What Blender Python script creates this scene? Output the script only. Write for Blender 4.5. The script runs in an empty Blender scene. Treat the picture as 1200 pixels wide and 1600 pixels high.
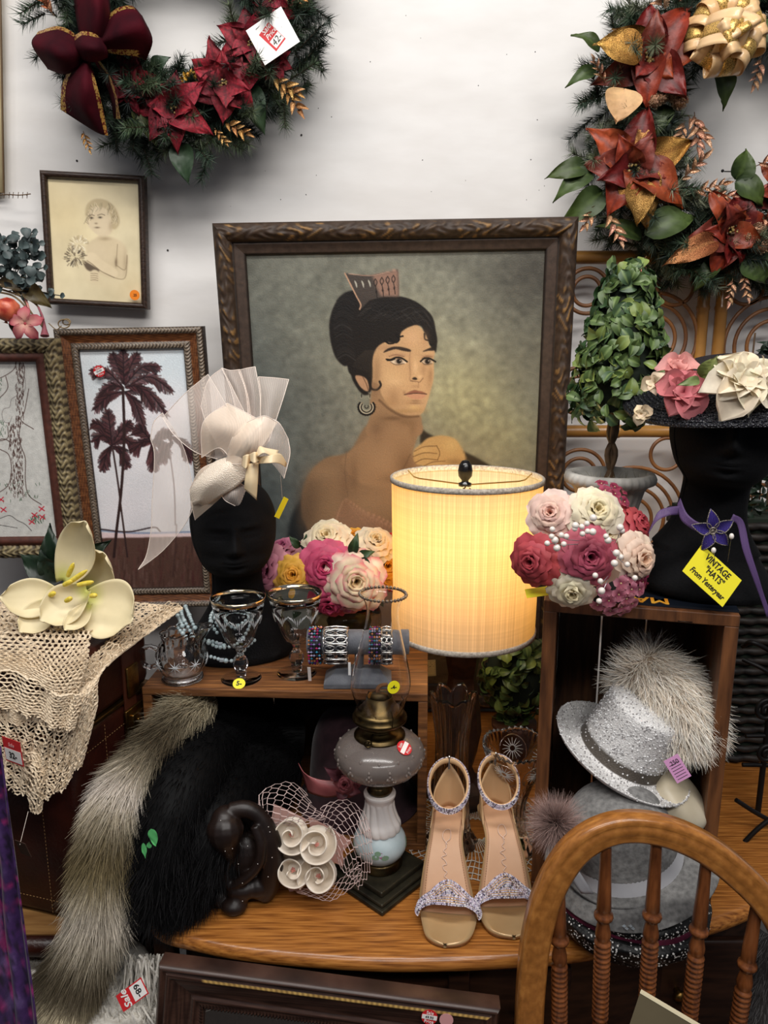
import bpy, math, random
import numpy as np
from mathutils import Vector, Matrix

# ---------------------------------------------------------------- camera, world, lights, exposure
S = bpy.context.scene
COL = S.collection
FPX, PITCH, EYE = 1180.0, math.radians(12), 1.55
_f = np.array([0, math.cos(PITCH), -math.sin(PITCH)])
_u = np.array([0, math.sin(PITCH), math.cos(PITCH)])
_r = np.array([1.0, 0, 0])
_C = np.array([0, 0, EYE])
cam_data = bpy.data.cameras.new('camera')
cam = bpy.data.objects.new('camera', cam_data)
COL.objects.link(cam)
cam.location = (0, 0, EYE)
cam.rotation_euler = (math.pi / 2 - PITCH, 0, 0)
cam_data.sensor_fit = 'VERTICAL'
cam_data.sensor_height = 36
cam_data.lens = 36 * FPX / 1600
cam_data.clip_start = .02
S.camera = cam
S.view_settings.view_transform = 'Standard'
S.view_settings.look = 'None'
S.view_settings.exposure = 0.0
S.view_settings.gamma = 1
S.view_settings.use_curve_mapping = False
world = bpy.data.worlds.new('shop_ambience')
S.world = world
world.use_nodes = True
world.node_tree.nodes['Background'].inputs[0].default_value = (.80, .86, 1.0, 1)
world.node_tree.nodes['Background'].inputs[1].default_value = .13


def area_light(name, loc, target, sx, sy, power, color):
    l = bpy.data.lights.new(name, 'AREA')
    l.shape = 'RECTANGLE'
    l.size, l.size_y, l.energy, l.color = sx, sy, power, color
    o = bpy.data.objects.new(name, l)
    COL.objects.link(o)
    o.location = loc
    o.rotation_euler = (Vector(target) - Vector(loc)).to_track_quat('-Z', 'Y').to_euler()
    return o


area_light('ceiling_tube_light', (-.15, .35, 3.0), (0, 1.6, 1.2), 2.2, .25, 38, (1, .97, .935))
area_light('ceiling_tube_light', (.4, -.9, 2.95), (0, 1.3, 1.0), 2.4, .3, 36, (1, .97, .94))

# ---------------------------------------------------------------- helpers
RN = random.Random(5)
NP = np.random.default_rng(5)
PI = math.pi


def at(px, py, Y):
    d = _f * FPX + (px - 600) * _r + (800 - py) * _u
    return _C + d * (Y / d[1])


def atz(px, py, z):
    d = _f * FPX + (px - 600) * _r + (800 - py) * _u
    return _C + d * ((z - EYE) / d[2])


def mpp(p):                     # metres per photograph pixel at a point
    return float((np.asarray(p) - _C) @ _f) / FPX


def col3(c):
    """sRGB 0-255 triple -> linear"""
    c = np.asarray(c, float) / 255
    return np.where(c <= .04045, c / 12.92, ((c + .055) / 1.055) ** 2.4)


MATS = {}


def mat(name, c=(128, 128, 128), rough=.5, metal=0, c2=None, scale=20, stretch=(1, 1, 1), contrast=(.35, .65), bump=0, bscale=None,
        vcol=False, trans=0, ior=1.45, alpha=1, sheen=0, coat=0, emit=None, estr=0, kind='noise', spec=.5, trl=0, c3=None, detail=4, coord='Object'):
    if name in MATS:
        return MATS[name]
    m = bpy.data.materials.new(name)
    m.use_nodes = True
    nt = m.node_tree
    N, L = nt.nodes, nt.links
    b = N['Principled BSDF']
    b.inputs['Roughness'].default_value = rough
    b.inputs['Metallic'].default_value = metal
    b.inputs['Specular IOR Level'].default_value = spec
    b.inputs['Transmission Weight'].default_value = trans
    b.inputs['IOR'].default_value = ior
    b.inputs['Alpha'].default_value = alpha
    if sheen:
        b.inputs['Sheen Weight'].default_value = sheen
        b.inputs['Sheen Roughness'].default_value = .4
    if coat:
        b.inputs['Coat Weight'].default_value = coat
        b.inputs['Coat Roughness'].default_value = .12
    tc = N.new('ShaderNodeTexCoord')
    mp = N.new('ShaderNodeMapping')
    mp.inputs['Scale'].default_value = stretch
    L.new(tc.outputs[coord], mp.inputs[0])
    if kind == 'voronoi':
        t = N.new('ShaderNodeTexVoronoi')
        t.inputs['Scale'].default_value = scale
        fac = t.outputs['Distance']
    elif kind == 'wave':
        t = N.new('ShaderNodeTexWave')
        t.inputs['Scale'].default_value = scale
        t.inputs['Distortion'].default_value = 3
        t.inputs['Detail'].default_value = 3
        fac = t.outputs['Fac']
    else:
        t = N.new('ShaderNodeTexNoise')
        t.inputs['Scale'].default_value = scale
        t.inputs['Detail'].default_value = detail
        fac = t.outputs['Fac']
    L.new(mp.outputs[0], t.inputs['Vector'])
    out = None
    if c2 is not None or vcol:
        rp = N.new('ShaderNodeValToRGB')
        e = rp.color_ramp.elements
        e[0].position, e[1].position = contrast
        if vcol:
            lo = c2 if c2 is not None else (.8, .8, .8)
            e[0].color = (*lo, 1)
            e[1].color = (1, 1, 1, 1)
        else:
            e[0].color = (*col3(c), 1)
            e[1].color = (*col3(c2), 1)
            if c3 is not None:
                e.new((contrast[0] + contrast[1]) / 2).color = (*col3(c3), 1)
        L.new(fac, rp.inputs[0])
        out = rp.outputs[0]
        if vcol:
            at_ = N.new('ShaderNodeAttribute')
            at_.attribute_name = 'Col'
            mx = N.new('ShaderNodeMix')
            mx.data_type = 'RGBA'
            mx.blend_type = 'MULTIPLY'
            mx.inputs[0].default_value = 1
            L.new(at_.outputs['Color'], mx.inputs[6])
            L.new(out, mx.inputs[7])
            out = mx.outputs[2]
        L.new(out, b.inputs['Base Color'])
    else:
        b.inputs['Base Color'].default_value = (*col3(c), 1)
    if bump:
        bt = t
        bfac = fac
        if bscale:
            bt = N.new('ShaderNodeTexNoise')
            bt.inputs['Scale'].default_value = bscale
            bt.inputs['Detail'].default_value = 3
            L.new(mp.outputs[0], bt.inputs['Vector'])
            bfac = bt.outputs['Fac']
        bp = N.new('ShaderNodeBump')
        bp.inputs['Strength'].default_value = min(1, bump)
        bp.inputs['Distance'].default_value = .002
        L.new(bfac, bp.inputs['Height'])
        L.new(bp.outputs[0], b.inputs['Normal'])
    if emit is not None:
        b.inputs['Emission Color'].default_value = (*col3(emit), 1)
        b.inputs['Emission Strength'].default_value = estr
    if trl:
        tr = N.new('ShaderNodeBsdfTranslucent')
        if out is not None:
            L.new(out, tr.inputs[0])
        else:
            tr.inputs[0].default_value = (*col3(c), 1)
        ms = N.new('ShaderNodeMixShader')
        ms.inputs[0].default_value = trl
        L.new(b.outputs[0], ms.inputs[1])
        L.new(tr.outputs[0], ms.inputs[2])
        L.new(ms.outputs[0], N['Material Output'].inputs[0])
    m['bsdf'] = 1
    MATS[name] = m
    return m


class MB:
    """collects vertex/face chunks and links them as one mesh object"""

    def __init__(s):
        s.v, s.f, s.c, s.n = [], [], [], 0

    def add(s, v, f, col=None):
        v = np.asarray(v, float).reshape(-1, 3)
        f = np.asarray(f, np.int64)
        s.v.append(v)
        s.f.append(f + s.n)
        c = np.ones((len(v), 4))
        if col is not None:
            c[:, :3] = np.asarray(col, float)
        s.c.append(c)
        s.n += len(v)
        return s

    def grid(s, P, wu=False, wv=False, col=None):
        P = np.asarray(P, float)
        m, n = P.shape[:2]
        I = np.arange(m * n).reshape(m, n)
        if wu:
            I = np.vstack([I, I[:1]])
        if wv:
            I = np.hstack([I, I[:, :1]])
        q = np.stack([I[:-1, :-1], I[:-1, 1:], I[1:, 1:], I[1:, :-1]], -1).reshape(-1, 4)
        if col is not None:
            col = np.asarray(col, float)
            if col.ndim == 3:
                col = col.reshape(-1, 3)
        return s.add(P.reshape(-1, 3), q, col)

    def fan(s, ring, centre=None, col=None, flip=False):
        ring = np.asarray(ring, float)
        c = ring.mean(0) if centre is None else np.asarray(centre, float)
        n = len(ring)
        a = np.arange(n)
        b = (a + 1) % n
        t = np.stack([a, b, np.full(n, n)], 1)
        if flip:
            t = t[:, ::-1]
        return s.add(np.vstack([ring, c]), t, col)

    def box(s, c, d, col=None, M=None):
        x, y, z = np.asarray(d) / 2
        v = np.array([[i * x, j * y, k * z] for i in (-1, 1) for j in (-1, 1) for k in (-1, 1)])
        if M is not None:
            v = v @ np.asarray(M).T
        return s.add(v + np.asarray(c), [(0, 1, 3, 2), (4, 6, 7, 5), (0, 4, 5, 1), (2, 3, 7, 6), (0, 2, 6, 4), (1, 5, 7, 3)], col)

    def tube(s, path, r, n=8, caps=True, col=None, closed=False, flat=None, up=None):
        P = np.asarray(path, float)
        m = len(P)
        r = np.broadcast_to(np.asarray(r, float), (m,))
        if closed:
            T = np.roll(P, -1, 0) - np.roll(P, 1, 0)
        else:
            T = np.gradient(P, axis=0)
        T /= np.linalg.norm(T, axis=1)[:, None] + 1e-12
        A = np.zeros_like(P)
        a = np.array([0, 0, 1.0]) if up is None else np.asarray(up, float)
        if abs(T[0] @ a) > .95 * np.linalg.norm(a):
            a = np.array([1.0, 0, 0])
        for i in range(m):
            if up is not None:
                a = np.asarray(up, float)
            a = a - T[i] * (a @ T[i])
            a = a / (np.linalg.norm(a) + 1e-12)
            A[i] = a
        B = np.cross(T, A)
        th = np.linspace(0, 2 * PI, n, endpoint=False)
        fa, fb = (1, 1) if flat is None else flat
        G = P[:, None] + (A[:, None] * (np.cos(th) * fa)[None, :, None] + B[:, None] * (np.sin(th) * fb)[None, :, None]) * r[:, None, None]
        if col is not None and np.asarray(col).ndim == 2:
            col = np.repeat(np.asarray(col)[:, None], n, 1)
        s.grid(G, wu=closed, wv=True, col=col)
        if caps and not closed:
            c0 = None if col is None or np.asarray(col).ndim < 3 else col[0, 0]
            c1 = None if c0 is None else col[-1, 0]
            if c0 is None and col is not None:
                c0 = c1 = col
            s.fan(G[0], P[0], c0, True)
            s.fan(G[-1], P[-1], c1)
        return s

    def lathe(s, prof, c=(0, 0, 0), n=32, rot=None, mod=None, col=None, sx=1, sy=1):
        """prof [(r,z)...]; mod(theta, r, z) -> (dr, dz)"""
        pr = np.asarray(prof, float)
        th = np.linspace(0, 2 * PI, n, endpoint=False)
        r = np.repeat(pr[:, :1], n, 1)
        z = np.repeat(pr[:, 1:2], n, 1)
        t = np.repeat(th[None], len(pr), 0)
        if mod is not None:
            dr, dz = mod(t, r, z)
            r = r + dr
            z = z + dz
        G = np.stack([r * np.cos(t) * sx, r * np.sin(t) * sy, z], -1)
        if rot is not None:
            G = G @ np.asarray(rot).T
        G = G + np.asarray(c)
        if col is not None and np.asarray(col).ndim == 2:
            col = np.repeat(np.asarray(col)[:, None], n, 1)
        return s.grid(G, wv=True, col=col)

    def ball(s, c, r, n=10, m=7, col=None, sc=(1, 1, 1), M=None):
        th = np.linspace(0, 2 * PI, n, endpoint=False)
        ph = np.linspace(0.001, PI - .001, m)
        G = np.stack([np.sin(ph)[:, None] * np.cos(th) * sc[0], np.sin(ph)[:, None] * np.sin(th) * sc[1], np.cos(ph)[:, None] * np.ones(n) * sc[2]], -1) * r
        if M is not None:
            G = G @ np.asarray(M).T
        return s.grid(G + np.asarray(c), wv=True, col=col)

    def gems(s, pts, r, col=None):
        """octahedral studs"""
        pts = np.asarray(pts, float)
        k = len(pts)
        o = np.array([[1, 0, 0], [0, 1, 0], [-1, 0, 0], [0, -1, 0], [0, 0, 1], [0, 0, -1]], float)
        fs = np.array([[0, 1, 4], [1, 2, 4], [2, 3, 4], [3, 0, 4], [1, 0, 5], [2, 1, 5], [3, 2, 5], [0, 3, 5]])
        rr = np.broadcast_to(np.asarray(r, float), (k,))
        v = pts[:, None] + o[None] * rr[:, None, None]
        f = fs[None] + (np.arange(k) * 6)[:, None, None]
        if col is not None and np.asarray(col).ndim == 2:
            col = np.repeat(np.asarray(col), 6, 0)
        return s.add(v.reshape(-1, 3), f.reshape(-1, 3), col)

    def prism(s, poly, axis_x, axis_y, origin, depth, col=None):
        """polygon (2-D) extruded: front face at origin plane, depth along the normal"""
        p = np.asarray(poly, float)
        X, Y, O = (np.asarray(a, float) for a in (axis_x, axis_y, origin))
        nrm = np.cross(X, Y)
        nrm = nrm / np.linalg.norm(nrm)
        fr = O + p[:, :1] * X + p[:, 1:2] * Y
        bk = fr - nrm * depth
        s.fan(fr, col=col)
        s.fan(bk, col=col, flip=True)
        s.grid(np.stack([bk, fr]), wv=True, col=col)
        return s

    def build(s, name, m, parent=None, world=True, smooth=True, bevel=0, solid=0, kind=None, weld=False, sub=0):
        me = bpy.data.meshes.new(name)
        v = np.vstack(s.v)
        if parent is not None and world:
            inv = np.array(world_of(parent).inverted())
            v = v @ inv[:3, :3].T + inv[:3, 3]
        me.vertices.add(len(v))
        me.vertices.foreach_set('co', v.astype(np.float32).ravel())
        loops = np.concatenate([f.ravel() for f in s.f])
        tot = np.concatenate([np.full(len(f), f.shape[1]) for f in s.f])
        me.loops.add(len(loops))
        me.loops.foreach_set('vertex_index', loops.astype(np.int32))
        me.polygons.add(len(tot))
        st = np.concatenate([[0], np.cumsum(tot)[:-1]])
        me.polygons.foreach_set('loop_start', st.astype(np.int32))
        me.polygons.foreach_set('loop_total', tot.astype(np.int32))
        me.polygons.foreach_set('use_smooth', np.full(len(tot), bool(smooth)))
        ca = me.color_attributes.new('Col', 'FLOAT_COLOR', 'POINT')
        ca.data.foreach_set('color', np.vstack(s.c).astype(np.float32).ravel())
        me.materials.append(m)
        me.update(calc_edges=True)
        o = bpy.data.objects.new(name, me)
        COL.objects.link(o)
        if parent is not None:
            o.parent = parent
        if weld:
            w = o.modifiers.new('weld', 'WELD')
            w.merge_threshold = .00005
        if bevel:
            b = o.modifiers.new('bevel', 'BEVEL')
            b.width, b.segments, b.limit_method, b.angle_limit = bevel, 2, 'ANGLE', .6
        if solid:
            b = o.modifiers.new('solidify', 'SOLIDIFY')
            b.thickness, b.offset = solid, 0
        if sub:
            b = o.modifiers.new('subsurf', 'SUBSURF')
            b.levels = b.render_levels = sub
        if kind:
            o['kind'] = kind
        return o


def world_of(o):
    M = o.matrix_basis.copy()
    while o.parent is not None:
        o = o.parent
        M = o.matrix_basis @ M
    return M


def thing(name, label, cat, loc=(0, 0, 0), rot=(0, 0, 0), group=None):
    o = bpy.data.objects.new(name, None)
    COL.objects.link(o)
    o.empty_display_size = .02
    o.location = Vector([float(x) for x in loc])
    o.rotation_euler = rot
    o['label'], o['category'] = label, cat
    if group:
        o['group'] = group
    return o


def tag(o, label, cat, group=None, kind=None):
    o['label'], o['category'] = label, cat
    if group:
        o['group'] = group
    if kind:
        o['kind'] = kind
    return o


def inst(o, parent, M, name=None):
    """copy of a mesh object sharing its data, placed by world matrix M under parent"""
    c = o.copy()
    COL.objects.link(c)
    c.parent = parent
    c.matrix_basis = (world_of(parent).inverted() @ M) if parent else M
    return c


def rotm(ax, a):
    return np.array(Matrix.Rotation(a, 3, ax))


def frame_z(nrm, roll=0, up=(0, 0, 1)):
    """3x3 with columns x,y,z; z along nrm"""
    z = np.asarray(nrm, float)
    z = z / np.linalg.norm(z)
    u = np.asarray(up, float)
    if abs(u @ z) > .97:
        u = np.array([0, 1.0, 0])
    x = np.cross(u, z)
    x /= np.linalg.norm(x)
    y = np.cross(z, x)
    c, s_ = math.cos(roll), math.sin(roll)
    return np.stack([x * c + y * s_, -x * s_ + y * c, z], 1)


def M4(R3, p):
    M = Matrix.Identity(4)
    for i in range(3):
        for j in range(3):
            M[i][j] = float(R3[i][j])
        M[i][3] = float(p[i])
    return M


def cr(pts, n=40, closed=False):
    """Catmull-Rom through pts (any dimension)"""
    P = np.asarray(pts, float)
    k = len(P)
    if closed:
        E = np.vstack([P[-1:], P, P[:2]])
        segs = k
    else:
        E = np.vstack([2 * P[:1] - P[1:2], P, 2 * P[-1:] - P[-2:-1]])
        segs = k - 1
    t = np.linspace(0, segs, n, endpoint=not closed)
    i = np.minimum(t.astype(int), segs - 1)
    u = (t - i)[:, None]
    a, b, c, d = E[i], E[i + 1], E[i + 2], E[i + 3]
    return .5 * (2 * b + (c - a) * u + (2 * a - 5 * b + 4 * c - d) * u ** 2 + (3 * b - a - 3 * c + d) * u ** 3)


def pxp(pts, n=None, closed=False):
    """pixel path [(px,py,Y)] -> world path, splined"""
    w = np.array([at(*p) for p in pts])
    return cr(w, n, closed) if n else w


def patch(ctrl, m, n):
    """ctrl: rows of (px,py,Y) -> m x n smooth world surface"""
    W = np.array([[at(*p) for p in row] for row in ctrl])
    a = np.stack([cr(W[i], n) for i in range(W.shape[0])])
    return np.stack([cr(a[:, j], m) for j in range(n)], 1)


def sm(x, a, b):
    t = np.clip((np.asarray(x, float) - a) / (b - a), 0, 1)
    return t * t * (3 - 2 * t)


def mix(a, b, t):
    a, b = np.asarray(a, float), np.asarray(b, float)
    t = np.asarray(t)[..., None]
    return a * (1 - t) + b * t


def vnoise(P, s=1.0, seed=0):
    """cheap smooth pseudo-noise, -1..1, for arrays of points"""
    P = np.asarray(P, float) * s
    x, y, z = P[..., 0], P[..., 1], P[..., 2]
    k = seed * 1.7
    return (np.sin(x * 1.3 + 1.7 * np.sin(y * 1.1 + k) + k) + np.sin(y * 1.7 + 1.3 * np.sin(z * 1.9 + k)) + np.sin(z * 1.5 + 1.9 * np.sin(x * .9 + k * 2))) / 3


def fur(mb, roots, dirs, length, width, cols, droop=.3, wav=.15, seg=3, tipcol=None, rng=NP):
    """tapered flat strands"""
    k = len(roots)
    d = dirs / (np.linalg.norm(dirs, axis=1)[:, None] + 1e-9)
    L = np.broadcast_to(np.asarray(length, float), (k,))[:, None]
    side = np.cross(d, rng.normal(size=(k, 3)))
    side /= np.linalg.norm(side, axis=1)[:, None] + 1e-9
    wv = rng.normal(size=(k, 3)) * wav
    P = []
    p = roots.copy()
    for i in range(seg + 1):
        P.append(p.copy())
        dd = d + wv * (i / seg) + np.array([0, 0, -1.0]) * droop * (i / seg)
        dd /= np.linalg.norm(dd, axis=1)[:, None]
        p = p + dd * L / seg
    P = np.stack(P, 1)
    w = (np.linspace(1, .12, seg + 1)[None, :, None] * np.broadcast_to(np.asarray(width, float), (k,))[:, None, None]) * .5
    V = np.stack([P - side[:, None] * w, P + side[:, None] * w], 2)   # k,seg+1,2,3
    base = (np.arange(k) * (seg + 1) * 2)[:, None, None]
    q = np.array([[2 * i, 2 * i + 1, 2 * i + 3, 2 * i + 2] for i in range(seg)])
    c = np.repeat(np.asarray(cols)[:, None], (seg + 1) * 2, 1).reshape(k, seg + 1, 2, 3)
    if tipcol is not None:
        t = np.linspace(0, 1, seg + 1)[None, :, None, None]
        c = c * (1 - t) + np.asarray(tipcol)[:, None, None, :] * t
    mb.add(V.reshape(-1, 3), (q[None] + base).reshape(-1, 4), c.reshape(-1, 3))


def text_mesh(body, size, M, m, parent, name='lettering', extrude=.0002, bold=0.0, shear=0, spacing=1, xs=1, align='CENTER'):
    cu = bpy.data.curves.new('t', 'FONT')
    cu.body, cu.size, cu.extrude, cu.offset, cu.shear = body, size, extrude, bold, shear
    cu.align_x, cu.align_y = align, 'CENTER'
    cu.space_character = spacing
    cu.resolution_u = 3
    o = bpy.data.objects.new('t', cu)
    me = bpy.data.meshes.new_from_object(o)
    bpy.data.objects.remove(o)
    t = bpy.data.objects.new(name, me)
    me.materials.clear()
    me.materials.append(m)
    COL.objects.link(t)
    t.parent = parent
    t.matrix_basis = world_of(parent).inverted() @ M @ Matrix.Diagonal((xs, 1, 1, 1))
    return t


def card(parent, name, centre, w, h, Rm, m, thick=.0006, holes=False):
    mb = MB()
    mb.box((0, 0, -thick / 2), (w, h, thick))
    mb.v[0] = mb.v[0] @ np.asarray(Rm).T + np.asarray(centre)
    return mb.build(name, m, parent, smooth=False)


def price_card(name, label, corners, Y, m, parent=None, cat='price tag', thick=.0006):
    """card from three picture corners (tl,tr,bl) at depth Y (or per-corner); returns root,R,centre,w,h"""
    ys = Y if hasattr(Y, '__len__') else (Y, Y, Y)
    tl, tr, bl = (at(c[0], c[1], y) for c, y in zip(corners, ys))
    w, h = np.linalg.norm(tr - tl), np.linalg.norm(bl - tl)
    x = (tr - tl) / w
    y = (tl - bl) / h
    z = np.cross(x, y)
    z /= np.linalg.norm(z)
    y = np.cross(z, x)
    Rm = np.stack([x, y, z], 1)
    c = (tr + bl) / 2
    if parent is None:
        parent = thing(name, label, cat, c)
        card(parent, 'card', c, w, h, Rm, m, thick)
    else:
        parent = card(parent, name, c, w, h, Rm, m, thick)
    return parent, Rm, c, w, h


def disc(parent, name, c, r, nrm, m, thick=.0005, sx=1, n=28, up=(0, 0, 1)):
    Rm = frame_z(nrm, 0, up)
    a = np.linspace(0, 2 * PI, n, endpoint=False)
    mb = MB()
    mb.prism(np.stack([np.cos(a) * r * sx, np.sin(a) * r], 1), Rm[:, 0], Rm[:, 1], np.asarray(c) + Rm[:, 2] * thick, thick)
    return mb.build(name, m, parent, smooth=False), Rm


def stroke(mb, pts2, w, Rm, c, lift=.0004, n=None):
    """flat inked line on a card: pts in card metres"""
    p = np.asarray(pts2, float)
    if n:
        p = cr(p, n)
    P = np.asarray(c) + p[:, :1] * Rm[:, 0] + p[:, 1:2] * Rm[:, 1] + Rm[:, 2] * lift
    T = np.gradient(P, axis=0)
    T /= np.linalg.norm(T, axis=1)[:, None] + 1e-12
    B = np.cross(T, Rm[:, 2])
    mb.grid(np.stack([P - B * w / 2, P + B * w / 2]))

# ---------------------------------------------------------------- room
M_WALL = mat('wall_plaster', (216, 212, 208), .75, c2=(226, 223, 220), scale=5, bump=.35, bscale=14, stretch=(1, 1, 2.5))
M_FLOOR = mat('floor_carpet', (58, 50, 46), .95, c2=(40, 35, 33), scale=120, bump=.4)
def struct(name, m, c, d):
    mb = MB()
    mb.box(c, d)
    o = mb.build(name, m, smooth=False)
    o['kind'] = 'structure'
    return o


w = struct('wall_back', M_WALL, (0, 1.76, 1.5), (5, .1, 3.2))
struct('floor', M_FLOOR, (0, 0, -.05), (5, 3.6, .1))
struct('baseboard_back', mat('white_trim', (205, 200, 195), .5), (0, 1.702, .06), (5, .016, .12))
mb = MB()
for i in range(26):             # nail holes and chips in the plaster
    px, py = RN.uniform(330, 860), RN.uniform(20, 330)
    p = at(px, py, 1.7095)
    mb.ball(p, RN.uniform(.0006, .0012), 6, 5, sc=(1, .5, 1))
for px, py in ((471, 211), (262, 391), (120, 251)):
    mb.ball(at(px, py, 1.709), .0022, 8, 6, sc=(1, .5, 1))
mb.build('nail_hole', mat('nail_dark', (40, 36, 34), .8), w, kind='stuff')


# ---------------------------------------------------------------- painted pictures (pigment per vertex on a fine canvas grid)
def proj(P):
    d = np.asarray(P) - _C
    D = d @ _f
    return 600 + FPX * (d @ _r) / D, 800 - FPX * (d @ _u) / D


class Paint:
    def __init__(s, x0, y0, x1, y1, base, sc=2):
        s.x0, s.y0, s.sc = x0, y0, sc
        w, h = int((x1 - x0) * sc), int((y1 - y0) * sc)
        s.X, s.Y = np.meshgrid(x0 + (np.arange(w) + .5) / sc, y0 + (np.arange(h) + .5) / sc)
        s.I = np.ones((h, w, 3)) * np.asarray(base, float)

    def win(s, xa, ya, xb, yb):
        h, w = s.I.shape[:2]
        a, b = int(max(0, (xa - s.x0) * s.sc)), int(min(w, (xb - s.x0) * s.sc + 2))
        c, d = int(max(0, (ya - s.y0) * s.sc)), int(min(h, (yb - s.y0) * s.sc + 2))
        return slice(c, max(c, d)), slice(a, max(a, b))

    def blend(s, sl, m, col):
        m = m[..., None]
        s.I[sl] = s.I[sl] * (1 - m) + np.asarray(col, float) * m

    @staticmethod
    def soft(m, k):
        if k < .5:
            return m
        n = int(k * 2.5) + 1
        g = np.exp(-.5 * (np.arange(-n, n + 1) / k) ** 2)
        g /= g.sum()
        m = np.pad(m, n, mode='edge')
        m = sum(g[i] * m[i:m.shape[0] - 2 * n + i, :] for i in range(2 * n + 1))
        return sum(g[i] * m[:, i:m.shape[1] - 2 * n + i] for i in range(2 * n + 1))

    def poly(s, pts, col, a=1, blur=.6, smooth=True, f=None):
        p = np.asarray(pts, float)
        if f:
            p = f(p)
        if smooth:
            p = cr(p, len(p) * 5, True)
        g = blur * 3 + 2
        sl = s.win(p[:, 0].min() - g, p[:, 1].min() - g, p[:, 0].max() + g, p[:, 1].max() + g)
        X, Y = s.X[sl], s.Y[sl]
        if X.size == 0:
            return
        ins = np.zeros(X.shape, bool)
        q = np.roll(p, -1, 0)
        for (xa, ya), (xb, yb) in zip(p, q):
            if ya == yb:
                continue
            c = (ya > Y) != (yb > Y)
            ins ^= c & (X < (xb - xa) * (Y - ya) / (yb - ya) + xa)
        s.blend(sl, s.soft(ins.astype(float), blur * s.sc) * a, col)

    def line(s, pts, w, col, a=1, blur=.5, f=None, n=None, taper=False):
        p = np.asarray(pts, float)
        if f:
            p = f(p)
        if len(p) > 2:
            p = cr(p, n or len(p) * 5)
        g = w + blur * 3 + 1
        sl = s.win(p[:, 0].min() - g, p[:, 1].min() - g, p[:, 0].max() + g, p[:, 1].max() + g)
        X, Y = s.X[sl], s.Y[sl]
        if X.size == 0:
            return
        k = len(p) - 1
        m = np.zeros(X.shape)
        for i in range(k):
            (xa, ya), (xb, yb) = p[i], p[i + 1]
            dx, dy = xb - xa, yb - ya
            t = np.clip(((X - xa) * dx + (Y - ya) * dy) / (dx * dx + dy * dy + 1e-9), 0, 1)
            d = np.hypot(X - xa - t * dx, Y - ya - t * dy)
            ww = w / 2 * ((1 - abs(2 * (i + .5) / k - 1) ** 2) ** .6 if taper else 1)
            m = np.maximum(m, np.clip((ww + blur / 2 - d) / max(blur, .2) + .0, 0, 1))
        s.blend(sl, m * a, col)

    def blob(s, x, y, rx, ry, col, a=1, rot=0, f=None):
        if f:
            (x, y), k = f(np.array([[x, y]], float))[0], f.k
            rx, ry = rx * k, ry * k
        g = max(rx, ry) * 2.6
        sl = s.win(x - g, y - g, x + g, y + g)
        X, Y = s.X[sl] - x, s.Y[sl] - y
        c, si = math.cos(rot), math.sin(rot)
        u, v = (X * c + Y * si) / rx, (-X * si + Y * c) / ry
        s.blend(sl, a * np.exp(-(u * u + v * v)), col)

    def mottle(s, amt, k, seed=1, aspect=1):
        r = np.random.default_rng(seed)
        h, w = s.I.shape[:2]
        n = s.soft(r.normal(size=(h // 4 + 1, w // 4 + 1)), k * s.sc / 4)
        n = (n - n.mean()) / (n.std() + 1e-9)
        n = np.repeat(np.repeat(n, 4, 0), 4, 1)[:h, :w]
        s.I *= (1 + amt * n)[..., None]

    def sample(s, px, py):
        h, w = s.I.shape[:2]
        x = np.clip((px - s.x0) * s.sc - .5, 0, w - 1.001)
        y = np.clip((py - s.y0) * s.sc - .5, 0, h - 1.001)
        i, j = x.astype(int), y.astype(int)
        u, v = (x - i)[..., None], (y - j)[..., None]
        I = s.I
        return (I[j, i] * (1 - u) + I[j, i + 1] * u) * (1 - v) + (I[j + 1, i] * (1 - u) + I[j + 1, i + 1] * u) * v


class crop:
    def __init__(s, x0, y0, k):
        s.o, s.k = np.array([x0, y0], float), 1 / k

    def __call__(s, p):
        return s.o + np.asarray(p, float) * s.k


def picture_rect(q, Y):
    cx, cz, a, b, c, w, h = q
    Rm = rotm('Z', c) @ rotm('X', a) @ rotm('Y', b)
    return np.array([cx, Y, cz]), Rm, w, h


def rails(root, ctr, Rm, w, h, prof, hf, cf, m, step=.002, nd=18, back=.018, name='rail'):
    """four mitred rails; hf(d,s)->height, cf(d,s,h)->colour; prof = overall width"""
    W = prof
    cs = [(-w / 2, h / 2), (w / 2, h / 2), (w / 2, -h / 2), (-w / 2, -h / 2)]
    for k in range(4):
        A, B = np.array(cs[k]), np.array(cs[(k + 1) % 4])
        L = np.linalg.norm(B - A)
        T = (B - A) / L
        IN = np.array([T[1], -T[0]])
        d = np.linspace(0, W, nd)
        a = np.linspace(0, 1, max(8, int(L / step)))
        D, AA = np.meshgrid(d, a)
        Sx = D + AA * (L - 2 * D)
        H = hf(D, Sx)
        P2 = A + T * Sx[..., None] + IN * D[..., None]
        P3 = np.stack([P2[..., 0], -H, P2[..., 1]], -1)
        c = cf(D, Sx, H)
        e0, e1 = P3[:, :1].copy(), P3[:, -1:].copy()
        e0[..., 1] = back
        e1[..., 1] = min(.004, back)
        G = np.concatenate([e0, P3, e1, e0], 1)
        cc = np.concatenate([c[:, :1], c, c[:, -1:], c[:, :1]], 1)
        mb = MB()
        mb.grid(G @ Rm.T + ctr, col=cc)
        mb.build(name, m, root)


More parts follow.
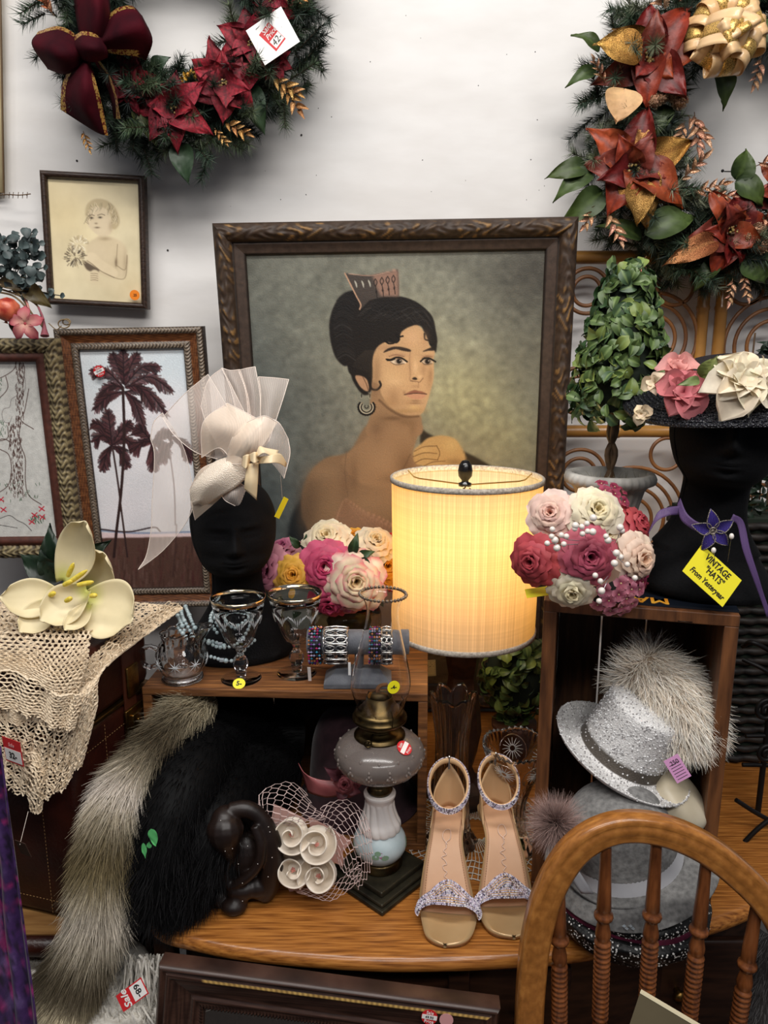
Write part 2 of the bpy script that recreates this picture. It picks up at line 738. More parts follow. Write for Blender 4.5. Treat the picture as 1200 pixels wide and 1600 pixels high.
def canvas(root, ctr, Rm, w, h, paint, m, xs=None, ys=None, nx=200, ny=200, depth=0.0, name='canvas', gain=1.06):
    xs = np.linspace(-.5, .5, nx) if xs is None else xs
    ys = np.linspace(.5, -.5, ny) if ys is None else ys
    X, Z = np.meshgrid(xs * w, ys * h)
    P = np.stack([X, np.full_like(X, depth), Z], -1) @ Rm.T + ctr
    px, py = proj(P)
    mb = MB()
    mb.grid(P, col=col3(np.clip(paint.sample(px, py) * gain, 0, 255)))
    o = mb.build(name, m, root, smooth=False)
    mb = MB()
    mb.box((0, depth + .005, 0), (w, .006, h))
    mb.v[0] = mb.v[0] @ Rm.T + ctr
    mb.build('backing_board', mat('backing_card', (120, 100, 80), .9), root, smooth=False)
    return o


M_CANVAS = mat('oil_print', vcol=True, c2=(.9, .9, .9), rough=.42, scale=400, bump=.25, detail=2)
M_PAPER = mat('old_paper', vcol=True, c2=(.93, .92, .9), rough=.6, scale=30)
M_FRAMEV = mat('carved_frame', vcol=True, c2=(.6, .58, .55), rough=.6, scale=90, bump=.2)
M_FRAMEW = mat('aged_wood_frame', vcol=True, c2=(.55, .5, .45), rough=.4, scale=60, stretch=(1, 1, 6), bump=.2)

# ---- portrait
f6 = crop(480, 400, 4.6154)
f5 = crop(330, 330, 2.1053)
T = Paint(360, 370, 880, 1110, (124, 124, 112), 2)
T.mottle(.05, 22, 3)
for b in ((640, 560, 130, 150, (168, 166, 142), .75), (720, 640, 90, 90, (186, 180, 128), .6), (790, 690, 70, 60, (176, 170, 120), .6), (480, 480, 60, 90, (126, 128, 116), .5),  # yellowish patches right of the head are partly lamp glow put into the pigment
          (850, 420, 90, 70, (84, 80, 72), .9), (850, 560, 50, 60, (104, 100, 86), .5), (400, 800, 90, 190, (80, 92, 96), .85), (385, 620, 50, 160, (96, 102, 98), .7),
          (375, 400, 60, 60, (100, 100, 90), .6), (700, 390, 150, 20, (118, 116, 104), .6), (600, 700, 300, 40, (140, 138, 120), .2)):
    T.blob(*b)
for i in range(1500):
    x, y, a = RN.uniform(365, 870), RN.uniform(375, 1090), RN.uniform(0, 3.1)
    l = RN.uniform(4, 13)
    g = RN.choice(((178, 174, 150), (88, 92, 88), (140, 140, 120)))
    T.line([(x, y), (x + l * math.cos(a), y + l * math.sin(a))], RN.uniform(1, 3.5), g, .09, 1.5)
T.mottle(.035, 3, 4)
# shawl and body
T.poly([(262, 1116), (258, 1020), (300, 940), (330, 900), (360, 900), (360, 1116)], (38, 44, 48), .9, 2.5, f=f5)
T.poly([(690, 720), (720, 735), (830, 790), (880, 815), (930, 850), (900, 880), (800, 850), (700, 790)], (46, 44, 40), .95, 1.5, f=f5)
T.poly([(455, 790), (380, 810), (330, 850), (305, 900), (296, 960), (300, 1010), (318, 1060), (330, 1200), (700, 1300), (860, 1300), (860, 1000), (830, 900), (700, 850), (620, 760), (520, 700)], (154, 122, 88), 1, 1.6, f=f5)
T.poly([(534, 590), (528, 700), (510, 745), (455, 790), (430, 830), (500, 900), (640, 900), (690, 850), (664, 800), (684, 720), (680, 660)], (168, 133, 95), 1, 1.4, f=f5)
for b in ((330, 930, 40, 70, (122, 98, 74), .5), (420, 1000, 60, 90, (168, 134, 98), .5), (560, 820, 50, 60, (182, 146, 106), .5), (600, 930, 90, 60, (168, 134, 96), .5), (470, 870, 14, 60, (130, 100, 72), .5),
          (640, 840, 30, 50, (120, 90, 62), .55), (550, 690, 18, 60, (142, 108, 76), .5), (655, 700, 16, 30, (190, 156, 110), .5), (300, 1010, 20, 60, (100, 84, 70), .5)):
    T.blob(*b, f=f5)
T.line([(445, 790), (440, 860), (450, 940)], 1.2, (112, 88, 68), .5, 1.5, f=f5)
T.line([(655, 800), (630, 850), (600, 880)], 2, (112, 84, 60), .5, 2, f=f5)
# dress
T.poly([(405, 1040), (425, 975), (446, 950), (500, 985), (560, 1010), (620, 1045), (700, 1060), (780, 1100), (860, 1200), (860, 1500), (500, 1600), (420, 1300)], (164, 124, 94), .8, 2.5, f=f5)
T.line([(405, 1040), (425, 975), (446, 950), (500, 985), (560, 1010), (620, 1045)], 1.8, (196, 150, 116), .7, 1, f=f5)
for i in range(9):
    T.line([(450 + 14 * i, 960 + 8 * i), (500 + 22 * i, 1020 + 6 * i), (560 + 20 * i, 1090)], 1.2, (198, 150, 118), .35, 1.2, f=f5)
# lower: dark dress folds / cloth at the picture's foot
T.poly([(620, 1010), (700, 1000), (770, 1005), (840, 1020), (870, 1110), (600, 1110)], (104, 88, 62), .9, 4)
for i in range(12):
    x = RN.uniform(630, 800)
    y = RN.uniform(1012, 1070)
    T.line([(x, y), (x + 22, y - 5), (x + 55, y + 4)], 3.5, RN.choice(((150, 122, 82), (70, 60, 46), (128, 110, 74))), .45, 3)
T.line([(640, 1012), (690, 1026), (755, 1040)], 3, (150, 120, 80), .8, 2)
T.line([(660, 1020), (710, 1032), (750, 1034)], 2, (84, 66, 46), .8, 2)
# hand
T.poly([(664, 805), (668, 785), (690, 765), (715, 745), (760, 738), (800, 748), (822, 775), (838, 812), (820, 835), (760, 845), (700, 838), (672, 830)], (204, 166, 104), 1, 1, f=f5)
for l in ([(668, 790), (700, 775), (742, 772)], [(664, 808), (700, 795), (742, 797)], [(670, 828), (700, 815), (745, 818)], [(742, 772), (752, 795), (745, 818)], [(700, 838), (730, 825), (770, 822)]):
    T.line(l, 1.3, (122, 88, 52), .75, .9, f=f5)
for b in ((790, 770, 26, 22, (224, 190, 120), .6), (700, 785, 22, 8, (220, 184, 118), .5), (800, 825, 30, 12, (150, 116, 72), .6)):
    T.blob(*b, f=f5)
# hair back
HB = [(330, 250), (250, 280), (210, 330), (178, 400), (160, 490), (170, 620), (205, 730), (260, 790), (300, 800), (330, 900), (390, 990), (440, 1000), (470, 960), (500, 960), (640, 700), (700, 560), (820, 500), (870, 560), (905, 640), (925, 700), (936, 620), (925, 540), (905, 450), (860, 390), (780, 330), (680, 296), (560, 290), (430, 300)]
T.poly(HB, (38, 33, 31), 1, .9, f=f6)
# face
FC = [(560, 620), (520, 640), (480, 700), (465, 800), (470, 900), (520, 930), (535, 1000), (600, 1090), (680, 1135), (760, 1152), (810, 1148), (845, 1110), (868, 1050), (890, 970), (908, 900), (915, 820), (912, 740), (920, 690), (880, 640), (850, 560), (800, 500), (740, 510), (680, 540), (660, 600), (620, 625)]
T.poly([(470, 880), (560, 880), (800, 1150), (800, 1300), (440, 1300), (470, 1100)], (170, 134, 96), 1, 1, f=f6)
T.poly(FC, (206, 166, 120), 1, .7, f=f6)
for b in ((760, 590, 60, 60, (222, 178, 134), .6), (600, 880, 90, 70, (220, 182, 132), .6), (880, 900, 22, 90, (182, 142, 98), .55), (500, 760, 30, 80, (184, 146, 104), .5), (600, 1060, 80, 34, (186, 146, 98), .6),
          (700, 1120, 110, 20, (176, 138, 84), .5), (560, 660, 70, 24, (170, 130, 96), .45), (780, 800, 16, 50, (232, 196, 150), .6), (740, 800, 14, 60, (184, 144, 104), .4), (840, 820, 18, 50, (168, 128, 92), .45),
          (770, 1090, 40, 18, (226, 188, 122), .6), (780, 940, 30, 10, (176, 134, 96), .5), (780, 1045, 40, 8, (142, 106, 74), .6), (650, 715, 66, 14, (176, 132, 100), .6), (870, 725, 44, 12, (160, 120, 90), .6),
          (560, 1180, 80, 50, (150, 116, 80), .5), (700, 1200, 70, 30, (138, 104, 70), .6), (640, 1220, 60, 60, (176, 138, 98), .4)):
    T.blob(*b, f=f6)
# neck shade under the jaw
T.line([(520, 1040), (600, 1110), (700, 1158), (800, 1156)], 3.5, (120, 88, 60), .7, 2.5, f=f6)
# brows, eyes
T.poly([(548, 698), (580, 668), (640, 652), (700, 660), (745, 676), (742, 690), (690, 684), (640, 672), (590, 684)], (52, 40, 34), .92, .5, f=f6)
T.poly([(832, 690), (862, 672), (905, 656), (922, 662), (918, 680), (870, 684)], (52, 40, 34), .92, .5, f=f6)
T.poly([(600, 762), (630, 745), (670, 742), (715, 765), (700, 778), (640, 780)], (226, 204, 176), .95, .4, f=f6)
T.poly([(822, 762), (850, 745), (885, 748), (908, 766), (890, 780), (845, 778)], (222, 198, 168), .95, .4, f=f6)
for x, y in ((662, 758), (868, 760)):
    T.blob(x, y, 21, 19, (44, 32, 26), 1, f=f6)
    T.poly([(x + 17 * math.cos(a_), y + 17 * math.sin(a_)) for a_ in np.linspace(0, 6, 9)], (34, 24, 20), .95, .4, f=f6)
    T.blob(x + 8, y - 4, 4, 4, (240, 226, 205), 1, f=f6)
T.line([(572, 745), (600, 748), (640, 732), (680, 736), (720, 762)], 2.6, (26, 20, 18), 1, .6, f=f6)
T.line([(580, 752), (604, 752), (630, 742)], 2.6, (26, 20, 18), 1, .6, f=f6)
T.line([(818, 760), (845, 738), (880, 738), (925, 762)], 2.6, (26, 20, 18), 1, .6, f=f6)
T.line([(600, 764), (640, 784), (700, 776)], 1, (86, 62, 46), .8, .6, f=f6)
T.line([(828, 766), (850, 782), (900, 776)], 1, (86, 62, 46), .8, .6, f=f6)
T.line([(590, 725), (640, 712), (700, 726)], 1, (130, 94, 70), .8, .8, f=f6)
T.line([(826, 738), (860, 722), (900, 728)], 1, (130, 94, 70), .8, .8, f=f6)
# nose, mouth
T.line([(742, 690), (738, 780), (744, 850), (740, 890), (760, 905)], 1.2, (150, 112, 80), .55, 1.4, f=f6)
T.poly([(756, 885), (775, 874), (792, 882), (790, 892), (768, 892)], (40, 26, 22), .95, .5, f=f6)
T.line([(745, 900), (790, 906), (812, 908), (836, 880)], 1.1, (120, 84, 58), .8, .7, f=f6)
T.blob(812, 870, 16, 14, (232, 196, 150), .6, f=f6)
T.poly([(700, 1000), (735, 980), (775, 966), (800, 972), (830, 978), (862, 996), (820, 994), (780, 990), (740, 996)], (156, 98, 76), .95, .5, f=f6)
T.poly([(712, 1000), (780, 992), (855, 998), (835, 1026), (785, 1034), (740, 1022)], (206, 150, 116), .95, .6, f=f6)
T.line([(700, 1000), (745, 994), (790, 990), (862, 996)], 1.2, (70, 40, 32), .9, .6, f=f6)
T.line([(802, 915), (800, 950)], 1, (150, 112, 80), .6, 1, f=f6)
# front hair, fringe curls
T.poly([(300, 420), (430, 310), (560, 290), (680, 296), (780, 330), (860, 390), (905, 450), (925, 540), (936, 620), (915, 680), (885, 640), (870, 600), (845, 550), (815, 500), (760, 495), (700, 530), (672, 560), (660, 610), (630, 625), (610, 600), (560, 620), (500, 660), (470, 740), (470, 880), (440, 960), (400, 900), (340, 870), (290, 790)], (40, 34, 31), 1, .8, f=f6)
T.poly([(345, 870), (380, 862), (430, 890), (446, 960), (425, 975), (380, 940)], (190, 148, 112), 1, .6, f=f6)
T.line([(400, 870), (425, 920), (440, 965)], 1.4, (110, 80, 60), .8, .8, f=f6)
T.line([(455, 880), (460, 950), (500, 965), (530, 935), (522, 905)], 3.4, (32, 27, 25), 1, .7, f=f6)
for c in ([(600, 600), (640, 625), (664, 600), (640, 575)], [(560, 612), (590, 632), (625, 628)], [(845, 560), (850, 600), (880, 605), (870, 575)], [(880, 610), (890, 640), (910, 636)], [(640, 560), (660, 582), (690, 578)]):
    T.line(c, 2.6, (30, 26, 24), 1, .7, f=f6)
for i in range(70):
    t = i / 70
    x = 430 + 430 * t + RN.uniform(-20, 20)
    y = 350 + 60 * t + RN.uniform(-30, 60)
    T.line([(x - 70, y + 60 - 40 * t), (x, y), (x + 60, y + 20 + 60 * t)], RN.uniform(.5, 1.3), RN.choice(((84, 80, 76), (66, 62, 60), (18, 16, 16))), RN.uniform(.2, .55), .7, f=f6)
for i in range(50):
    y = RN.uniform(290, 760)
    x = 190 + abs(y - 500) * .12
    T.line([(x, y), (x + 60, y - 30), (x + 130, y + 10)], RN.uniform(.5, 1.3), RN.choice(((98, 96, 94), (70, 66, 64), (20, 18, 18))), RN.uniform(.15, .5), .8, f=f6)
for i in range(14):
    T.line([(330 + i * 9, 800 + i * 3), (360 + i * 8, 740), (420 + i * 6, 680)], .9, (96, 84, 70), .35, .8, f=f6)
# comb
T.poly([(268, 122), (330, 135), (450, 138), (560, 118), (655, 96), (662, 200), (662, 296), (560, 292), (450, 320), (385, 385), (372, 330), (330, 240), (300, 180)], (84, 74, 68), .97, .6, False, f=f6)
T.poly([(470, 140), (560, 120), (655, 100), (660, 290), (600, 290), (530, 290), (500, 230)], (172, 132, 112), .85, 2, False, f=f6)
T.line([(272, 126), (310, 200), (355, 290), (386, 350), (378, 384)], 2.2, (196, 156, 126), .95, .6, f=f6)
T.line([(300, 128), (450, 142), (560, 122), (655, 98)], 1.3, (186, 148, 126), .9, .6, f=f6)
for i, (x, y) in enumerate(((350, 200), (400, 200), (448, 195), (492, 190), (538, 180), (580, 172), (622, 165))):
    if i < 3:
        T.line([(x - 8, y - 22), (x + 2, y), (x + 8, y + 28)], 2.6, (188, 184, 168), .95, .6, f=f6, taper=True)
    else:
        T.line([(x, y - 26), (x - 12, y), (x, y + 26), (x + 12, y), (x, y - 26)], 1.3, (48, 38, 34), .95, .6, f=f6)
        T.line([(x, y + 26), (x + 8, y + 66), (x + 12, y + 110)], 1.3, (48, 38, 34), .9, .6, f=f6)
        T.blob(x + 6, y + 68, 6, 9, (40, 30, 28), 1, f=f6)
# earring
for r_, c_, w_ in ((58, (30, 26, 24), 3.0), (48, (196, 186, 160), 1.6), (38, (40, 34, 30), 1.8), (30, (188, 178, 150), 1.3), (13, (40, 34, 30), 1.4)):
    T.line([(428 + r_ * math.cos(t), 1090 + r_ * .95 * math.sin(t) - (0 if r_ > 20 else 4)) for t in np.linspace(-.6, PI + .6, 12)], w_, c_, 1, .5, f=f6)
for t in np.linspace(-.3, PI + .3, 14):
    T.blob(428 + 63 * math.cos(t), 1090 + 60 * math.sin(t), 5, 5, (34, 28, 26), 1, f=f6)
for x, y in ((392, 1020), (452, 1020), (448, 985)):
    T.blob(x, y, 8, 8, (190, 180, 155), .9, f=f6)
    T.line([(x, y - 22), (x, y)], 1.2, (34, 28, 26), 1, .5, f=f6)
# signature
for b in ((500, 860, 34, 110, (150, 116, 82), .5), (486, 960, 26, 60, (140, 106, 78), .4), (620, 1010, 50, 60, (170, 128, 88), .45), (700, 640, 60, 22, (196, 154, 112), .3), (850, 600, 30, 60, (190, 146, 106), .45),
          (640, 905, 50, 26, (228, 190, 142), .45), (890, 860, 16, 50, (160, 120, 84), .5), (810, 1110, 46, 22, (198, 158, 102), .5), (720, 1060, 30, 26, (196, 154, 104), .4), (780, 1062, 44, 6, (120, 84, 58), .5), (700, 985, 10, 12, (150, 110, 78), .5),
          (500, 1250, 50, 60, (128, 98, 70), .5), (760, 1240, 26, 70, (146, 112, 76), .5), (620, 1170, 70, 16, (112, 82, 56), .55)):
    T.blob(*b, f=f6)
for b in ((320, 1000, 30, 90, (112, 88, 66), .5), (440, 900, 20, 80, (130, 100, 74), .4), (520, 960, 60, 40, (176, 142, 104), .4), (600, 880, 40, 16, (124, 94, 66), .4), (370, 860, 50, 24, (176, 142, 104), .4)):
    T.blob(*b, f=f5)
SIG = (206, 112, 58)
for l in ([(712, 1044), (709, 1054)], [(712, 1044), (719, 1045), (713, 1049), (719, 1053), (708, 1054)], [(727, 1049), (722, 1053), (727, 1053), (728, 1049), (729, 1054)], [(732, 1054), (733, 1049), (736, 1050)], [(741, 1044), (739, 1054)], [(738, 1050), (743, 1049)],
          [(766, 1043), (768, 1053), (773, 1045), (775, 1053), (781, 1042)], [(781, 1050), (785, 1048), (782, 1047), (781, 1052), (786, 1052)], [(789, 1042), (787, 1052), (791, 1051), (788, 1048)], [(792, 1050), (795, 1047), (792, 1052), (797, 1051)], [(798, 1048), (799, 1053), (804, 1049)]):
    T.line(l, 1.1, SIG, 1, .6)
PORT = T
q = (.029, 1.274, math.radians(5.0), math.radians(-.9), math.radians(-.5), .686, 1.04)
ctr, Rm, W_, H_ = picture_rect(q, 1.553)
portrait = thing('framed_portrait', 'large framed portrait of a dark-haired woman with comb and hoop earring', 'painting', ctr + Rm @ np.array([0, 0, -H_ / 2]))
PW = .058


def hf_port(d, s):
    x = d / PW
    base = np.where(x < .6, .012 + .016 * np.sin(np.clip(x / .6, 0, 1) * PI) ** .7, .012 - .006 * (x - .6) / .4)
    orn = np.sin(s * 190 + 2.4 * np.sin(d * 210 + s * 40)) * np.sin(d * 230 + 1.5 * np.sin(s * 95))
    return base + np.where((x > .06) & (x < .56), .0022 * orn, 0) - np.where(abs(x - .6) < .03, .004, 0) - np.where(x > .97, .003, 0)


def cf_port(d, s, h):
    x = d / PW
    orn = np.sin(s * 190 + 2.4 * np.sin(d * 210 + s * 40)) * np.sin(d * 230 + 1.5 * np.sin(s * 95))
    g = sm(orn, .35, .8) * ((x > .05) & (x < .57)) * (.55 + .45 * np.sin(s * 37 + d * 90))
    c = mix(col3((62, 46, 34)), col3((150, 112, 62)), np.clip(g, 0, 1) * .8)
    c2 = mix(c, col3((66, 50, 40)), (x > .62) * 1.0)
    return mix(c2, col3((28, 20, 16)), ((abs(x - .6) < .035) | (x > .95)) * .8)


rails(portrait, ctr, Rm, W_, H_, PW, hf_port, cf_port, M_FRAMEV, .0022, 26, .02)
iw, ih = W_ - 2 * PW + .004, H_ - 2 * PW + .004
fx = np.unique(np.concatenate([np.linspace(-.5, .5, 150), np.linspace(-.30, .22, 260)]))
fy = np.unique(np.concatenate([np.linspace(-.5, .5, 190), np.linspace(.02, .46, 330)]))[::-1]
PORT.I = 255 * np.clip(PORT.I / 255, 0, 1) ** 1.2
PORT.I = PORT.I * .82 + PORT.I.mean(-1, keepdims=True) * .18
canvas(portrait, ctr, Rm, iw, ih, PORT, M_CANVAS, fx, fy)
p, R_, c_, w__, h__ = price_card('price_card', '', ((661, 1032), (681, 1031), (661, 1057)), (1.53, 1.53, 1.53), mat('card_cream', (236, 222, 178), .7), portrait)
mb = MB()
for i in range(9):
    for j in range(9):
        if i in (0, 8) or j in (0, 8) or (i + j) % 9 == 3 and j > 4:
            mb.box(((i - 4) * w__ * .11, (j - 4) * h__ * .11, .0003), (.0012, .0012, .0002))
mb.v = [v @ R_.T + c_ for v in mb.v]
mb.build('dotted_border', mat('ink_black', (24, 22, 22), .6), p, kind='stuff')
text_mesh('9.-', .011, M4(R_, c_ + R_ @ np.array([-.002, .005, .0004])), MATS['ink_black'], p)

# ---- child
f3 = crop(0, 240, 3.5294)
T = Paint(60, 260, 240, 490, (218, 204, 168), 2)
T.mottle(.03, 14, 5)
for b in ((100, 330, 50, 60, (206, 186, 140), .5), (200, 450, 40, 30, (200, 180, 140), .4), (150, 300, 60, 20, (222, 206, 170), .5)):
    T.blob(*b)
G1 = (226, 208, 172)
T.poly([(560, 440), (610, 460), (660, 480), (695, 520), (706, 580), (700, 650), (680, 690), (620, 690), (540, 660), (470, 640), (480, 560), (478, 500), (530, 465)], (206, 188, 154), 1, 1.5, f=f3)
T.poly([(470, 640), (560, 680), (680, 690), (640, 740), (560, 740), (480, 710)], (216, 200, 164), .8, 3, f=f3)
T.poly([(480, 340), (482, 390), (505, 420), (540, 448), (580, 456), (612, 440), (622, 400), (620, 330), (570, 290), (510, 300)], (212, 194, 162), 1, .8, f=f3)
T.poly([(470, 330), (480, 280), (520, 252), (570, 252), (620, 280), (650, 330), (660, 380), (640, 415), (618, 410), (612, 350), (590, 310), (540, 290), (500, 310), (486, 360), (476, 350)], (186, 168, 132), .95, 1, f=f3)
for i in range(60):
    a = RN.uniform(-.2, 3.3)
    x, y = 560 + 85 * math.cos(a) * RN.uniform(.75, 1.05), 345 - 85 * math.sin(a) * RN.uniform(.7, 1.1)
    T.line([(x, y), (x + RN.uniform(-14, 14), y + 18), (x + RN.uniform(-16, 16), y + 34)], .8, RN.choice(((228, 214, 182), (120, 104, 80), (150, 134, 104))), .6, .6, f=f3)
for b in ((505, 355, 9, 5, (60, 50, 40), 1), (552, 352, 10, 5, (60, 50, 40), 1), (530, 385, 8, 4, (120, 100, 78), .8), (536, 408, 14, 4, (96, 78, 60), .9), (610, 400, 12, 26, (160, 138, 108), .5),
          (580, 470, 30, 10, (150, 130, 100), .6), (640, 600, 8, 24, (110, 92, 70), .7), (560, 560, 40, 50, (214, 196, 164), .5), (690, 600, 12, 60, (160, 140, 110), .5)):
    T.blob(*b, f=f3)
T.line([(488, 344), (505, 338), (520, 342)], 1, (80, 66, 50), .8, .6, f=f3)
T.line([(538, 340), (560, 334), (578, 340)], 1, (80, 66, 50), .8, .6, f=f3)
T.line([(648, 500), (644, 560), (640, 620)], 1, (120, 100, 76), .7, 1, f=f3)
T.line([(640, 615), (690, 640), (700, 560), (700, 610), (684, 690), (600, 670), (530, 610)], 1.2, (120, 102, 78), .6, 1, f=f3)
T.poly([(475, 560), (500, 545), (530, 555), (560, 585), (640, 640), (640, 680), (560, 650), (500, 610), (480, 590)], (216, 198, 164), 1, .8, f=f3)
T.line([(480, 590), (510, 610), (560, 650), (630, 684)], 1, (110, 92, 70), .8, .8, f=f3)
T.poly([(455, 590), (480, 600), (545, 640), (530, 655), (480, 640)], (84, 70, 56), .9, .8, f=f3)
T.poly([(498, 655), (520, 640), (545, 655), (545, 700), (515, 705), (500, 690)], (212, 194, 160), 1, .8, f=f3)
for k in range(4):
    T.line([(500, 662 + k * 12), (520, 660 + k * 12), (540, 664 + k * 12)], .8, (120, 100, 76), .8, .6, f=f3)
for i in range(240):
    a, r_ = RN.uniform(0, 6.28), RN.uniform(0, 1) ** .6
    up = i % 2
    cx, cy, R2 = (432, 500, 44) if up else (415, 570, 56)
    x, y = cx + R2 * r_ * math.cos(a), cy + R2 * r_ * math.sin(a) * .85
    c = RN.choice(((236, 226, 200), (206, 190, 156), (170, 152, 118))) if up else RN.choice(((52, 44, 36), (190, 174, 140), (100, 86, 68), (224, 210, 178)))
    T.line([(x, y), (x + 16 * math.cos(a), y + 16 * math.sin(a))], 1.3, c, .8, .6, f=f3)
q = (-.606, 1.776, math.radians(2.8), math.radians(3.0), math.radians(-.3), .2146, .266)
ctr, Rm, W_, H_ = picture_rect(q, 1.672)
child = thing('framed_photograph', 'small dark-framed sepia photograph of a curly-haired child holding flowers', 'picture', ctr)
rails(child, ctr, Rm, W_, H_, .0135, lambda d, s: .006 + .006 * np.sin(np.clip(d / .0135, 0, 1) * PI) ** .6, lambda d, s, h: mix(col3((48, 34, 27)), col3((66, 48, 38)), .5 + .5 * np.sin(s * 500 + 3 * np.sin(d * 500))), M_FRAMEW, .003, 8, .012)
canvas(child, ctr, Rm, W_ - .025, H_ - .025, T, M_PAPER, nx=150, ny=190)
p, rr_ = disc(child, 'price_sticker', at(210.5, 461, 1.66), .0105, Rm @ np.array([0, -1, 0]), mat('sticker_orange', (238, 132, 34), .5))
text_mesh('.25', .007, M4(rr_, at(210.5, 461, 1.6585)), MATS['ink_black'], p)

# ---- palm painting
f4 = crop(0, 480, 3.3333)
T = Paint(110, 535, 330, 935, (205, 206, 208), 2)
T.mottle(.03, 12, 6)
for b in ((170, 580, 60, 50, (196, 208, 212), .7), (270, 570, 50, 40, (190, 204, 210), .6), (230, 700, 60, 60, (220, 214, 216), .6), (200, 800, 70, 50, (212, 204, 206), .6), (250, 640, 60, 20, (226, 218, 222), .5)):
    T.blob(*b)
T.poly([(150, 838), (330, 834), (330, 950), (150, 950)], (82, 58, 50), 1, .8, False)
T.poly([(150, 832), (250, 834), (330, 832), (330, 838), (150, 841)], (214, 190, 190), 1, .8, False)
T.line([(156, 829), (220, 833), (330, 830)], 3, (120, 134, 160), .8, 1)
T.line([(158, 827), (200, 831), (240, 824), (250, 830)], 2.4, (52, 38, 40), .9, .8)
for i in range(220):
    x, y = RN.uniform(150, 320), RN.uniform(842, 925)
    T.line([(x, y), (x + RN.uniform(-2, 2), y + RN.uniform(6, 22))], RN.uniform(1, 4), RN.choice(((96, 60, 54), (58, 38, 34), (110, 84, 76), (74, 40, 40))), .35, 1.5)
DK = (38, 24, 26)


def frond(x0, y0, x1, y1, sag, n=60, w=14):
    p = cr([(x0, y0), ((x0 + x1) / 2, (y0 + y1) / 2 - sag), (x1, y1)], n)
    for i in range(n - 1):
        d = p[i + 1] - p[i]
        d /= np.hypot(*d) + 1e-6
        l = w * math.sin(PI * min(1, (i + 4) / n) * .9) * RN.uniform(.6, 1.2)
        for sg in (-1, 1):
            e = p[i] + d * l * .9 + np.array([-d[1], d[0]]) * l * .7 * sg + np.array([0, l * .35])
            T.line([p[i], e], 1.5, RN.choice((DK, (74, 44, 42), (38, 24, 26), (92, 52, 56))), .75, .7)
    T.line(p[::5], 2, DK, .9, .8)


for fr in ((193, 606, 142, 580, 12), (193, 606, 150, 630, 14), (193, 600, 175, 552, 4), (195, 600, 215, 552, 6), (195, 602, 250, 574, 14), (196, 606, 270, 612, 20), (196, 612, 262, 650, 20), (193, 612, 148, 640, 8), (195, 612, 225, 668, 12), (194, 600, 192, 545, 0), (196, 604, 240, 640, 16),
           (175, 695, 145, 660, 10), (175, 695, 148, 690, 12), (175, 695, 160, 735, 8), (175, 695, 205, 660, 6), (176, 695, 212, 700, 12), (175, 695, 168, 640, 3), (176, 697, 200, 730, 10),
           (238, 692, 208, 706, 8), (238, 692, 212, 668, 4), (238, 692, 268, 680, 8), (238, 690, 240, 735, 8), (238, 690, 262, 715, 8), (270, 690, 250, 720, 6), (268, 682, 300, 720, 10)):
    frond(*fr)
T.line([(192, 606), (194, 680), (190, 760), (182, 830), (178, 870)], 4.4, (48, 32, 30), 1, .8)
T.line([(176, 700), (184, 752), (190, 800), (199, 870)], 2.8, (54, 38, 36), 1, .8)
T.line([(264, 700), (272, 760), (274, 820)], 2.2, (104, 92, 92), .8, 1)
T.line([(276, 820), (274, 860), (270, 900)], 2, (60, 42, 40), .6, 1.5)
q = (-.497, 1.303, math.radians(2.9), math.radians(-1.1), math.radians(.1), .292, .587)
ctr, Rm, W_, H_ = picture_rect(q, 1.55)
palm = thing('framed_palm_painting', 'brown ridged frame with a painting of dark palm trees on a beach', 'painting', ctr + Rm @ np.array([0, 0, -H_ / 2]))
PW2 = .042


def hf_palm(d, s):
    x = d / PW2
    o = x < .3
    i = x > .66
    xc = np.where(o, (x - .15) / .15, np.where(i, (x - .83) / .17, 0))
    ph = s / .0068 + 1.1 * xc ** 2
    fr_ = ph - np.floor(ph)
    rid = (fr_ ** 1.5) * np.where(o | i, 1, 0)
    return np.where(o, .013 + .004 * (1 - xc ** 2), np.where(i, .006 + .003 * (1 - xc ** 2), .012 - .006 * (x - .3) / .36)) + .0022 * rid * np.clip(1 - xc ** 4, 0, 1)


def cf_palm(d, s, h):
    x = d / PW2
    o = x < .3
    i = x > .66
    xc = np.where(o, (x - .15) / .15, np.where(i, (x - .83) / .17, 0))
    ph = s / .0068 + 1.1 * xc ** 2
    fr_ = ph - np.floor(ph)
    g = mix(col3((54, 42, 36)), col3((146, 132, 116)), np.clip(sm(fr_, .15, .5) * (1 - abs(xc) ** 6), 0, 1))
    return mix(mix(col3((92, 52, 30)), col3((134, 84, 48)), .5 + .5 * np.sin(s * 260 + 9 * np.sin(d * 300))), g, (o | i) * 1.0)


rails(palm, ctr, Rm, W_, H_, PW2, hf_palm, cf_palm, M_FRAMEW, .0012, 26, .015)
canvas(palm, ctr, Rm, W_ - 2 * PW2 + .003, H_ - 2 * PW2 + .003, T, M_CANVAS, nx=170, ny=340, gain=1.12)
p, rr_ = disc(palm, 'price_sticker', at(155, 580, 1.528), .0115, Rm @ np.array([0, -1, 0]), mat('sticker_red', (200, 34, 40), .5))
mb = MB()
mb.box((0, 0, .0004), (.021, .007, .0003), M=None)
mb.v = [v @ rotm('Z', .45).T @ rr_.T + at(155, 580, 1.528) + rr_[:, 2] * .0005 for v in mb.v]
mb.build('white_band', mat('sticker_white', (236, 232, 228), .5), p, smooth=False)
Rt = rr_ @ rotm('Z', .45)
M_WT = MATS['sticker_white']
cS = at(155, 580, 1.528)
text_mesh('Sale', .0065, M4(Rt, cS + Rt @ np.array([0, .0065, .0009])), M_WT, p)
text_mesh('Price', .0062, M4(Rt, cS + Rt @ np.array([0, -.0067, .0009])), M_WT, p)
text_mesh('29.00', .0055, M4(Rt, cS + Rt @ np.array([0, 0, .0013])), MATS['ink_black'], p)

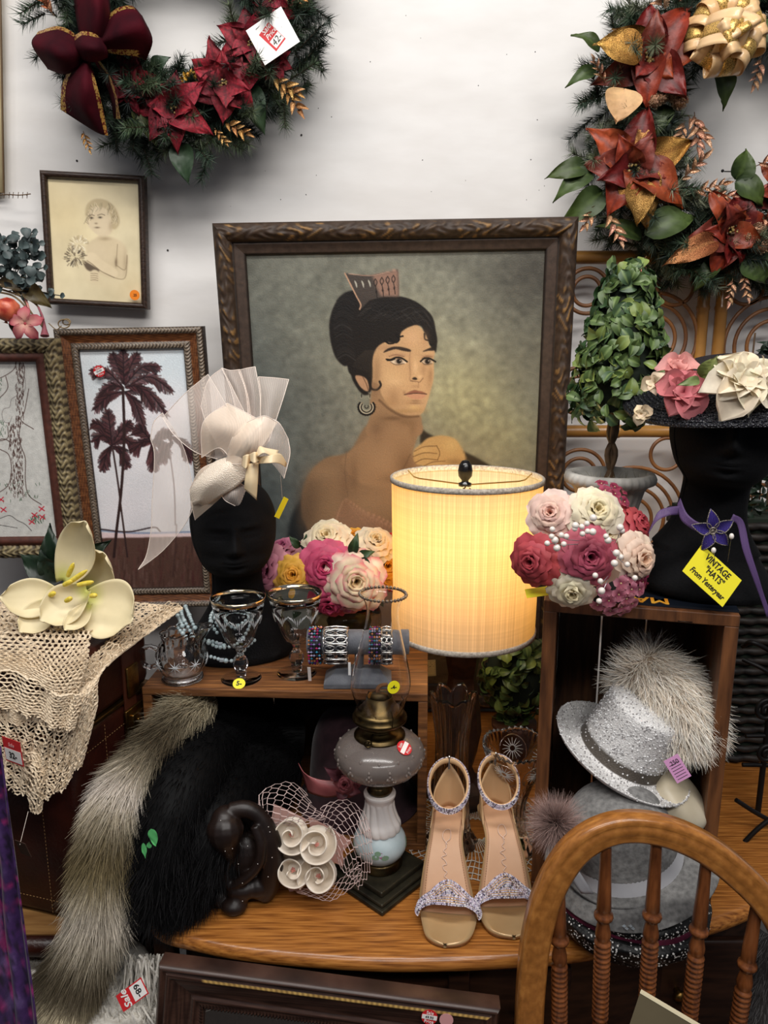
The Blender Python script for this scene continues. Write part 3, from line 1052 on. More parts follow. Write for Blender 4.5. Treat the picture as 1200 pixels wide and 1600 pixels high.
# ---- embroidery
T = Paint(-140, 540, 110, 860, (198, 196, 190), 2)
T.mottle(.02, 2.0, 8)
BR = (66, 40, 34)
for o_ in ([(85, 275), (75, 320), (20, 360), (-80, 400)], [(120, 290), (128, 330), (118, 420)], [(150, 425), (128, 540), (110, 590), (175, 635)], [(30, 360), (40, 420), (0, 470), (-60, 500)], [(40, 620), (40, 680), (-10, 700)], [(0, 740), (46, 770), (60, 850), (40, 930), (-30, 980)],
           [(110, 600), (100, 660), (108, 720), (132, 790), (132, 900), (150, 980), (215, 1028)], [(46, 740), (48, 700), (0, 690), (-60, 760)]):
    T.line(o_, 1.1, BR, 1, .5, f=f4)
T.line([(0, 1100), (50, 1085), (90, 1110), (130, 1130), (165, 1165)], .8, (40, 36, 36), 1, .5, f=f4)
T.line([(-60, 1160), (-20, 1135), (30, 1140), (90, 1150)], .8, (40, 36, 36), 1, .5, f=f4)
T.line([(130, 370), (120, 362), (80, 410), (90, 455), (60, 480), (50, 520), (20, 530), (10, 560), (22, 596), (50, 600), (62, 570)], .6, (90, 80, 80), 1, .5, f=f4)
T.line([(130, 370), (132, 420), (110, 480), (90, 540)], .6, (90, 80, 80), 1, .5, f=f4)
for i in range(330):
    t = RN.uniform(0, 1)
    if i % 3 == 0:
        x, y = 100 + RN.uniform(-18, 22), 280 + t * 320
    else:
        y = 600 + t * 380
        x = 80 + RN.uniform(-32, 34) + (y - 700) * .05
        if y > 880:
            x += RN.uniform(-30, 20)
    T.line([(x, y), (x + RN.uniform(-3, 3), y + 14)], .9, BR, .95, .4, f=f4)
for i in range(120):
    x, y = RN.choice(((RN.uniform(-10, 210), RN.uniform(920, 1025)), (RN.uniform(-30, 30), RN.uniform(600, 680)), (RN.uniform(160, 235), RN.uniform(1095, 1130)), (RN.uniform(-80, 10), RN.uniform(340, 500))))
    T.line([(x, y), (x + RN.uniform(-9, 9), y - 14)], .8, (58, 84, 60), .9, .4, f=f4)
for x, y in ((217, 1050), (180, 1083), (220, 1093), (165, 1118), (18, 1055), (5, 1002), (-40, 1030), (-60, 1080)):
    T.line([(x - 14, y - 10), (x + 14, y + 10)], 1.7, (190, 30, 52), 1, .5, f=f4)
    T.line([(x - 12, y + 12), (x + 12, y - 12)], 1.7, (190, 30, 52), 1, .5, f=f4)
q = (-.761, 1.354, math.radians(3.4), math.radians(-.1), math.radians(2.4), .265, .442)
ctr, Rm, W_, H_ = picture_rect(q, 1.50)
emb = thing('framed_embroidery', 'gilt scroll frame with stitched picture of a tree and squirrel', 'picture', ctr)
PW3 = .044


def orn3(d, s):
    return np.sin(s * 380 + 2.0 * np.sin(d * 330)) * np.cos(d * 300 + 1.2 * np.sin(s * 190))


def hf_emb(d, s):
    x = d / PW3
    return np.where(x < .62, .008 + .008 * np.sin(np.clip(x / .62, 0, 1) * PI) + .0022 * orn3(d, s), .008 + .004 * np.sin(np.clip((x - .62) / .38, 0, 1) * PI))


rails(emb, ctr, Rm, W_, H_, PW3, hf_emb, lambda d, s, h: mix(mix(col3((70, 58, 40)), col3((158, 142, 104)), sm(orn3(d, s), -.5, .5)), col3((84, 42, 30)), (d / PW3 > .62) * 1.0), M_FRAMEV, .0016, 26, .015)
canvas(emb, ctr, Rm, W_ - 2 * PW3 + .003, H_ - 2 * PW3 + .003, T, mat('linen', vcol=True, c2=(.88, .88, .87), rough=.85, scale=500, bump=.3), nx=230, ny=350)

# ---------------------------------------------------------------- furniture
M_OAK = mat('golden_oak', (106, 60, 24), .26, c2=(186, 124, 60), c3=(156, 98, 44), scale=16, stretch=(1, 18, 18), contrast=(.3, .7), bump=.12, detail=8)
M_OAKZ = mat('golden_oak_chair', (134, 84, 36), .3, c2=(180, 120, 58), c3=(158, 101, 46), scale=75, stretch=(1, 3, 1), contrast=(.3, .7), detail=7, coat=.3)
M_SPIN = mat('spindle_oak', (84, 44, 20), .32, c2=(134, 78, 40), scale=22, stretch=(6, 6, .8), contrast=(.35, .7), coat=.3)
M_CRATE = mat('crate_pine', (72, 42, 20), .6, c2=(146, 96, 52), c3=(112, 70, 36), scale=14, stretch=(1, 12, 12), contrast=(.3, .72), bump=.3, detail=9)
M_CRATED = mat('crate_old_wood', (50, 30, 18), .65, c2=(98, 64, 38), scale=10, stretch=(9, 9, 1.2), contrast=(.3, .72), bump=.35, detail=9)
M_DARKW = mat('dark_walnut', (34, 20, 14), .4, c2=(62, 38, 26), scale=12, stretch=(1, 8, 8), detail=6)

# desk: bow-front top with rounded nosing, body below
desk = thing('oak_desk', 'oak desk with bow-front top holding the lamps, crates and sandals', 'desk', (.1, 1.2, 0))
fr = cr([(-.36, 1.02), (-.345, .96), (-.318, .925), (-.268, .907), (-.175, .886), (0, .870), (.173, .876), (.281, .889), (.451, .93), (.577, .985), (.70, 1.06), (.78, 1.18), (.80, 1.36)], 70)
bk = np.stack([np.linspace(-.36, .80, 70), np.full(70, 1.585)], 1)
mb = MB()
rowsT = []
for t in np.linspace(0, 1, 14):
    q2 = bk * (1 - t) + fr * t
    rowsT.append(np.column_stack([q2, np.full(70, .75)]))
Tn = np.gradient(fr, axis=0)
Tn /= np.linalg.norm(Tn, axis=1)[:, None]
On = np.stack([Tn[:, 1], -Tn[:, 0]], 1)
rowsT[-1][:, :2] -= On * .008
for a in np.linspace(.15, 1, 7) * PI / 1.15:
    rowsT.append(np.column_stack([fr - On * .008 + On * .012 * math.sin(a), .75 - .0125 + .0125 * math.cos(a) * np.ones(70)]))
rowsT.append(np.column_stack([fr - On * .05, np.full(70, .722)]))
mb.grid(np.array(rowsT))
mb.build('desk_top', M_OAK, desk)
mb = MB()
ins = fr - On * .05
mb.grid(np.stack([np.column_stack([ins, np.full(70, .722)]), np.column_stack([ins, np.full(70, .05)])]))
mb.build('curved_front', M_DARKW, desk)
for px, py, yy in ((262, 1500, .965), (715, 1560, .925), (1000, 1560, .985)):
    p = at(px, py, yy)
    mb = MB()
    mb.box((p[0], yy + .0, .36), (.03, .03, .72))
    mb.build('pilaster', M_DARKW, desk, bevel=.003)
for x0, x1 in ((-.22, .05), (.12, .27), (.34, .55)):
    mb = MB()
    yy = np.interp((x0 + x1) / 2, fr[:50, 0], fr[:50, 1]) + .052
    mb.box(((x0 + x1) / 2, yy, .6), (x1 - x0, .014, .17))
    dr = mb.build('drawer_front', M_DARKW, desk, bevel=.004)
    mb = MB()
    mb.lathe([(0, .022), (.009, .02), (.011, .014), (.005, .008), (.005, 0)], ((x0 + x1) / 2, yy - .006, .6), 14, rotm('X', PI / 2))
    mb.build('drawer_knob', mat('old_brass', (150, 116, 62), .35, 1, c2=(92, 70, 38), scale=60), dr)
M_BRASS = MATS['old_brass']
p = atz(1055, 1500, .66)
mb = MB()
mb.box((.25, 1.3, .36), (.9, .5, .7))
mb.build('desk_carcass', mat('carcass_dark_wood', (22, 14, 10), .8), desk, smooth=False)  # carcass in one even, very dark wood colour

# ---- left crate (open front)
AX = lambda yaw: (np.array([math.cos(yaw), math.sin(yaw), 0]), np.array([-math.sin(yaw), math.cos(yaw), 0]))


def crate(name, label, o, yaw, w, d, h, t, m, slats=False, staples=()):
    """o = front-left-bottom corner"""
    X, Y = AX(yaw)
    R3 = np.stack([X, Y, (0, 0, 1)], 1)
    r_ = thing(name, label, 'crate', (*(np.array(o)[:2] + X[:2] * w / 2 + Y[:2] * d / 2), o[2]))
    o = np.array(o, float)

    def pl(n, x0, x1, y0, y1, z0, z1, mm=m, bev=.0015):
        mb = MB()
        mb.box(((x0 + x1) / 2, (y0 + y1) / 2, (z0 + z1) / 2), (x1 - x0, y1 - y0, z1 - z0))
        mb.v[0] = mb.v[0] @ R3.T + o
        return mb.build(n, mm, r_, smooth=False, bevel=bev)
    k = 3
    for i in range(k):
        pl('top_plank', 0, w, i * d / k, (i + 1) * d / k - .0012, h - t - RN.uniform(0, .0008), h)
    pl('bottom_plank', 0, w, 0, d, 0, t)
    pl('side_board', 0, t * 1.15, 0.0004, d, t, h - t)
    pl('side_board', w - t * 1.15, w, 0.0004, d, t, h - t)
    for i in range(3):
        pl('back_slat', t * 1.16 + (w - 2.32 * t) * i / 3, t * 1.16 + (w - 2.32 * t) * (i + 1) / 3 - (.003 if i < 2 else 0), d - .008, d - .001, t, h - t, M_CRATED)
    for sx, sz in staples:
        mb = MB()
        mb.tube([(sx - .009, .002, sz), (sx - .009, -.0012, sz), (sx + .009, -.0012, sz), (sx + .009, .002, sz)], .0006, 5)
        mb.v = [v @ R3.T + o for v in mb.v]
        mb.build('staple', mat('staple_steel', (60, 54, 48), .4, 1), r_)
    return r_, R3, o


lc_o = (-.386, 1.118, .7505)
crate('wooden_crate', 'light wooden crate holding the goblets and bracelet stand on top', lc_o, math.radians(-3.2), .455, .27, .2765, .013, M_CRATE)
M_CRATER = mat('crate_brown', (66, 38, 20), .5, c2=(122, 76, 42), scale=10, stretch=(9, 9, 1.2), contrast=(.3, .72), bump=.35, detail=9)
rc_yaw = math.atan2(.937 - 1.0, .468 - .225)
rc, rcR, rco = crate('wooden_crate', 'tall dark wooden crate holding the stacked hats, mannequin on top', (.222, 1.0, .7505), rc_yaw, .252, .25, .462, .016, M_CRATER, staples=((.085, .448), (.185, .448)))

# ---- suitcase trunk on a side table, left
M_LEATH = mat('oxblood_leather', (40, 15, 10), .38, c2=(62, 25, 15), scale=14, bump=.35, bscale=200)
trunk = thing('leather_suitcase', 'oxblood leather suitcase with brass latch under the crochet cloths', 'suitcase', (-.56, 1.13, .712))
c0 = np.array([-.442, .975, .712])
e1, e2 = np.array([-.962, .272, 0]), np.array([.26, .965, 0])
R3 = np.stack([-e1, e2, (0, 0, 1)], 1)


def tr_box(n, c, d, m, par=trunk, bev=.006):
    mb = MB()
    mb.box(c, d)
    mb.v[0] = mb.v[0] @ R3.T + c0
    return mb.build(n, m, par, bevel=bev)


tr_box('body', (-.26, .1, .15), (.52, .20, .30), M_LEATH, bev=.012)
lid = tr_box('lid', (-.26, .1, .36), (.524, .204, .113), M_LEATH, bev=.014)
tr_box('lid_rim', (-.26, .1, .301), (.526, .206, .006), mat('brass_dull', (128, 100, 60), .4, 1, c2=(84, 64, 38), scale=40), bev=.001)
M_STIT = mat('stitch_thread', (168, 130, 84), .8)
mb = MB()
for x in np.arange(.02, .19, .006):
    mb.box((.0012, x, .265), (.0005, .0028, .0007))
for z in np.arange(.01, .29, .006):
    mb.box((.0012, .075, z), (.0005, .0007, .0028))
    mb.box((-.06, -.0012, z), (.0007, .0005, .0028))
for x in np.arange(-.5, -.01, .006):
    mb.box((x, -.0012, .03), (.0028, .0005, .0007))
mb.v = [v @ R3.T + c0 for v in mb.v]
mb.build('stitching', M_STIT, trunk, smooth=False, kind='stuff')
tr_box('strap', (.003, .14, .2), (.004, .03, .41), mat('leather_strap', (72, 34, 20), .4), bev=.001)
lt = tr_box('latch_plate', (.006, .145, .262), (.006, .05, .05), M_BRASS, bev=.002)
tr_box('latch_hasp', (.011, .145, .262), (.006, .03, .03), M_BRASS, lt, .002)
tr_box('latch_button', (.015, .145, .262), (.004, .012, .012), M_BRASS, lt, .002)
tr_box('hasp', (.006, .145, .33), (.006, .03, .05), M_BRASS, lt, .002)
st = thing('side_table', 'small wooden side table under the leather suitcase at the left', 'table', (-.75, 1.15, 0))
mb = MB()
P4 = np.array([(-1.15, .962), (-.435, .957), (-.405, .99), (-.39, 1.3), (-1.15, 1.4)])
mb.prism(P4, (1, 0, 0), (0, 1, 0), (0, 0, .7115), .028)
mb.build('table_top', mat('table_tan', (150, 112, 66), .4, c2=(116, 80, 44), scale=10, stretch=(1, 8, 8)), st, smooth=False, bevel=.004)
mb = MB()
mb.tube([(-1.15, .956, .697), (-.435, .951, .697), (-.40, .985, .697), (-.385, 1.3, .697)], .0145, 10)
mb.build('leather_edging', M_LEATH, st)
for x, y in ((-1.1, 1.0), (-.44, 1.13), (-1.1, 1.33), (-.44, 1.25)):
    mb = MB()
    mb.lathe([(.016, 0), (.02, .3), (.026, .6), (.026, .684)], (x, y, 0), 12)
    mb.build('leg', M_DARKW, st)

# ---- mannequin heads
M_FOAM = mat('black_foam_flock', (9, 9, 11), .85, c2=(14, 14, 16), scale=300, bump=.3, spec=.2)


def mannequin(label, base, sc, yaw, roll=0, name='mannequin_head', bw=1.0):
    r_ = thing(name, label, 'mannequin', base)
    R3 = rotm('Z', yaw) @ rotm('Y', roll)
    #        z     a     b    yc
    K = np.array([(0, .098, .074, .005), (.004, .101, .077, .005), (.012, .101, .077, .005), (.030, .092, .068, .006), (.050, .074, .056, .008), (.075, .055, .046, .010), (.098, .046, .042, .008), (.115, .044, .042, .003),
                  (.126, .0445, .047, -.004), (.134, .047, .056, -.012), (.144, .052, .067, -.015), (.158, .060, .076, -.014), (.175, .066, .083, -.011), (.195, .071, .088, -.008), (.215, .073, .091, -.006), (.240, .0735, .093, -.004), (.262, .070, .090, -.003), (.285, .061, .079, 0), (.303, .046, .060, .002), (.315, .028, .036, .004), (.3205, .012, .015, .004), (.322, .001, .001, .004)])
    K = cr(K, 130)
    n = 120
    th = np.linspace(0, 2 * PI, n, endpoint=False)
    z = K[:, 0][:, None] * np.ones(n)
    a, b, yc = K[:, 1][:, None], K[:, 2][:, None], K[:, 3][:, None]
    bb = np.where(z < .06, 1, 1.0)
    x = a * np.cos(th) * np.where(z < .05, bw, 1)
    y = yc + b * np.sin(th) * bb
    fr_ = np.clip(-np.sin(th), 0, 1)[None]
    G = lambda zc, sz, xc, sx: np.exp(-((z - zc) / sz) ** 2 - ((x - xc) / sx) ** 2)
    d = .0
    d = d + .017 * G(.198, .011, 0, .0085) + .011 * G(.212, .014, 0, .0065) + .006 * G(.230, .016, 0, .006) + .004 * (G(.193, .006, .009, .006) + G(.193, .006, -.009, .006))
    d = d - .008 * (G(.226, .010, .026, .016) + G(.226, .010, -.026, .016)) + .0055 * (G(.224, .0065, .027, .012) + G(.224, .0065, -.027, .012)) - .0022 * (G(.2185, .0014, .027, .013) + G(.2185, .0014, -.027, .013))
    d = d + .004 * (G(.242, .006, .026, .018) + G(.242, .006, -.026, .018))
    d = d + .0065 * G(.1735, .0035, 0, .015) + .007 * G(.166, .0038, 0, .012) - .003 * G(.1697, .0014, 0, .017) - .004 * G(.158, .004, 0, .012) + .006 * G(.148, .009, 0, .014)
    d = d - .004 * G(.18, .012, .04, .02) - .004 * G(.18, .012, -.04, .02)
    y = y - d * (fr_ > .05)
    z = np.interp(z, [0, .03, .09, .118, .148, .322], [0, .036, .105, .152, .173, .322])
    P = np.stack([x, y, z], -1) * sc
    P = P @ R3.T + np.asarray(base)
    mb = MB()
    mb.grid(P, wv=True)
    mb.fan(P[0], flip=True)
    mb.fan(P[-1])
    mb.build('bust', M_FOAM, r_)
    sv = MB()
    seam = []
    for zz in np.linspace(.07, .30, 40):
        i = np.argmin(abs(K[:, 0] - zz))
        seam.append((K[i, 1] * .93 * -1, K[i, 3] - K[i, 2] * .37, K[i, 0]))
    seam = np.array(seam)
    seam[:, 2] = np.interp(seam[:, 2], [0, .03, .09, .118, .148, .322], [0, .036, .105, .152, .173, .322])
    sv.tube(np.array(seam) * sc @ R3.T + np.asarray(base), .0009, 5)
    sv.build('moulding_seam', M_FOAM, r_)
    return r_, R3


m1b = np.array([-.252, 1.262, 1.0275])
m1, m1R = mannequin('black foam mannequin head wearing the cream tulle fascinator and pearls', m1b, .98, math.radians(12), math.radians(-1.5))
m2b = np.array([.452, 1.038, 1.2175])
m2, m2R = mannequin('black foam mannequin head in flowered hat with purple brooch choker', m2b, 1.0, math.radians(-18), math.radians(4), bw=.92)

# ---- rattan screen behind right
M_BAM = mat('bamboo', (126, 84, 36), .35, c2=(174, 126, 62), scale=8, stretch=(1, 1, 1), contrast=(.3, .7), coat=.2)
M_RAT = mat('rattan_ring', (92, 56, 30), .45, c2=(140, 92, 50), scale=14)
screen = thing('rattan_screen', 'bamboo and rattan folding screen with curled rings behind topiary', 'screen', (.62, 1.64, 0))


def pole(p0, p1, r=.0125):
    p0, p1 = np.array(p0), np.array(p1)
    L = np.linalg.norm(p1 - p0)
    k = max(2, int(L / .16))
    t, rr = [], []
    for i in range(k + 1):
        for dt, f_ in ((-.012, 1), (-.004, 1.12), (.004, 1.12), (.012, 1)):
            tt = i / k + dt / L * .5
            if 0 <= tt <= 1:
                t.append(tt)
                rr.append(r * f_)
    P = p0 + np.outer(t, p1 - p0)
    mb = MB()
    mb.tube(P, rr, 12)
    mb.build('bamboo_pole', M_BAM, screen)


Ys = 1.645
xa, xb = at(1097, 500, Ys)[0], at(1124, 500, Ys)[0]
ztop, zmid = at(950, 402, Ys)[2], at(960, 674, Ys)[2]
xl = at(880, 500, Ys)[0] - .03
pole((xa, Ys, .02), (xa, Ys, ztop + .06))
pole((xb + .002, Ys, .02), (xb + .002, Ys, ztop + .06))
pole((xl, Ys, .02), (xl, Ys, ztop + .06))
pole((xl, Ys + .002, ztop), (xa, Ys + .002, ztop), .0135)
pole((xl, Ys + .002, zmid), (xa, Ys + .002, zmid), .0135)
pole((xb, Ys + .002, ztop), (xb + .42, Ys + .002, ztop), .0135)
pole((xb, Ys + .002, zmid), (xb + .42, Ys + .002, zmid), .0135)
pole((xb + .42, Ys, .02), (xb + .42, Ys, ztop + .06))
pole((xl, Ys + .002, 1.0), (xa, Ys + .002, 1.0), .0135)
for cx, cy, rads in ((1018, 530, (70, 54, 36, 22)), (1204, 540, (74, 56, 38)), (1055, 448, (28,)), (1166, 447, (28,)), (917, 455, (34, 22)), (1041, 709, (25,)), (984, 812, (83, 68, 52, 34)), (905, 742, (40, 26)), (1180, 800, (60, 44, 28)), (905, 610, (36, 22)), (1170, 990, (40,)), (1185, 930, (70, 50))):
    c = at(cx, cy, Ys)
    k = mpp(c)
    for j, r_ in enumerate(rads):
        a = np.linspace(0, 2 * PI, 44, endpoint=False)
        mb = MB()
        mb.tube(np.stack([c[0] + r_ * k * np.cos(a), np.full(44, Ys + .004 * ((j % 2) - .5)), c[2] + r_ * k * np.sin(a)], 1), .0042, 7, closed=True, up=(0, 1, 0))
        mb.build('rattan_ring', M_RAT, screen)

# ---- table lamp with drum shade
lx, ly = .139, 1.25
lamp = thing('table_lamp', 'lit table lamp with cream woven drum shade and dark wooden base', 'lamp', (lx, ly, .75))
zt, zb = 1.345, 1.073


def shade_mat():
    m = bpy.data.materials.new('woven_shade')
    m.use_nodes = True
    nt = m.node_tree
    N, L = nt.nodes, nt.links
    b = N['Principled BSDF']
    at_ = N.new('ShaderNodeAttribute')
    at_.attribute_name = 'Col'
    L.new(at_.outputs['Color'], b.inputs['Base Color'])
    b.inputs['Roughness'].default_value = .8
    tr = N.new('ShaderNodeBsdfTranslucent')
    mx = N.new('ShaderNodeMix')
    mx.data_type = 'RGBA'
    mx.blend_type = 'MULTIPLY'
    mx.inputs[0].default_value = 1
    mx.inputs[7].default_value = (1, .70, .34, 1)
    L.new(at_.outputs['Color'], mx.inputs[6])
    L.new(mx.outputs[2], tr.inputs[0])
    ms = N.new('ShaderNodeMixShader')
    ms.inputs[0].default_value = .55
    L.new(b.outputs[0], ms.inputs[1])
    L.new(tr.outputs[0], ms.inputs[2])
    L.new(ms.outputs[0], N['Material Output'].inputs[0])
    return m


M_SHADE = shade_mat()
n, mrow = 560, 130
th = np.linspace(0, 2 * PI, n, endpoint=False)
zz = np.linspace(zb, zt, mrow)
rr = np.interp(zz, [zb, zt], [.1225, .1265])[:, None]
wv = NP.uniform(.55, 1, (1, n)) ** 1.2 * np.where(np.arange(n) % 3 == 0, .78, 1)[None]
wz = NP.uniform(.62, 1, (mrow, 1)) * np.where(np.arange(mrow) % 2 == 0, .86, 1)[:, None]
wt = np.clip(.30 + .72 * wv * (.5 + .5 * wz), 0, 1)[..., None]
cc = col3((158, 138, 100)) * (1 - wt) + col3((255, 246, 222)) * wt
for nm, off in (('shade', 0),):
    mb = MB()
    mb.grid(np.stack([lx + rr * np.cos(th), ly + rr * np.sin(th), zz[:, None] * np.ones(n)], -1), wv=True, col=cc)
    shd = mb.build('shade', M_SHADE, lamp)
M_TRIM = mat('grey_trim', (196, 186, 172), .85, c2=(150, 140, 128), scale=260, bump=.5)
for z0, r0 in ((zt, .1265), (zb + .008, .1227)):
    mb = MB()
    mb.lathe([(r0 + .0002, z0 - .008), (r0 + .0022, z0 - .007), (r0 + .0022, z0), (r0, z0 + .0015), (r0 - .002, z0), (r0 - .002, z0 - .008)], (lx, ly, 0), 90)
    mb.build('shade_trim', M_TRIM, lamp)
M_BLK = mat('black_lacquer', (14, 12, 12), .25, coat=.3)
mb = MB()
mb.lathe([(.0005, zt + .040), (.006, zt + .039), (.0105, zt + .032), (.0125, zt + .022), (.0115, zt + .013), (.006, zt + .006), (.006, zt + .003), (.011, zt + .001), (.011, zt - .004), (.0005, zt - .005)], (lx - .003, ly, -.012), 24)
mb.build('finial', M_BLK, lamp)
M_WIRE = mat('gold_wire', (176, 142, 84), .35, 1)
for a in (.35, 2.45, 4.5):
    mb = MB()
    mb.tube([(lx, ly, zt - .014), (lx + .1 * math.cos(a), ly + .1 * math.sin(a), zt - .014), (lx + .112 * math.cos(a), ly + .112 * math.sin(a), zt - .012), (lx + .1252 * math.cos(a), ly + .1252 * math.sin(a), zt - .001)], .0013, 6)
    mb.build('shade_spider', M_WIRE, lamp)
mb = MB()
mb.tube(cr([(lx - .004, ly, zt - .02), (lx - .045, ly, zt - .06), (lx - .05, ly, zt - .14), (lx - .02, ly, zt - .2), (lx + .02, ly, zt - .2), (lx + .05, ly, zt - .14), (lx + .045, ly, zt - .06), (lx + .004, ly, zt - .02)], 40), .0015, 6)
mb.build('harp', M_WIRE, lamp)
mb = MB()
mb.lathe([(.0005, 1.228), (.018, 1.222), (.028, 1.2), (.028, 1.185), (.018, 1.16), (.012, 1.145), (.012, 1.13)], (lx, ly, 0), 20)
mb.build('bulb', mat('bulb_glow', (255, 230, 180), .4, emit=(255, 214, 140), estr=6), lamp)
bl = bpy.data.lights.new('bulb_light', 'POINT')
bl.energy, bl.color, bl.shadow_soft_size = 1.4, (1, .76, .40), .03
blo = bpy.data.objects.new('bulb_light', bl)
COL.objects.link(blo)
blo.location = (lx, ly, 1.262)
mb = MB()
mb.lathe([(.0005, .752), (.062, .752), (.064, .76), (.05, .775), (.03, .79), (.022, .81), (.03, .84), (.037, .88), (.034, .92), (.025, .99), (.030, 1.02), (.033, 1.05), (.028, 1.09), (.012, 1.105), (.011, 1.13), (.0005, 1.131)], (lx, ly, 0), 8)
mb.build('lamp_base', M_DARKW, lamp, smooth=False, bevel=.001)

# ---- bow-back chair
chair = thing('bow_back_chair', 'oak bow-back chair with turned ringed spindles in front of the desk', 'chair', (.335, .66, 0))
hp = [(826, 1600, .800), (829, 1540, .800), (838, 1460, .800), (860, 1385, .801), (900, 1325, .802), (955, 1294, .803), (1020, 1293, .803), (1090, 1318, .802), (1150, 1362, .801), (1200, 1415, .800), (1235, 1480, .799), (1250, 1545, .798), (1256, 1600, .797)]
H = pxp(hp, 70)
H = np.vstack([[H[0] - (H[1] - H[0]) / np.linalg.norm(H[1] - H[0]) * .28], H, [H[-1] + (H[-1] - H[-2]) / np.linalg.norm(H[-1] - H[-2]) * .28]])
mb = MB()
m_ = len(H)
T_ = np.gradient(H, axis=0)
T_ /= np.linalg.norm(T_, axis=1)[:, None]
nb = np.array([0, 1, 0.0])
sec = [(-.0165, -.0105), (-.012, -.0135), (-.008, -.0118), (-.004, -.0135), (.004, -.0135), (.008, -.0118), (.012, -.0135), (.0165, -.0105), (.0165, .009), (.013, .012), (-.013, .012), (-.0165, .009)]
G = []
for i in range(m_):
    s_ = np.cross(T_[i], nb)
    s_ /= np.linalg.norm(s_)
    G.append([H[i] + s_ * a + nb * b for a, b in sec])
mb.grid(np.array(G), wv=True)
mb.build('bow', M_OAKZ, chair)


def spindle(top, bot, nrings=16):
    a, b = np.array(top), np.array(bot)
    d = b - a
    L = np.linalg.norm(d)
    R_ = frame_z(d)
    prof = [(.0005, 0), (.0062, .001)]
    prof += [(.0062 + .0028 * t ** 1.3, .105 * t) for t in np.linspace(0.05, 1, 8)]
    z = .108
    prof += [(.0075, z), (.0112, z + .003), (.012, z + .006), (.0112, z + .009), (.0068, z + .0115), (.0072, z + .016), (.0095, z + .028), (.0095, z + .034), (.0075, z + .0385)]
    z += .040
    for i in range(nrings):
        prof += [(.0078, z), (.0102, z + .002), (.0104, z + .0035), (.0102, z + .005), (.0078, z + .0068)]
        z += .007
    prof += [(.009, z + .002), (.0098, z + .03), (.011, z + .05), (.008, z + .09), (.006, max(z + .12, L))]
    prof = [(r_, z_) for r_, z_ in prof if z_ <= L or z_ == prof[-1][1]]
    mb = MB()
    mb.lathe(prof, a, 14, R_)
    mb.build('spindle', M_SPIN, chair)


for (tx, ty), (bx, by), off in (((874, 1345), (874, 1600), 0), ((948, 1306), (937, 1600), 0), ((1027, 1306), (1008, 1600), 0), ((1106, 1330), (1076, 1600), 0), ((1188, 1386), (1153, 1600), 0)):
    a, b = at(tx, ty - 8, .803), at(bx, by, .795)
    e = a + (b - a) / abs(b[2] - a[2]) * (a[2] - .455)
    spindle(a, e)
mb = MB()
th = np.linspace(0, 2 * PI, 48, endpoint=False)
sq = lambda c: np.sign(c) * abs(c) ** .6
mb.prism(np.stack([.215 * sq(np.cos(th)), .21 * sq(np.sin(th))], 1), (1, 0, 0), (0, 1, 0), (.335, .63, .46), .03)
mb.build('seat', M_OAKZ, chair, bevel=.006)
for sx in (-1, 1):
    for sy in (-1, 1):
        mb = MB()
        a, b = np.array([.335 + sx * .13, .63 + sy * .13, .432]), np.array([.335 + sx * .18, .63 + sy * .18, .0])
        mb.lathe([(.012, 0), (.014, .06), (.018, .10), (.013, .12), (.019, .2), (.019, .24), (.012, .33), (.01, np.linalg.norm(b - a))], a, 12, frame_z(b - a))
        mb.build('leg', M_SPIN, chair)
# grey board leaning on the chair
gb = thing('grey_board', 'dark grey board with pale edge propped against the chair spindles', 'board', (.28, .68, .46))
tl, tr_, bl_ = at(1000, 1551, .755), at(1140, 1634, .70), at(985, 1780, .70)
X = tr_ - tl
Yd = tl - bl_
Yd = Yd - X * (Yd @ X) / (X @ X)
mb = MB()
w_, h_ = np.linalg.norm(X), .30
Xn, Yn = X / w_, Yd / np.linalg.norm(Yd)
mb.prism([(0, -h_), (w_ * 1.6, -h_), (w_ * 1.6, 0), (0, 0)], Xn, Yn, tl, .005)
mb.build('panel', mat('khaki_panel', (98, 88, 66), .5, c2=(84, 75, 56), scale=8), gb, smooth=False)
mb = MB()
mb.prism([(0, -.0004), (w_ * 1.6, -.0004), (w_ * 1.6, .0022), (0, .0022)], Xn, Yn, tl + np.cross(Xn, Yn) * .0006, .006)
mb.build('pale_edge', mat('pale_edge', (226, 214, 180), .5), gb, smooth=False)

# ---- framed mirror at the foot
q = None
A, B = at(253, 1497, .862), at(781, 1566, .832)
X = (B - A)
wm = np.linalg.norm(X)
X = X / wm
Yv = np.array([0, .10, 1.0])
Yv = Yv - X * (Yv @ X)
Yv /= np.linalg.norm(Yv)
nz = np.cross(X, -Yv)   # pointing +y?
Rm = np.stack([X, np.cross(Yv, X), Yv], 1)
hm = .66
mir_c = (A + B) / 2 - Yv * hm / 2
mirror = thing('framed_mirror', 'dark wooden framed mirror with gold line leaning against the desk front', 'mirror', mir_c - Yv * hm / 2)
PW4 = .062


def cf_mir(d, s, h):
    x = d / PW4
    c = mix(col3((46, 30, 24)), col3((76, 52, 42)), .5 + .5 * np.sin(s * 60 + 8 * np.sin(d * 200)))
    gl = (x > .20) & (x < .27) & (np.sin(s * 9) > -.93) & (s > .06) & (s < .44)
    return mix(c, col3((226, 186, 108)), gl * (.7 + .3 * np.sin(s * 900)))


def hf_mir(d, s):
    x = d / PW4
    return .010 + np.where(x < .15, .006 * np.sin(x / .15 * PI), 0) + np.where((x > .17) & (x < .3), .004, 0) - .006 * sm(x, .3, .7) + np.where((x > .74) & (x < .84), .003, 0) + np.where(x > .92, .002 * np.sin(s * 1400), 0)


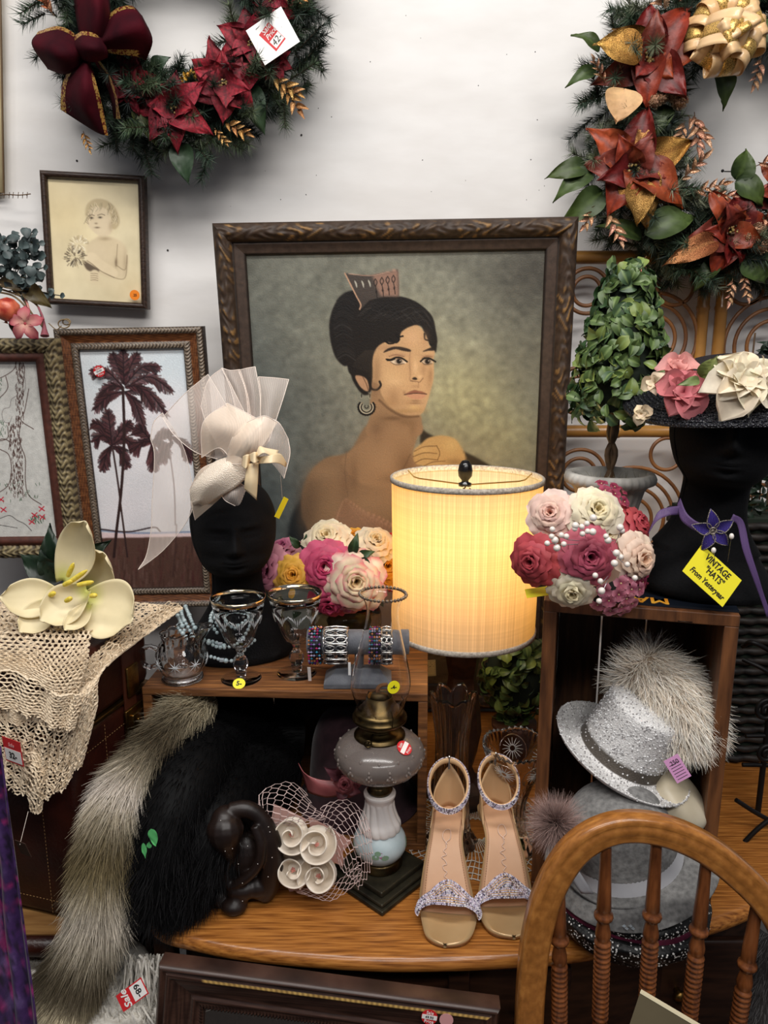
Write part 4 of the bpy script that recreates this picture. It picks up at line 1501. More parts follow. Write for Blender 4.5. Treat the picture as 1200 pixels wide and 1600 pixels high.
rails(mirror, mir_c, Rm, wm, hm, PW4, hf_mir, cf_mir, mat('mirror_frame_wood', vcol=True, c2=(.75, .7, .7), rough=.35, scale=50, stretch=(1, 1, 4)), .0018, 34, .012)
mb = MB()
mb.box((0, .004, 0), (wm - 2 * PW4 + .004, .004, hm - 2 * PW4 + .004))
mb.v[0] = mb.v[0] @ Rm.T + mir_c
mb.build('mirror_glass', mat('mirror_silver', (206, 206, 204), .04, 1), mirror, smooth=False)
for px, rr2, cs in ((671, .0105, 'sticker_red'), (697, .009, 'pink')):
    c = at(px, 1577 + (px - 671) * .12, .835)
    c = mir_c + Rm @ np.array([(c - mir_c) @ X, 0, (c - mir_c) @ Yv]) - Rm[:, 1] * .0138
    p, rr_ = disc(mirror, 'price_sticker', c, rr2, -Rm[:, 1], MATS[cs] if cs in MATS else mat('sticker_pink', (206, 150, 150), .5), up=Yv)
    if cs == 'sticker_red':
        Rq = rr_ @ rotm('Z', -.05)
        mb = MB()
        mb.box((0, 0, .0008), (.0195, .006, .0003))
        mb.v = [v @ Rq.T + c for v in mb.v]
        mb.build('white_band', M_WT, p, smooth=False)
        text_mesh('Sale', .006, M4(Rq, c + Rq @ np.array([0, .006, .0009])), M_WT, p)
        text_mesh('Price', .0062, M4(Rq, c + Rq @ np.array([0, -.0063, .0009])), M_WT, p)
        text_mesh('49.95', .005, M4(Rq, c + Rq @ np.array([0, 0, .0012])), MATS['ink_black'], p)

# ---------------------------------------------------------------- petals, leaves, wreaths, flowers
M_PETAL = mat('silk_petal', vcol=True, c2=(.82, .80, .80), rough=.62, scale=60, trl=.18, bump=.15)
M_VELV = mat('velvet_petal', vcol=True, c2=(.45, .4, .4), rough=.7, scale=220, bump=.3)
M_GLIT = mat('gold_glitter', vcol=True, c2=(.35, .3, .25), rough=.3, metal=.75, scale=700, contrast=(.42, .6), bump=.6)
M_LEAF = mat('silk_leaf', vcol=True, c2=(.7, .72, .7), rough=.5, scale=50, bump=.2)
M_PINE = mat('pine_needle', vcol=True, c2=(.8, .8, .8), rough=.6, scale=30)
M_STEM = mat('brown_stem', (74, 54, 36), .7, c2=(104, 80, 54), scale=60)


def leafsheet(L, W, cup=.2, curl=.2, pt=1.0, ruf=0, nx=7, ny=9, base=.02, vein=0, seed=0):
    """sheet along +Y from the origin, face +Z"""
    v = np.linspace(0, 1, ny)[:, None]
    u = np.linspace(-1, 1, nx)[None]
    if pt >= 1:
        wd = np.sin(PI * np.clip(v, 0, 1) ** .75) ** .8 * (1 - .15 * v) + base * (1 - v)
    else:
        wd = np.where(v < .72, np.sin(PI / 2 * np.clip(v / .72, 0, 1)) ** .7, np.sqrt(np.clip(1 - ((v - .72) / .28) ** 2, 0, 1))) + base * (1 - v)
    x = u * W / 2 * wd
    y = v * L - L * .04 * u ** 2
    z = cup * W * (u ** 2) * .5 * wd + L * curl * (v - v * v) * 1.2 - L * curl * .8 * v ** 3
    z = z + ruf * L * np.sin(u * 4 + v * 9 + seed) * abs(u) ** 1.5 * .12 * v + vein * W * .04 * np.cos(v * 38 + abs(u) * 6) * (abs(u) < .95)
    return np.stack([x + 0 * v, y + 0 * u, z + 0 * u * v], -1)


def put(G, R3, p):
    return G @ np.asarray(R3).T + np.asarray(p)


def rot_petal(nrm, phi, lift, roll=0):
    """frame whose Y is the petal axis: angle phi around nrm, lifted by lift from the plane"""
    F_ = frame_z(nrm)
    a = F_[:, 0] * math.cos(phi) + F_[:, 1] * math.sin(phi)
    n_ = F_[:, 2]
    y = a * math.cos(lift) + n_ * math.sin(lift)
    z = n_ * math.cos(lift) - a * math.sin(lift)
    x = np.cross(y, z)
    c, s_ = math.cos(roll), math.sin(roll)
    return np.stack([x * c + z * s_, y, -x * s_ + z * c], 1)


def grad(ny, nx, c0, c1, p=1.0, edge=None, mid=None):
    v = np.linspace(0, 1, ny)[:, None] ** p * np.ones(nx)
    c = mix(col3(c0), col3(c1), v)
    u = abs(np.linspace(-1, 1, nx))[None] * np.ones((ny, 1))
    if edge is not None:
        c = mix(c, col3(edge), np.clip(u ** 3 * .7 + (v > .93) * .4, 0, 1))
    if mid is not None:
        c = mix(c, col3(mid), (u < .12) * .7)
    return c


def jit(c, a=12):
    k = RN.uniform(-a, a)
    return tuple(max(0, min(255, x + k + RN.uniform(-a, a) * .35)) for x in c)


def poinsettia(parent, c, nrm, r, pal, m, n1=6, n2=5, a0=0, name='poinsettia', lift=.18, gold=(), goldpal=None):
    c = np.asarray(c)
    F_ = frame_z(nrm)
    mb = MB()
    pts = []
    for i in range(16):
        a, q_ = RN.uniform(0, 6.28), r * .13 * RN.random() ** .5
        p = c + F_[:, 0] * q_ * math.cos(a) + F_[:, 1] * q_ * math.sin(a)
        e = p + F_[:, 2] * r * .16
        mb.tube([p, e], r * .012, 4, col=col3((60, 70, 40)))
        mb.ball(e, r * .026, 6, 5, col=col3(RN.choice(((150, 130, 70), (90, 70, 50), (190, 160, 100)))))
    f_ = mb.build(name, m, parent)
    k = 0
    for ring, (nn, L, W, lf) in enumerate(((n1, 1, .66, lift), (n2, .68, .52, lift + .35))):
        for i in range(nn):
            ph = a0 + 2 * PI * (i + .5 * ring) / nn + RN.uniform(-.16, .16)
            L_ = r * L * RN.uniform(.82, 1.08)
            R3 = rot_petal(nrm, ph, lf + RN.uniform(-.15, .2), RN.uniform(-.35, .35))
            G = leafsheet(L_, r * W * RN.uniform(.9, 1.15), RN.uniform(.1, .5), RN.uniform(.1, .45), 1, .9, 9, 12, vein=1, seed=RN.random() * 6)
            b0, b1, ed = pal[k % len(pal)]
            mm = m
            if (ring, i) in gold:
                b0, b1, ed = goldpal
                mm = M_GLIT
            mb = MB()
            mb.grid(put(G, R3, c + F_[:, 2] * r * .02 * (ring + 1)), col=grad(12, 9, jit(b0, 8), jit(b1, 12), 1, ed, b0))
            mb.build('petal', mm, f_)
            k += 1
    return f_


def leaf_at(parent, p, ax, nrm, L, W, c0, c1, m=None, curl=.3, name='leaf', vein=1, cup=.3, pt=1):
    """leaf from p along ax (world), facing nrm"""
    y = np.asarray(ax, float)
    y = y / np.linalg.norm(y)
    z = np.asarray(nrm, float)
    z = z - y * (z @ y)
    z /= np.linalg.norm(z)
    R3 = np.stack([np.cross(y, z), y, z], 1)
    mb = MB()
    mb.grid(put(leafsheet(L, W, cup, curl, pt, .6, 9, 12, vein=vein, seed=RN.random() * 6), R3, p), col=grad(12, 9, jit(c0, 6), jit(c1, 8), 1, None, c1))
    return mb.build(name, m or M_LEAF, parent)


def px_leaf(parent, a, b, Y, wpx, c0, c1, m=None, curl=.3, name='leaf', dy=-.012, vein=1, tilt=0, pt=1):
    """leaf drawn from pixel a to pixel b"""
    A, B = at(*a, Y), at(*b, Y + dy)
    n_ = np.array([tilt, -1, .25])
    return leaf_at(parent, A, B - A, n_, np.linalg.norm(B - A), wpx * mpp(A), c0, c1, m, curl, name, vein, pt=pt)


def wreath_pine(parent, c, R0, r0, n_tw, needle=.021, cols=((34, 50, 38), (52, 72, 54), (24, 38, 30), (74, 88, 62)), a_from=0, a_to=2 * PI, frost=0):
    roots, dirs, cl = [], [], []
    tw = MB()
    for i in range(n_tw):
        a = RN.uniform(a_from, a_to)
        t = np.array([-math.sin(a), 0, math.cos(a)]) * RN.choice((1, 1, 1, -1))
        o = np.array([math.cos(a), 0, math.sin(a)])
        b = RN.uniform(-PI, 0) if RN.random() < .8 else RN.uniform(0, PI)
        rr_ = r0 * RN.uniform(.1, .75)
        out = o * math.cos(b) + np.array([0, 1, 0]) * math.sin(b)
        p = c + o * R0 + out * rr_
        d = t * RN.uniform(.3, 1) + out * RN.uniform(.4, 1.0) + np.array([0, -.2, 0])
        d /= np.linalg.norm(d)
        L = r0 * RN.uniform(.5, .85)
        q_ = p + d * L
        if q_[1] > 1.703 - .004:
            q_[1] = 1.699
        tw.tube([p, q_], [.0016, .0008], 5, col=col3((58, 48, 34)))
        k = int(L / .00036)
        tt = NP.uniform(0, 1, k) ** .9
        rt = p + np.outer(tt, q_ - p)
        rd = NP.normal(size=(k, 3))
        rd -= np.outer(rd @ d, d)
        rd /= np.linalg.norm(rd, axis=1)[:, None] + 1e-9
        dd = rd * .95 + d * .75
        roots.append(rt)
        dirs.append(dd)
        cc_ = np.array([col3(jit(cols[i % len(cols)], 8))] * k) * NP.uniform(.7, 1.3, (k, 1))
        cl.append(cc_)
    roots, dirs, cl = np.vstack(roots), np.vstack(dirs), np.vstack(cl)
    k = len(roots)
    ln = NP.uniform(.6, 1.1, k) * needle
    ok = roots[:, 1] + dirs[:, 1] / np.linalg.norm(dirs, axis=1) * ln < 1.706
    mb = MB()
    fur(mb, roots[ok], dirs[ok], ln[ok], .0015, cl[ok], droop=0, wav=.1, seg=1)
    mb.v += tw.v
    mb.c += tw.c
    mb.f += [f + mb.n for f in tw.f]
    mb.n += tw.n
    mb.build('pine_needles', M_PINE, parent, smooth=False, kind='stuff')
    cb = MB()
    a = np.linspace(0, 2 * PI, 60, endpoint=False)
    cb.tube(np.stack([c[0] + R0 * np.cos(a), np.full(60, c[1]), c[2] + R0 * np.sin(a)], 1), r0 * .3, 8, closed=True, up=(0, 1, 0), col=col3((26, 34, 26)))
    cb.build('wreath_ring', M_PINE, parent)


def sprig(parent, px, py, Y, ang, Lpx, col=(200, 160, 120), n=7, name='glitter_sprig'):
    p = at(px, py, Y)
    k = mpp(p)
    d = np.array([math.cos(ang), -.25, math.sin(ang)])
    mb = MB()
    e = p + d * Lpx * k
    mb.tube([p, e], .0009, 5, col=col3((110, 84, 60)))
    s_ = np.array([-d[2], 0, d[0]])
    for i in range(n):
        t = (i + 1) / n
        q_ = p + (e - p) * t
        sg = 1 if i % 2 else -1
        dr = d * .8 + s_ * sg * .7 * (1 if i < n - 1 else 0) + np.array([0, -.3, 0])
        dr /= np.linalg.norm(dr)
        L = Lpx * k * RN.uniform(.3, .46)
        R3 = np.stack([np.cross(dr, (0, -1, 0)) / np.linalg.norm(np.cross(dr, (0, -1, 0))), dr, np.cross(np.cross(dr, (0, -1, 0)), dr)], 1)
        mb.grid(put(leafsheet(L, L * .42, .8, .3, 1, 0, 5, 7), R3, q_), col=col3(jit(col, 18)))
    return mb.build(name, M_GLIT, parent)


# ---- Christmas wreath, upper left
cL = at(283, 15, 1.62)
kL = mpp(cL)
wl = thing('christmas_wreath', 'pine wreath with burgundy velvet bow and red poinsettias on the wall', 'wreath', cL)
wreath_pine(wl, cL, 158 * kL, 72 * kL, 620, .024)
RED = [((84, 8, 22), (172, 24, 48), (130, 14, 36)), ((60, 8, 18), (130, 16, 36), (90, 10, 26)), ((84, 12, 26), (160, 26, 48), (110, 16, 34))]
for px, py, r_, a0, tl in ((206, 132, 44, .3, -.2), (272, 172, 58, .5, -.1), (352, 130, 60, .1, 0), (392, 70, 50, .9, .1), (425, 2, 40, .2, .1), (430, 96, 26, .5, .2)):
    p = at(px, py, 1.555)
    poinsettia(wl, p, (tl, -1, -.05), r_ * 1.12 * kL, RED, M_VELV, 7, 6, a0)
for a, b, w_ in (((250, 150), (228, 222), 30), ((282, 225), (292, 284), 40), ((385, 135), (412, 204), 44), ((410, 30), (450, 0), 40), ((240, 110), (262, 86), 26)):
    px_leaf(wl, a, b, 1.57, w_, (34, 52, 32), (50, 72, 46))
px_leaf(wl, (212, 165), (240, 222), 1.565, 26, (60, 66, 28), (84, 88, 40))
for px, py, an, L in ((425, 120, -.6, 50), (440, 130, -1.0, 50), (350, 190, -.5, 42), (335, 200, -.9, 30), (75, 20, 1.7, 45), (85, 25, 2.2, 40), (130, 205, -1.2, 30), (420, 10, .5, 40), (460, 5, .3, 30)):
    sprig(wl, px, py, 1.555, an, L, (196, 150, 96) if px > 100 else (180, 120, 90))
# pine cone
pc = at(302, 136, 1.56)
mb = MB()
for i in range(46):
    a, t = i * 2.4, i / 46
    rr_ = kL * 17 * math.sin(PI * (.12 + .8 * t))
    q_ = pc + np.array([rr_ * math.cos(a), -.018 + .036 * t, rr_ * math.sin(a)])
    mb.grid(put(leafsheet(.009, .008, .6, .4, .9, 0, 4, 4), rot_petal((0, -1, 0), a, .5), q_), col=col3(jit((168, 124, 48), 20)))
mb.build('gold_pine_cone', M_GLIT, wl)
# velvet bow
M_BOW = mat('burgundy_velvet', (40, 3, 12), .85, c2=(74, 6, 20), scale=9, spec=.15, bump=.15, bscale=300)
M_BOWT = mat('gold_ribbon_edge', (196, 158, 84), .4, .6, c2=(110, 40, 34), kind='voronoi', scale=260, contrast=(.5, .62))


def band(parent, rows, name, m, trim=None, n=26, mcount=12, tw=.06):
    """ribbon panel from px control rows; trim strips along both long edges"""
    G = patch(rows, mcount, n)
    mb = MB()
    mb.grid(G)
    o = mb.build(name, m, parent, solid=.0012)
    if trim is not None:
        for e in trim:
            a, b = (G[0], G[1]) if e == 0 else ((G[-1], G[-2]) if e == 1 else ((G[:, 0], G[:, 1]) if e == 2 else (G[:, -1], G[:, -2])))
            d = (b - a)
            d = d / (np.linalg.norm(d, axis=1)[:, None] + 1e-9)
            off = np.array([0, -.0014, 0])
            mb = MB()
            mb.grid(np.stack([a + off - d * .0015, a + off * 1.3 + d * .005, a + off + d * .0115]))
            mb.build('gold_edge', M_BOWT, o)
    return o


# loops and tails, each a puffed panel
band(wl, [[(150, 62, 1.53), (175, 20, 1.50), (205, 10, 1.50), (222, 25, 1.52)], [(148, 70, 1.50), (185, 50, 1.46), (220, 40, 1.46), (238, 62, 1.50)], [(150, 78, 1.53), (180, 84, 1.50), (215, 88, 1.50), (228, 94, 1.53)]], 'bow_loop', M_BOW, (0, 1))
band(wl, [[(112, -30, 1.53), (118, 20, 1.52), (125, 60, 1.52), (130, 80, 1.53)], [(145, -34, 1.47), (150, 10, 1.46), (150, 55, 1.48), (150, 78, 1.52)], [(165, -40, 1.53), (172, 10, 1.50), (170, 60, 1.51), (172, 84, 1.53)]], 'bow_loop', M_BOW, (3,))
band(wl, [[(60, 50, 1.53), (90, 42, 1.51), (115, 52, 1.51), (128, 70, 1.53)], [(50, 70, 1.50), (85, 78, 1.46), (112, 80, 1.47), (135, 84, 1.51)], [(75, 108, 1.53), (100, 116, 1.50), (120, 108, 1.50), (136, 96, 1.53)]], 'bow_loop', M_BOW, (0,))
band(wl, [[(132, 84, 1.53), (112, 105, 1.52), (98, 135, 1.52), (96, 172, 1.54)], [(138, 92, 1.50), (130, 130, 1.47), (132, 170, 1.49), (150, 206, 1.53)], [(140, 94, 1.52), (150, 130, 1.49), (160, 170, 1.51), (168, 212, 1.54)]], 'bow_tail', M_BOW, (0, 1))
band(wl, [[(145, 90, 1.54), (160, 120, 1.53), (172, 150, 1.53), (178, 186, 1.55)], [(150, 88, 1.52), (170, 116, 1.50), (182, 150, 1.50), (188, 186, 1.54)]], 'bow_tail', M_BOW, (1,))
band(wl, [[(118, 56, 1.50), (130, 50, 1.48), (150, 54, 1.48), (166, 66, 1.50)], [(116, 74, 1.49), (130, 72, 1.455), (152, 74, 1.455), (168, 80, 1.49)], [(126, 92, 1.50), (138, 96, 1.48), (152, 96, 1.48), (168, 90, 1.50)]], 'bow_knot', M_BOW, (0,))
p, R_, c_, w__, h__ = price_card('price_tag', 'white card with red sale sticker reading 42 on the pine wreath', ((384, 48), (439, 10), (414, 102)), (1.52, 1.515, 1.52), mat('card_white', (238, 236, 234), .6))
mb = MB()
mb.box((-w__ * .02, h__ * .0, .0003), (w__ * .36, h__ * .62, .0002))
mb.v = [v @ (R_ @ rotm('Z', .33)).T + c_ for v in mb.v]
rs = mb.build('red_sticker', MATS['sticker_red'], p, smooth=False)
Rt = R_ @ rotm('Z', .33)
mb = MB()
mb.box((0, -h__ * .15, .0006), (w__ * .30, h__ * .24, .0002))
mb.v = [v @ Rt.T + c_ for v in mb.v]
mb.build('price_field', M_WT, rs, smooth=False)
text_mesh('Sale', .013, M4(Rt, c_ + Rt @ np.array([0, .016, .0007])), M_WT, rs, shear=.3, bold=.0001)
text_mesh('Price', .012, M4(Rt, c_ + Rt @ np.array([.001, .005, .0007])), M_WT, rs, shear=.3, bold=.0001)
text_mesh('42-', .016, M4(Rt, c_ + Rt @ np.array([.0, -h__ * .15, .0009])), MATS['ink_black'], rs, shear=.2)
mb = MB()
mb.tube([c_ + R_ @ np.array([-w__ * .28, h__ * .38, .001]), at(421, 28, 1.52), at(424, -5, 1.55)], .0004, 4)
mb.build('string', mat('black_thread', (20, 20, 20), .7), p)

# ---- autumn wreath, upper right
cR = at(1160, 200, 1.625)
kR = mpp(cR)
wr = thing('autumn_wreath', 'large wreath of rust and gold poinsettias with cream satin bow', 'wreath', cR)
wreath_pine(wr, cR, 188 * kR, 72 * kR, 640, needle=.026, cols=((40, 56, 40), (60, 80, 58), (30, 44, 34), (112, 120, 96)))
RU = [((84, 24, 16), (168, 62, 34), (120, 40, 24)), ((70, 18, 18), (140, 34, 28), (90, 22, 18)), ((96, 34, 20), (186, 82, 40), (130, 60, 36)), ((80, 28, 24), (138, 58, 42), (104, 40, 32))]
M_SATIN = mat('satin_petal', vcol=True, c2=(.6, .5, .45), rough=.5, scale=70, bump=.7)
GO = ((150, 100, 48), (206, 160, 88), (170, 120, 60))
poinsettia(wr, at(1013, 92, 1.55), (-.05, -1, 0), 82 * kR, RU, M_SATIN, 7, 5, .9, gold=((0, 2),), goldpal=GO, lift=.22)
poinsettia(wr, at(988, 264, 1.545), (-.08, -1, -.05), 88 * kR, RU, M_SATIN, 7, 5, .5, gold=((0, 0), (0, 5)), goldpal=GO, lift=.2)
poinsettia(wr, at(1137, 362, 1.555), (.1, -1, -.05), 78 * kR, RU, M_SATIN, 6, 5, .2, lift=.2)
poinsettia(wr, at(1215, 300, 1.57), (.1, -1, 0), 60 * kR, RU, M_SATIN, 6, 5, .2)
px_leaf(wr, (1000, 88), (932, 62), 1.52, 62, (170, 120, 56), (214, 170, 92), M_GLIT, .2, 'gold_petal')
px_leaf(wr, (996, 282), (1000, 350), 1.52, 50, (168, 118, 60), (212, 168, 100), M_GLIT, .25, 'gold_petal')
px_leaf(wr, (1010, 258), (1002, 186), 1.53, 40, (176, 110, 60), (200, 150, 92), M_GLIT, .25, 'gold_petal')
px_leaf(wr, (1120, 375), (1040, 410), 1.53, 40, (150, 76, 46), (196, 140, 90), M_GLIT, .25, 'gold_petal')
px_leaf(wr, (975, 140), (965, 190), 1.52, 62, (232, 190, 140), (222, 178, 130), M_PETAL, .15, 'lace_petal')
for a, b, w_, Yl in (((930, 110), (887, 128), 24, 1.56), ((935, 80), (900, 46), 26, 1.56), ((915, 262), (856, 272), 34, 1.55), ((925, 270), (866, 305), 36, 1.55), ((940, 300), (880, 350), 46, 1.55), ((1010, 365), (1092, 330), 52, 1.54), ((1000, 372), (940, 345), 30, 1.56),
                     ((1040, 165), (1025, 210), 34, 1.56), ((1120, 110), (1140, 165), 40, 1.57), ((1150, 280), (1172, 232), 44, 1.55), ((1150, 285), (1200, 315), 44, 1.55), ((1170, 400), (1200, 440), 60, 1.55), ((1120, 410), (1085, 450), 30, 1.56), ((1185, 60), (1215, 30), 40, 1.56)):
    px_leaf(wr, a, b, Yl, w_, (38, 54, 24), (76, 94, 42), curl=.35, tilt=RN.uniform(-.4, .4))
for px, py, an, L in ((1045, 20, 2.5, 60), (1060, 10, 1.6, 40), (945, 130, 2.2, 36), (955, 140, 1.2, 30), (1075, 180, -1.0, 46), (1085, 175, -1.5, 55), (1070, 190, -1.9, 40), (935, 320, -2.2, 40), (950, 330, -1.2, 50), (1060, 285, .8, 45), (1080, 300, .2, 45), (1100, 300, -.2, 40), (1160, 425, -1.4, 40), (1180, 260, .4, 40), (1190, 90, -1.9, 46), (1145, 435, -1.8, 36), (1190, 340, -.8, 34), (1045, 330, 2.4, 30), (1010, 400, -2, 26)):
    sprig(wr, px, py, 1.545, an, L, (206, 160, 132))
for px, py, r_ in ((1022, 158, 13), (1035, 152, 10), (1062, 158, 13), (1052, 150, 9), (1170, 370, 9), (1190, 385, 14), (1185, 360, 12)):
    mb = MB()
    c = at(px, py, 1.535)
    pts = NP.normal(size=(90, 3))
    pts /= np.linalg.norm(pts, axis=1)[:, None]
    mb.ball(c, r_ * kR * .85, 10, 7, col=col3((170, 130, 104)))
    mb.gems(c + pts * r_ * kR * .9, .0018, col3((222, 190, 160)))
    mb.build('glitter_ball', M_GLIT, wr, smooth=False)
M_CRSAT = mat('cream_satin', (214, 170, 118), .32, c2=(236, 200, 152), scale=8, coat=.2)
M_GMESH = mat('gold_mesh', (96, 70, 36), .4, .5, c2=(226, 184, 104), kind='voronoi', scale=420, contrast=(.2, .5))
for ax, ay, bx, by, wp, sag, Yb in ((1120, 70, 1058, 62, 44, 16, 1.52), (1120, 60, 1075, 20, 40, 18, 1.51), (1125, 60, 1105, -10, 44, 16, 1.50), (1130, 60, 1155, -8, 44, 16, 1.50), (1135, 65, 1192, 30, 44, 18, 1.49), (1130, 75, 1196, 62, 42, 20, 1.50), (1125, 80, 1175, 100, 44, 20, 1.48),
                                (1120, 85, 1128, 128, 50, 16, 1.48), (1110, 80, 1095, 112, 46, 16, 1.485), (1118, 70, 1090, 50, 46, 26, 1.465), (1130, 60, 1125, 25, 44, 26, 1.46), (1128, 75, 1160, 58, 44, 26, 1.455), (1125, 78, 1130, 95, 40, 24, 1.455)):
    A, B = at(ax, ay, Yb + .04), at(bx, by, Yb + .02)
    d = B - A
    L = np.linalg.norm(d)
    d /= L
    o_ = np.array([0, -1, 0]) - d * (-d[1])
    o_ /= np.linalg.norm(o_)
    s_ = np.cross(d, o_)
    t = np.linspace(0, 1, 18)
    path = A + np.outer(np.sin(t * PI) ** .8 * .52 + t * .0, d) * L * 1.9 * np.linspace(.9, 1.0, 18)[:, None] + np.outer(np.sin(t * 2 * PI) * .5 + .5, o_) * sag * 2.2 * kR
    wd = wp * kR * .5
    for x0, x1, mm, nm in ((-1, -.36, M_CRSAT, 'satin_band'), (-.36, .36, M_GMESH, 'gold_mesh_band'), (.36, 1, M_CRSAT, 'satin_band')):
        u = np.linspace(x0, x1, 4)
        mb = MB()
        mb.grid(path[:, None] + s_ * (u * wd)[None, :, None])
        if nm == 'satin_band' and x0 < 0:
            lp = mb.build('bow_loop', mm, wr, solid=.0007)
        else:
            mb.build(nm, mm, lp, solid=.0007)
mb = MB()
mb.tube([at(1175, 268, 1.70), at(1132, 268, 1.68), at(1129, 267, 1.60)], .0012, 6)
mb.ball(at(1129, 267, 1.60), .003, 10, 7)
mb.v = [v for v in mb.v]
nail = mb.build('nail', mat('dark_nail', (30, 28, 28), .5, .6))
tag(nail, 'dark round-headed nail sticking out of the wall inside the autumn wreath', 'nail')


# ---------------------------------------------------------------- roses
def rose(parent, c, nrm, r, core, mid, tip, open_=1.0, name='rose', edge=None, seed=0, flat=1.0, n_out=5):
    rg = random.Random(seed * 7 + 3)
    c = np.asarray(c, float)
    F_ = frame_z(nrm, rg.random() * 6)
    mb = MB()
    spec = ((2, .10, .20, .62, .0), (3, .16, .30, .66, .03), (3, .24, .42, .62, .06), (4, .34, .60, .52, .12), (n_out, .44, .80, .36, .20), (n_out + 1, .5, 1.02, .12, .30))
    core_o = None
    for ri, (nn, r0, r1, h, cu) in enumerate(spec):
        t = ri / (len(spec) - 1)
        cc0 = np.array(core) * (1 - t) + np.array(mid) * t
        cc1 = np.array(mid) * (1 - t) + np.array(tip) * t
        for i in range(nn):
            ph = 2 * PI * i / nn + ri * 1.1 + rg.uniform(-.15, .15)
            dl = PI / nn * (1.55 if ri > 1 else 1.8) * rg.uniform(.9, 1.1)
            ny, nx = 9, 9
            v = np.linspace(0, 1, ny)[:, None]
            u = np.linspace(-1, 1, nx)[None]
            wdt = np.clip(np.sin(PI * (.16 + .70 * v)), 0, 1) ** .6
            wdt = np.where(v > .8, wdt * (1 - .35 * ((v - .8) / .2) ** 2), wdt)
            an = ph + u * dl * wdt
            sc = rg.uniform(.92, 1.08)
            rho = (r0 * .35 + (r1 * open_ - r0 * .35) * v ** (.7 + .5 * t)) * sc + cu * v ** 5 * .35
            z = h * np.sin(v * (1.5 + .3 * t)) * flat + .12 - cu * v ** 6 * .8 - h * .22 * u ** 2 * v ** 2 + .03 * np.sin(u * 5 + rg.random() * 6) * v ** 3 * (1 + t)
            rho = rho - .05 * np.cos(u * 1.5) * (1 - t) + .05 * u ** 2 * v + .02 * np.sin(u * 7 + ri)
            G = np.stack([rho * np.cos(an), rho * np.sin(an), z + 0 * u], -1) * r
            cl = grad(ny, nx, jit(cc0, 6), jit(cc1, 8), .9, edge)
            if ri < 2:
                mb.grid(put(G, F_, c), col=cl)
            else:
                if core_o is None:
                    core_o = mb.build(name, M_PETAL, parent)
                m2_ = MB()
                m2_.grid(put(G, F_, c), col=cl)
                m2_.build('petal', M_PETAL, core_o)
    return core_o


def hydrangea(parent, c, nrm, r, c0, c1, n=12):
    F_ = frame_z(nrm)
    for i in range(n):
        a, q_ = i * 2.4, r * math.sqrt((i + .3) / n)
        p = c + F_[:, 0] * q_ * math.cos(a) + F_[:, 1] * q_ * math.sin(a) + F_[:, 2] * (r * r - q_ * q_) ** .5 * .5
        nn = F_[:, 2] + (p - c) / r * .9
        mb = MB()
        mb.ball(p, r * .05, 6, 5, col=col3((226, 200, 150)))
        for j in range(4):
            mb.grid(put(leafsheet(r * .36, r * .36, .3, .2, .9, .5, 5, 6), rot_petal(nn, j * PI / 2 + i, .2), p), col=grad(6, 5, jit(c0, 12), jit(c1, 14)))
        mb.build('floret', M_PETAL, parent)


# rose bowl on the left crate
bw = np.array([-.068, 1.335, 1.0275])
bowl = thing('rose_arrangement', 'silk pink, yellow and cream roses in a round glass bowl', 'flowers', bw)
PK, YE, CRM, RD, MG = ((120, 18, 50), (186, 44, 88), (214, 96, 128)), ((176, 96, 18), (232, 160, 44), (240, 188, 84)), ((214, 178, 96), (240, 220, 176), (240, 226, 200)), ((120, 10, 20), (190, 22, 34), (200, 40, 44)), ((130, 40, 80), (190, 90, 130), (226, 160, 170))
for i, (px, py, r_, Yr, pal, nr) in enumerate(((462, 899, 31, 1.275, YE, (-.2, -1, .35)), (512, 888, 42, 1.27, PK, (-.1, -1, .35)), (556, 906, 46, 1.245, CRM, (.1, -1, .15)), (513, 848, 38, 1.32, CRM, (-.1, -.7, .8)), (585, 852, 32, 1.33, CRM, (.2, -.7, .8)),
                                           (600, 885, 33, 1.335, YE, (.4, -1, .3)), (622, 862, 30, 1.395, RD, (.5, -.8, .5)), (622, 902, 26, 1.39, RD, (.6, -.8, 0)), (424, 888, 36, 1.31, MG, (-.7, -.8, .2)), (517, 936, 32, 1.26, PK, (-.1, -1, -.5)), (445, 862, 26, 1.36, MG, (-.3, -.5, .9)), (553, 846, 26, 1.37, YE, (0, -.5, 1)), (545, 935, 28, 1.255, MG, (.1, -1, -.5)))):
    p = at(px, py, Yr)
    rose(bowl, p, nr, r_ * mpp(p), *pal, seed=i + 2, edge=(222, 110, 130) if pal is CRM and i == 2 else None)
for a, b, w_, Yl in (((440, 870), (418, 850), 14, 1.33), ((468, 855), (452, 838), 14, 1.33), ((480, 850), (478, 836), 13, 1.33), ((550, 865), (558, 835), 18, 1.25), ((560, 868), (585, 862), 15, 1.25), ((565, 872), (580, 892), 15, 1.24), ((520, 838), (532, 820), 12, 1.35), ((575, 848), (580, 832), 12, 1.33),
                 ((425, 925), (418, 952), 18, 1.30), ((430, 950), (436, 982), 18, 1.28), ((440, 930), (425, 942), 16, 1.30), ((470, 945), (458, 968), 16, 1.30), ((430, 862), (412, 866), 12, 1.33), ((410, 905), (398, 880), 12, 1.33), ((588, 925), (600, 950), 14, 1.30)):
    px_leaf(bowl, a, b, Yl, w_, (28, 44, 26), (58, 84, 48), dy=-.006)
M_GLASS = mat('clear_glass', (255, 255, 255), .0, trans=1, ior=1.47)
mb = MB()
mb.lathe(list(reversed([(.0005, .003), (.038, .003), (.056, .012), (.062, .03), (.060, .05), (.052, .066), (.0535, .067), (.0625, .05), (.0645, .03), (.058, .009), (.040, .0), (.0005, .0)])), bw, 40)
mb.build('glass_bowl', mat('bowl_glass', (240, 226, 200), .02, trans=1, ior=1.3), bowl)
mb = MB()
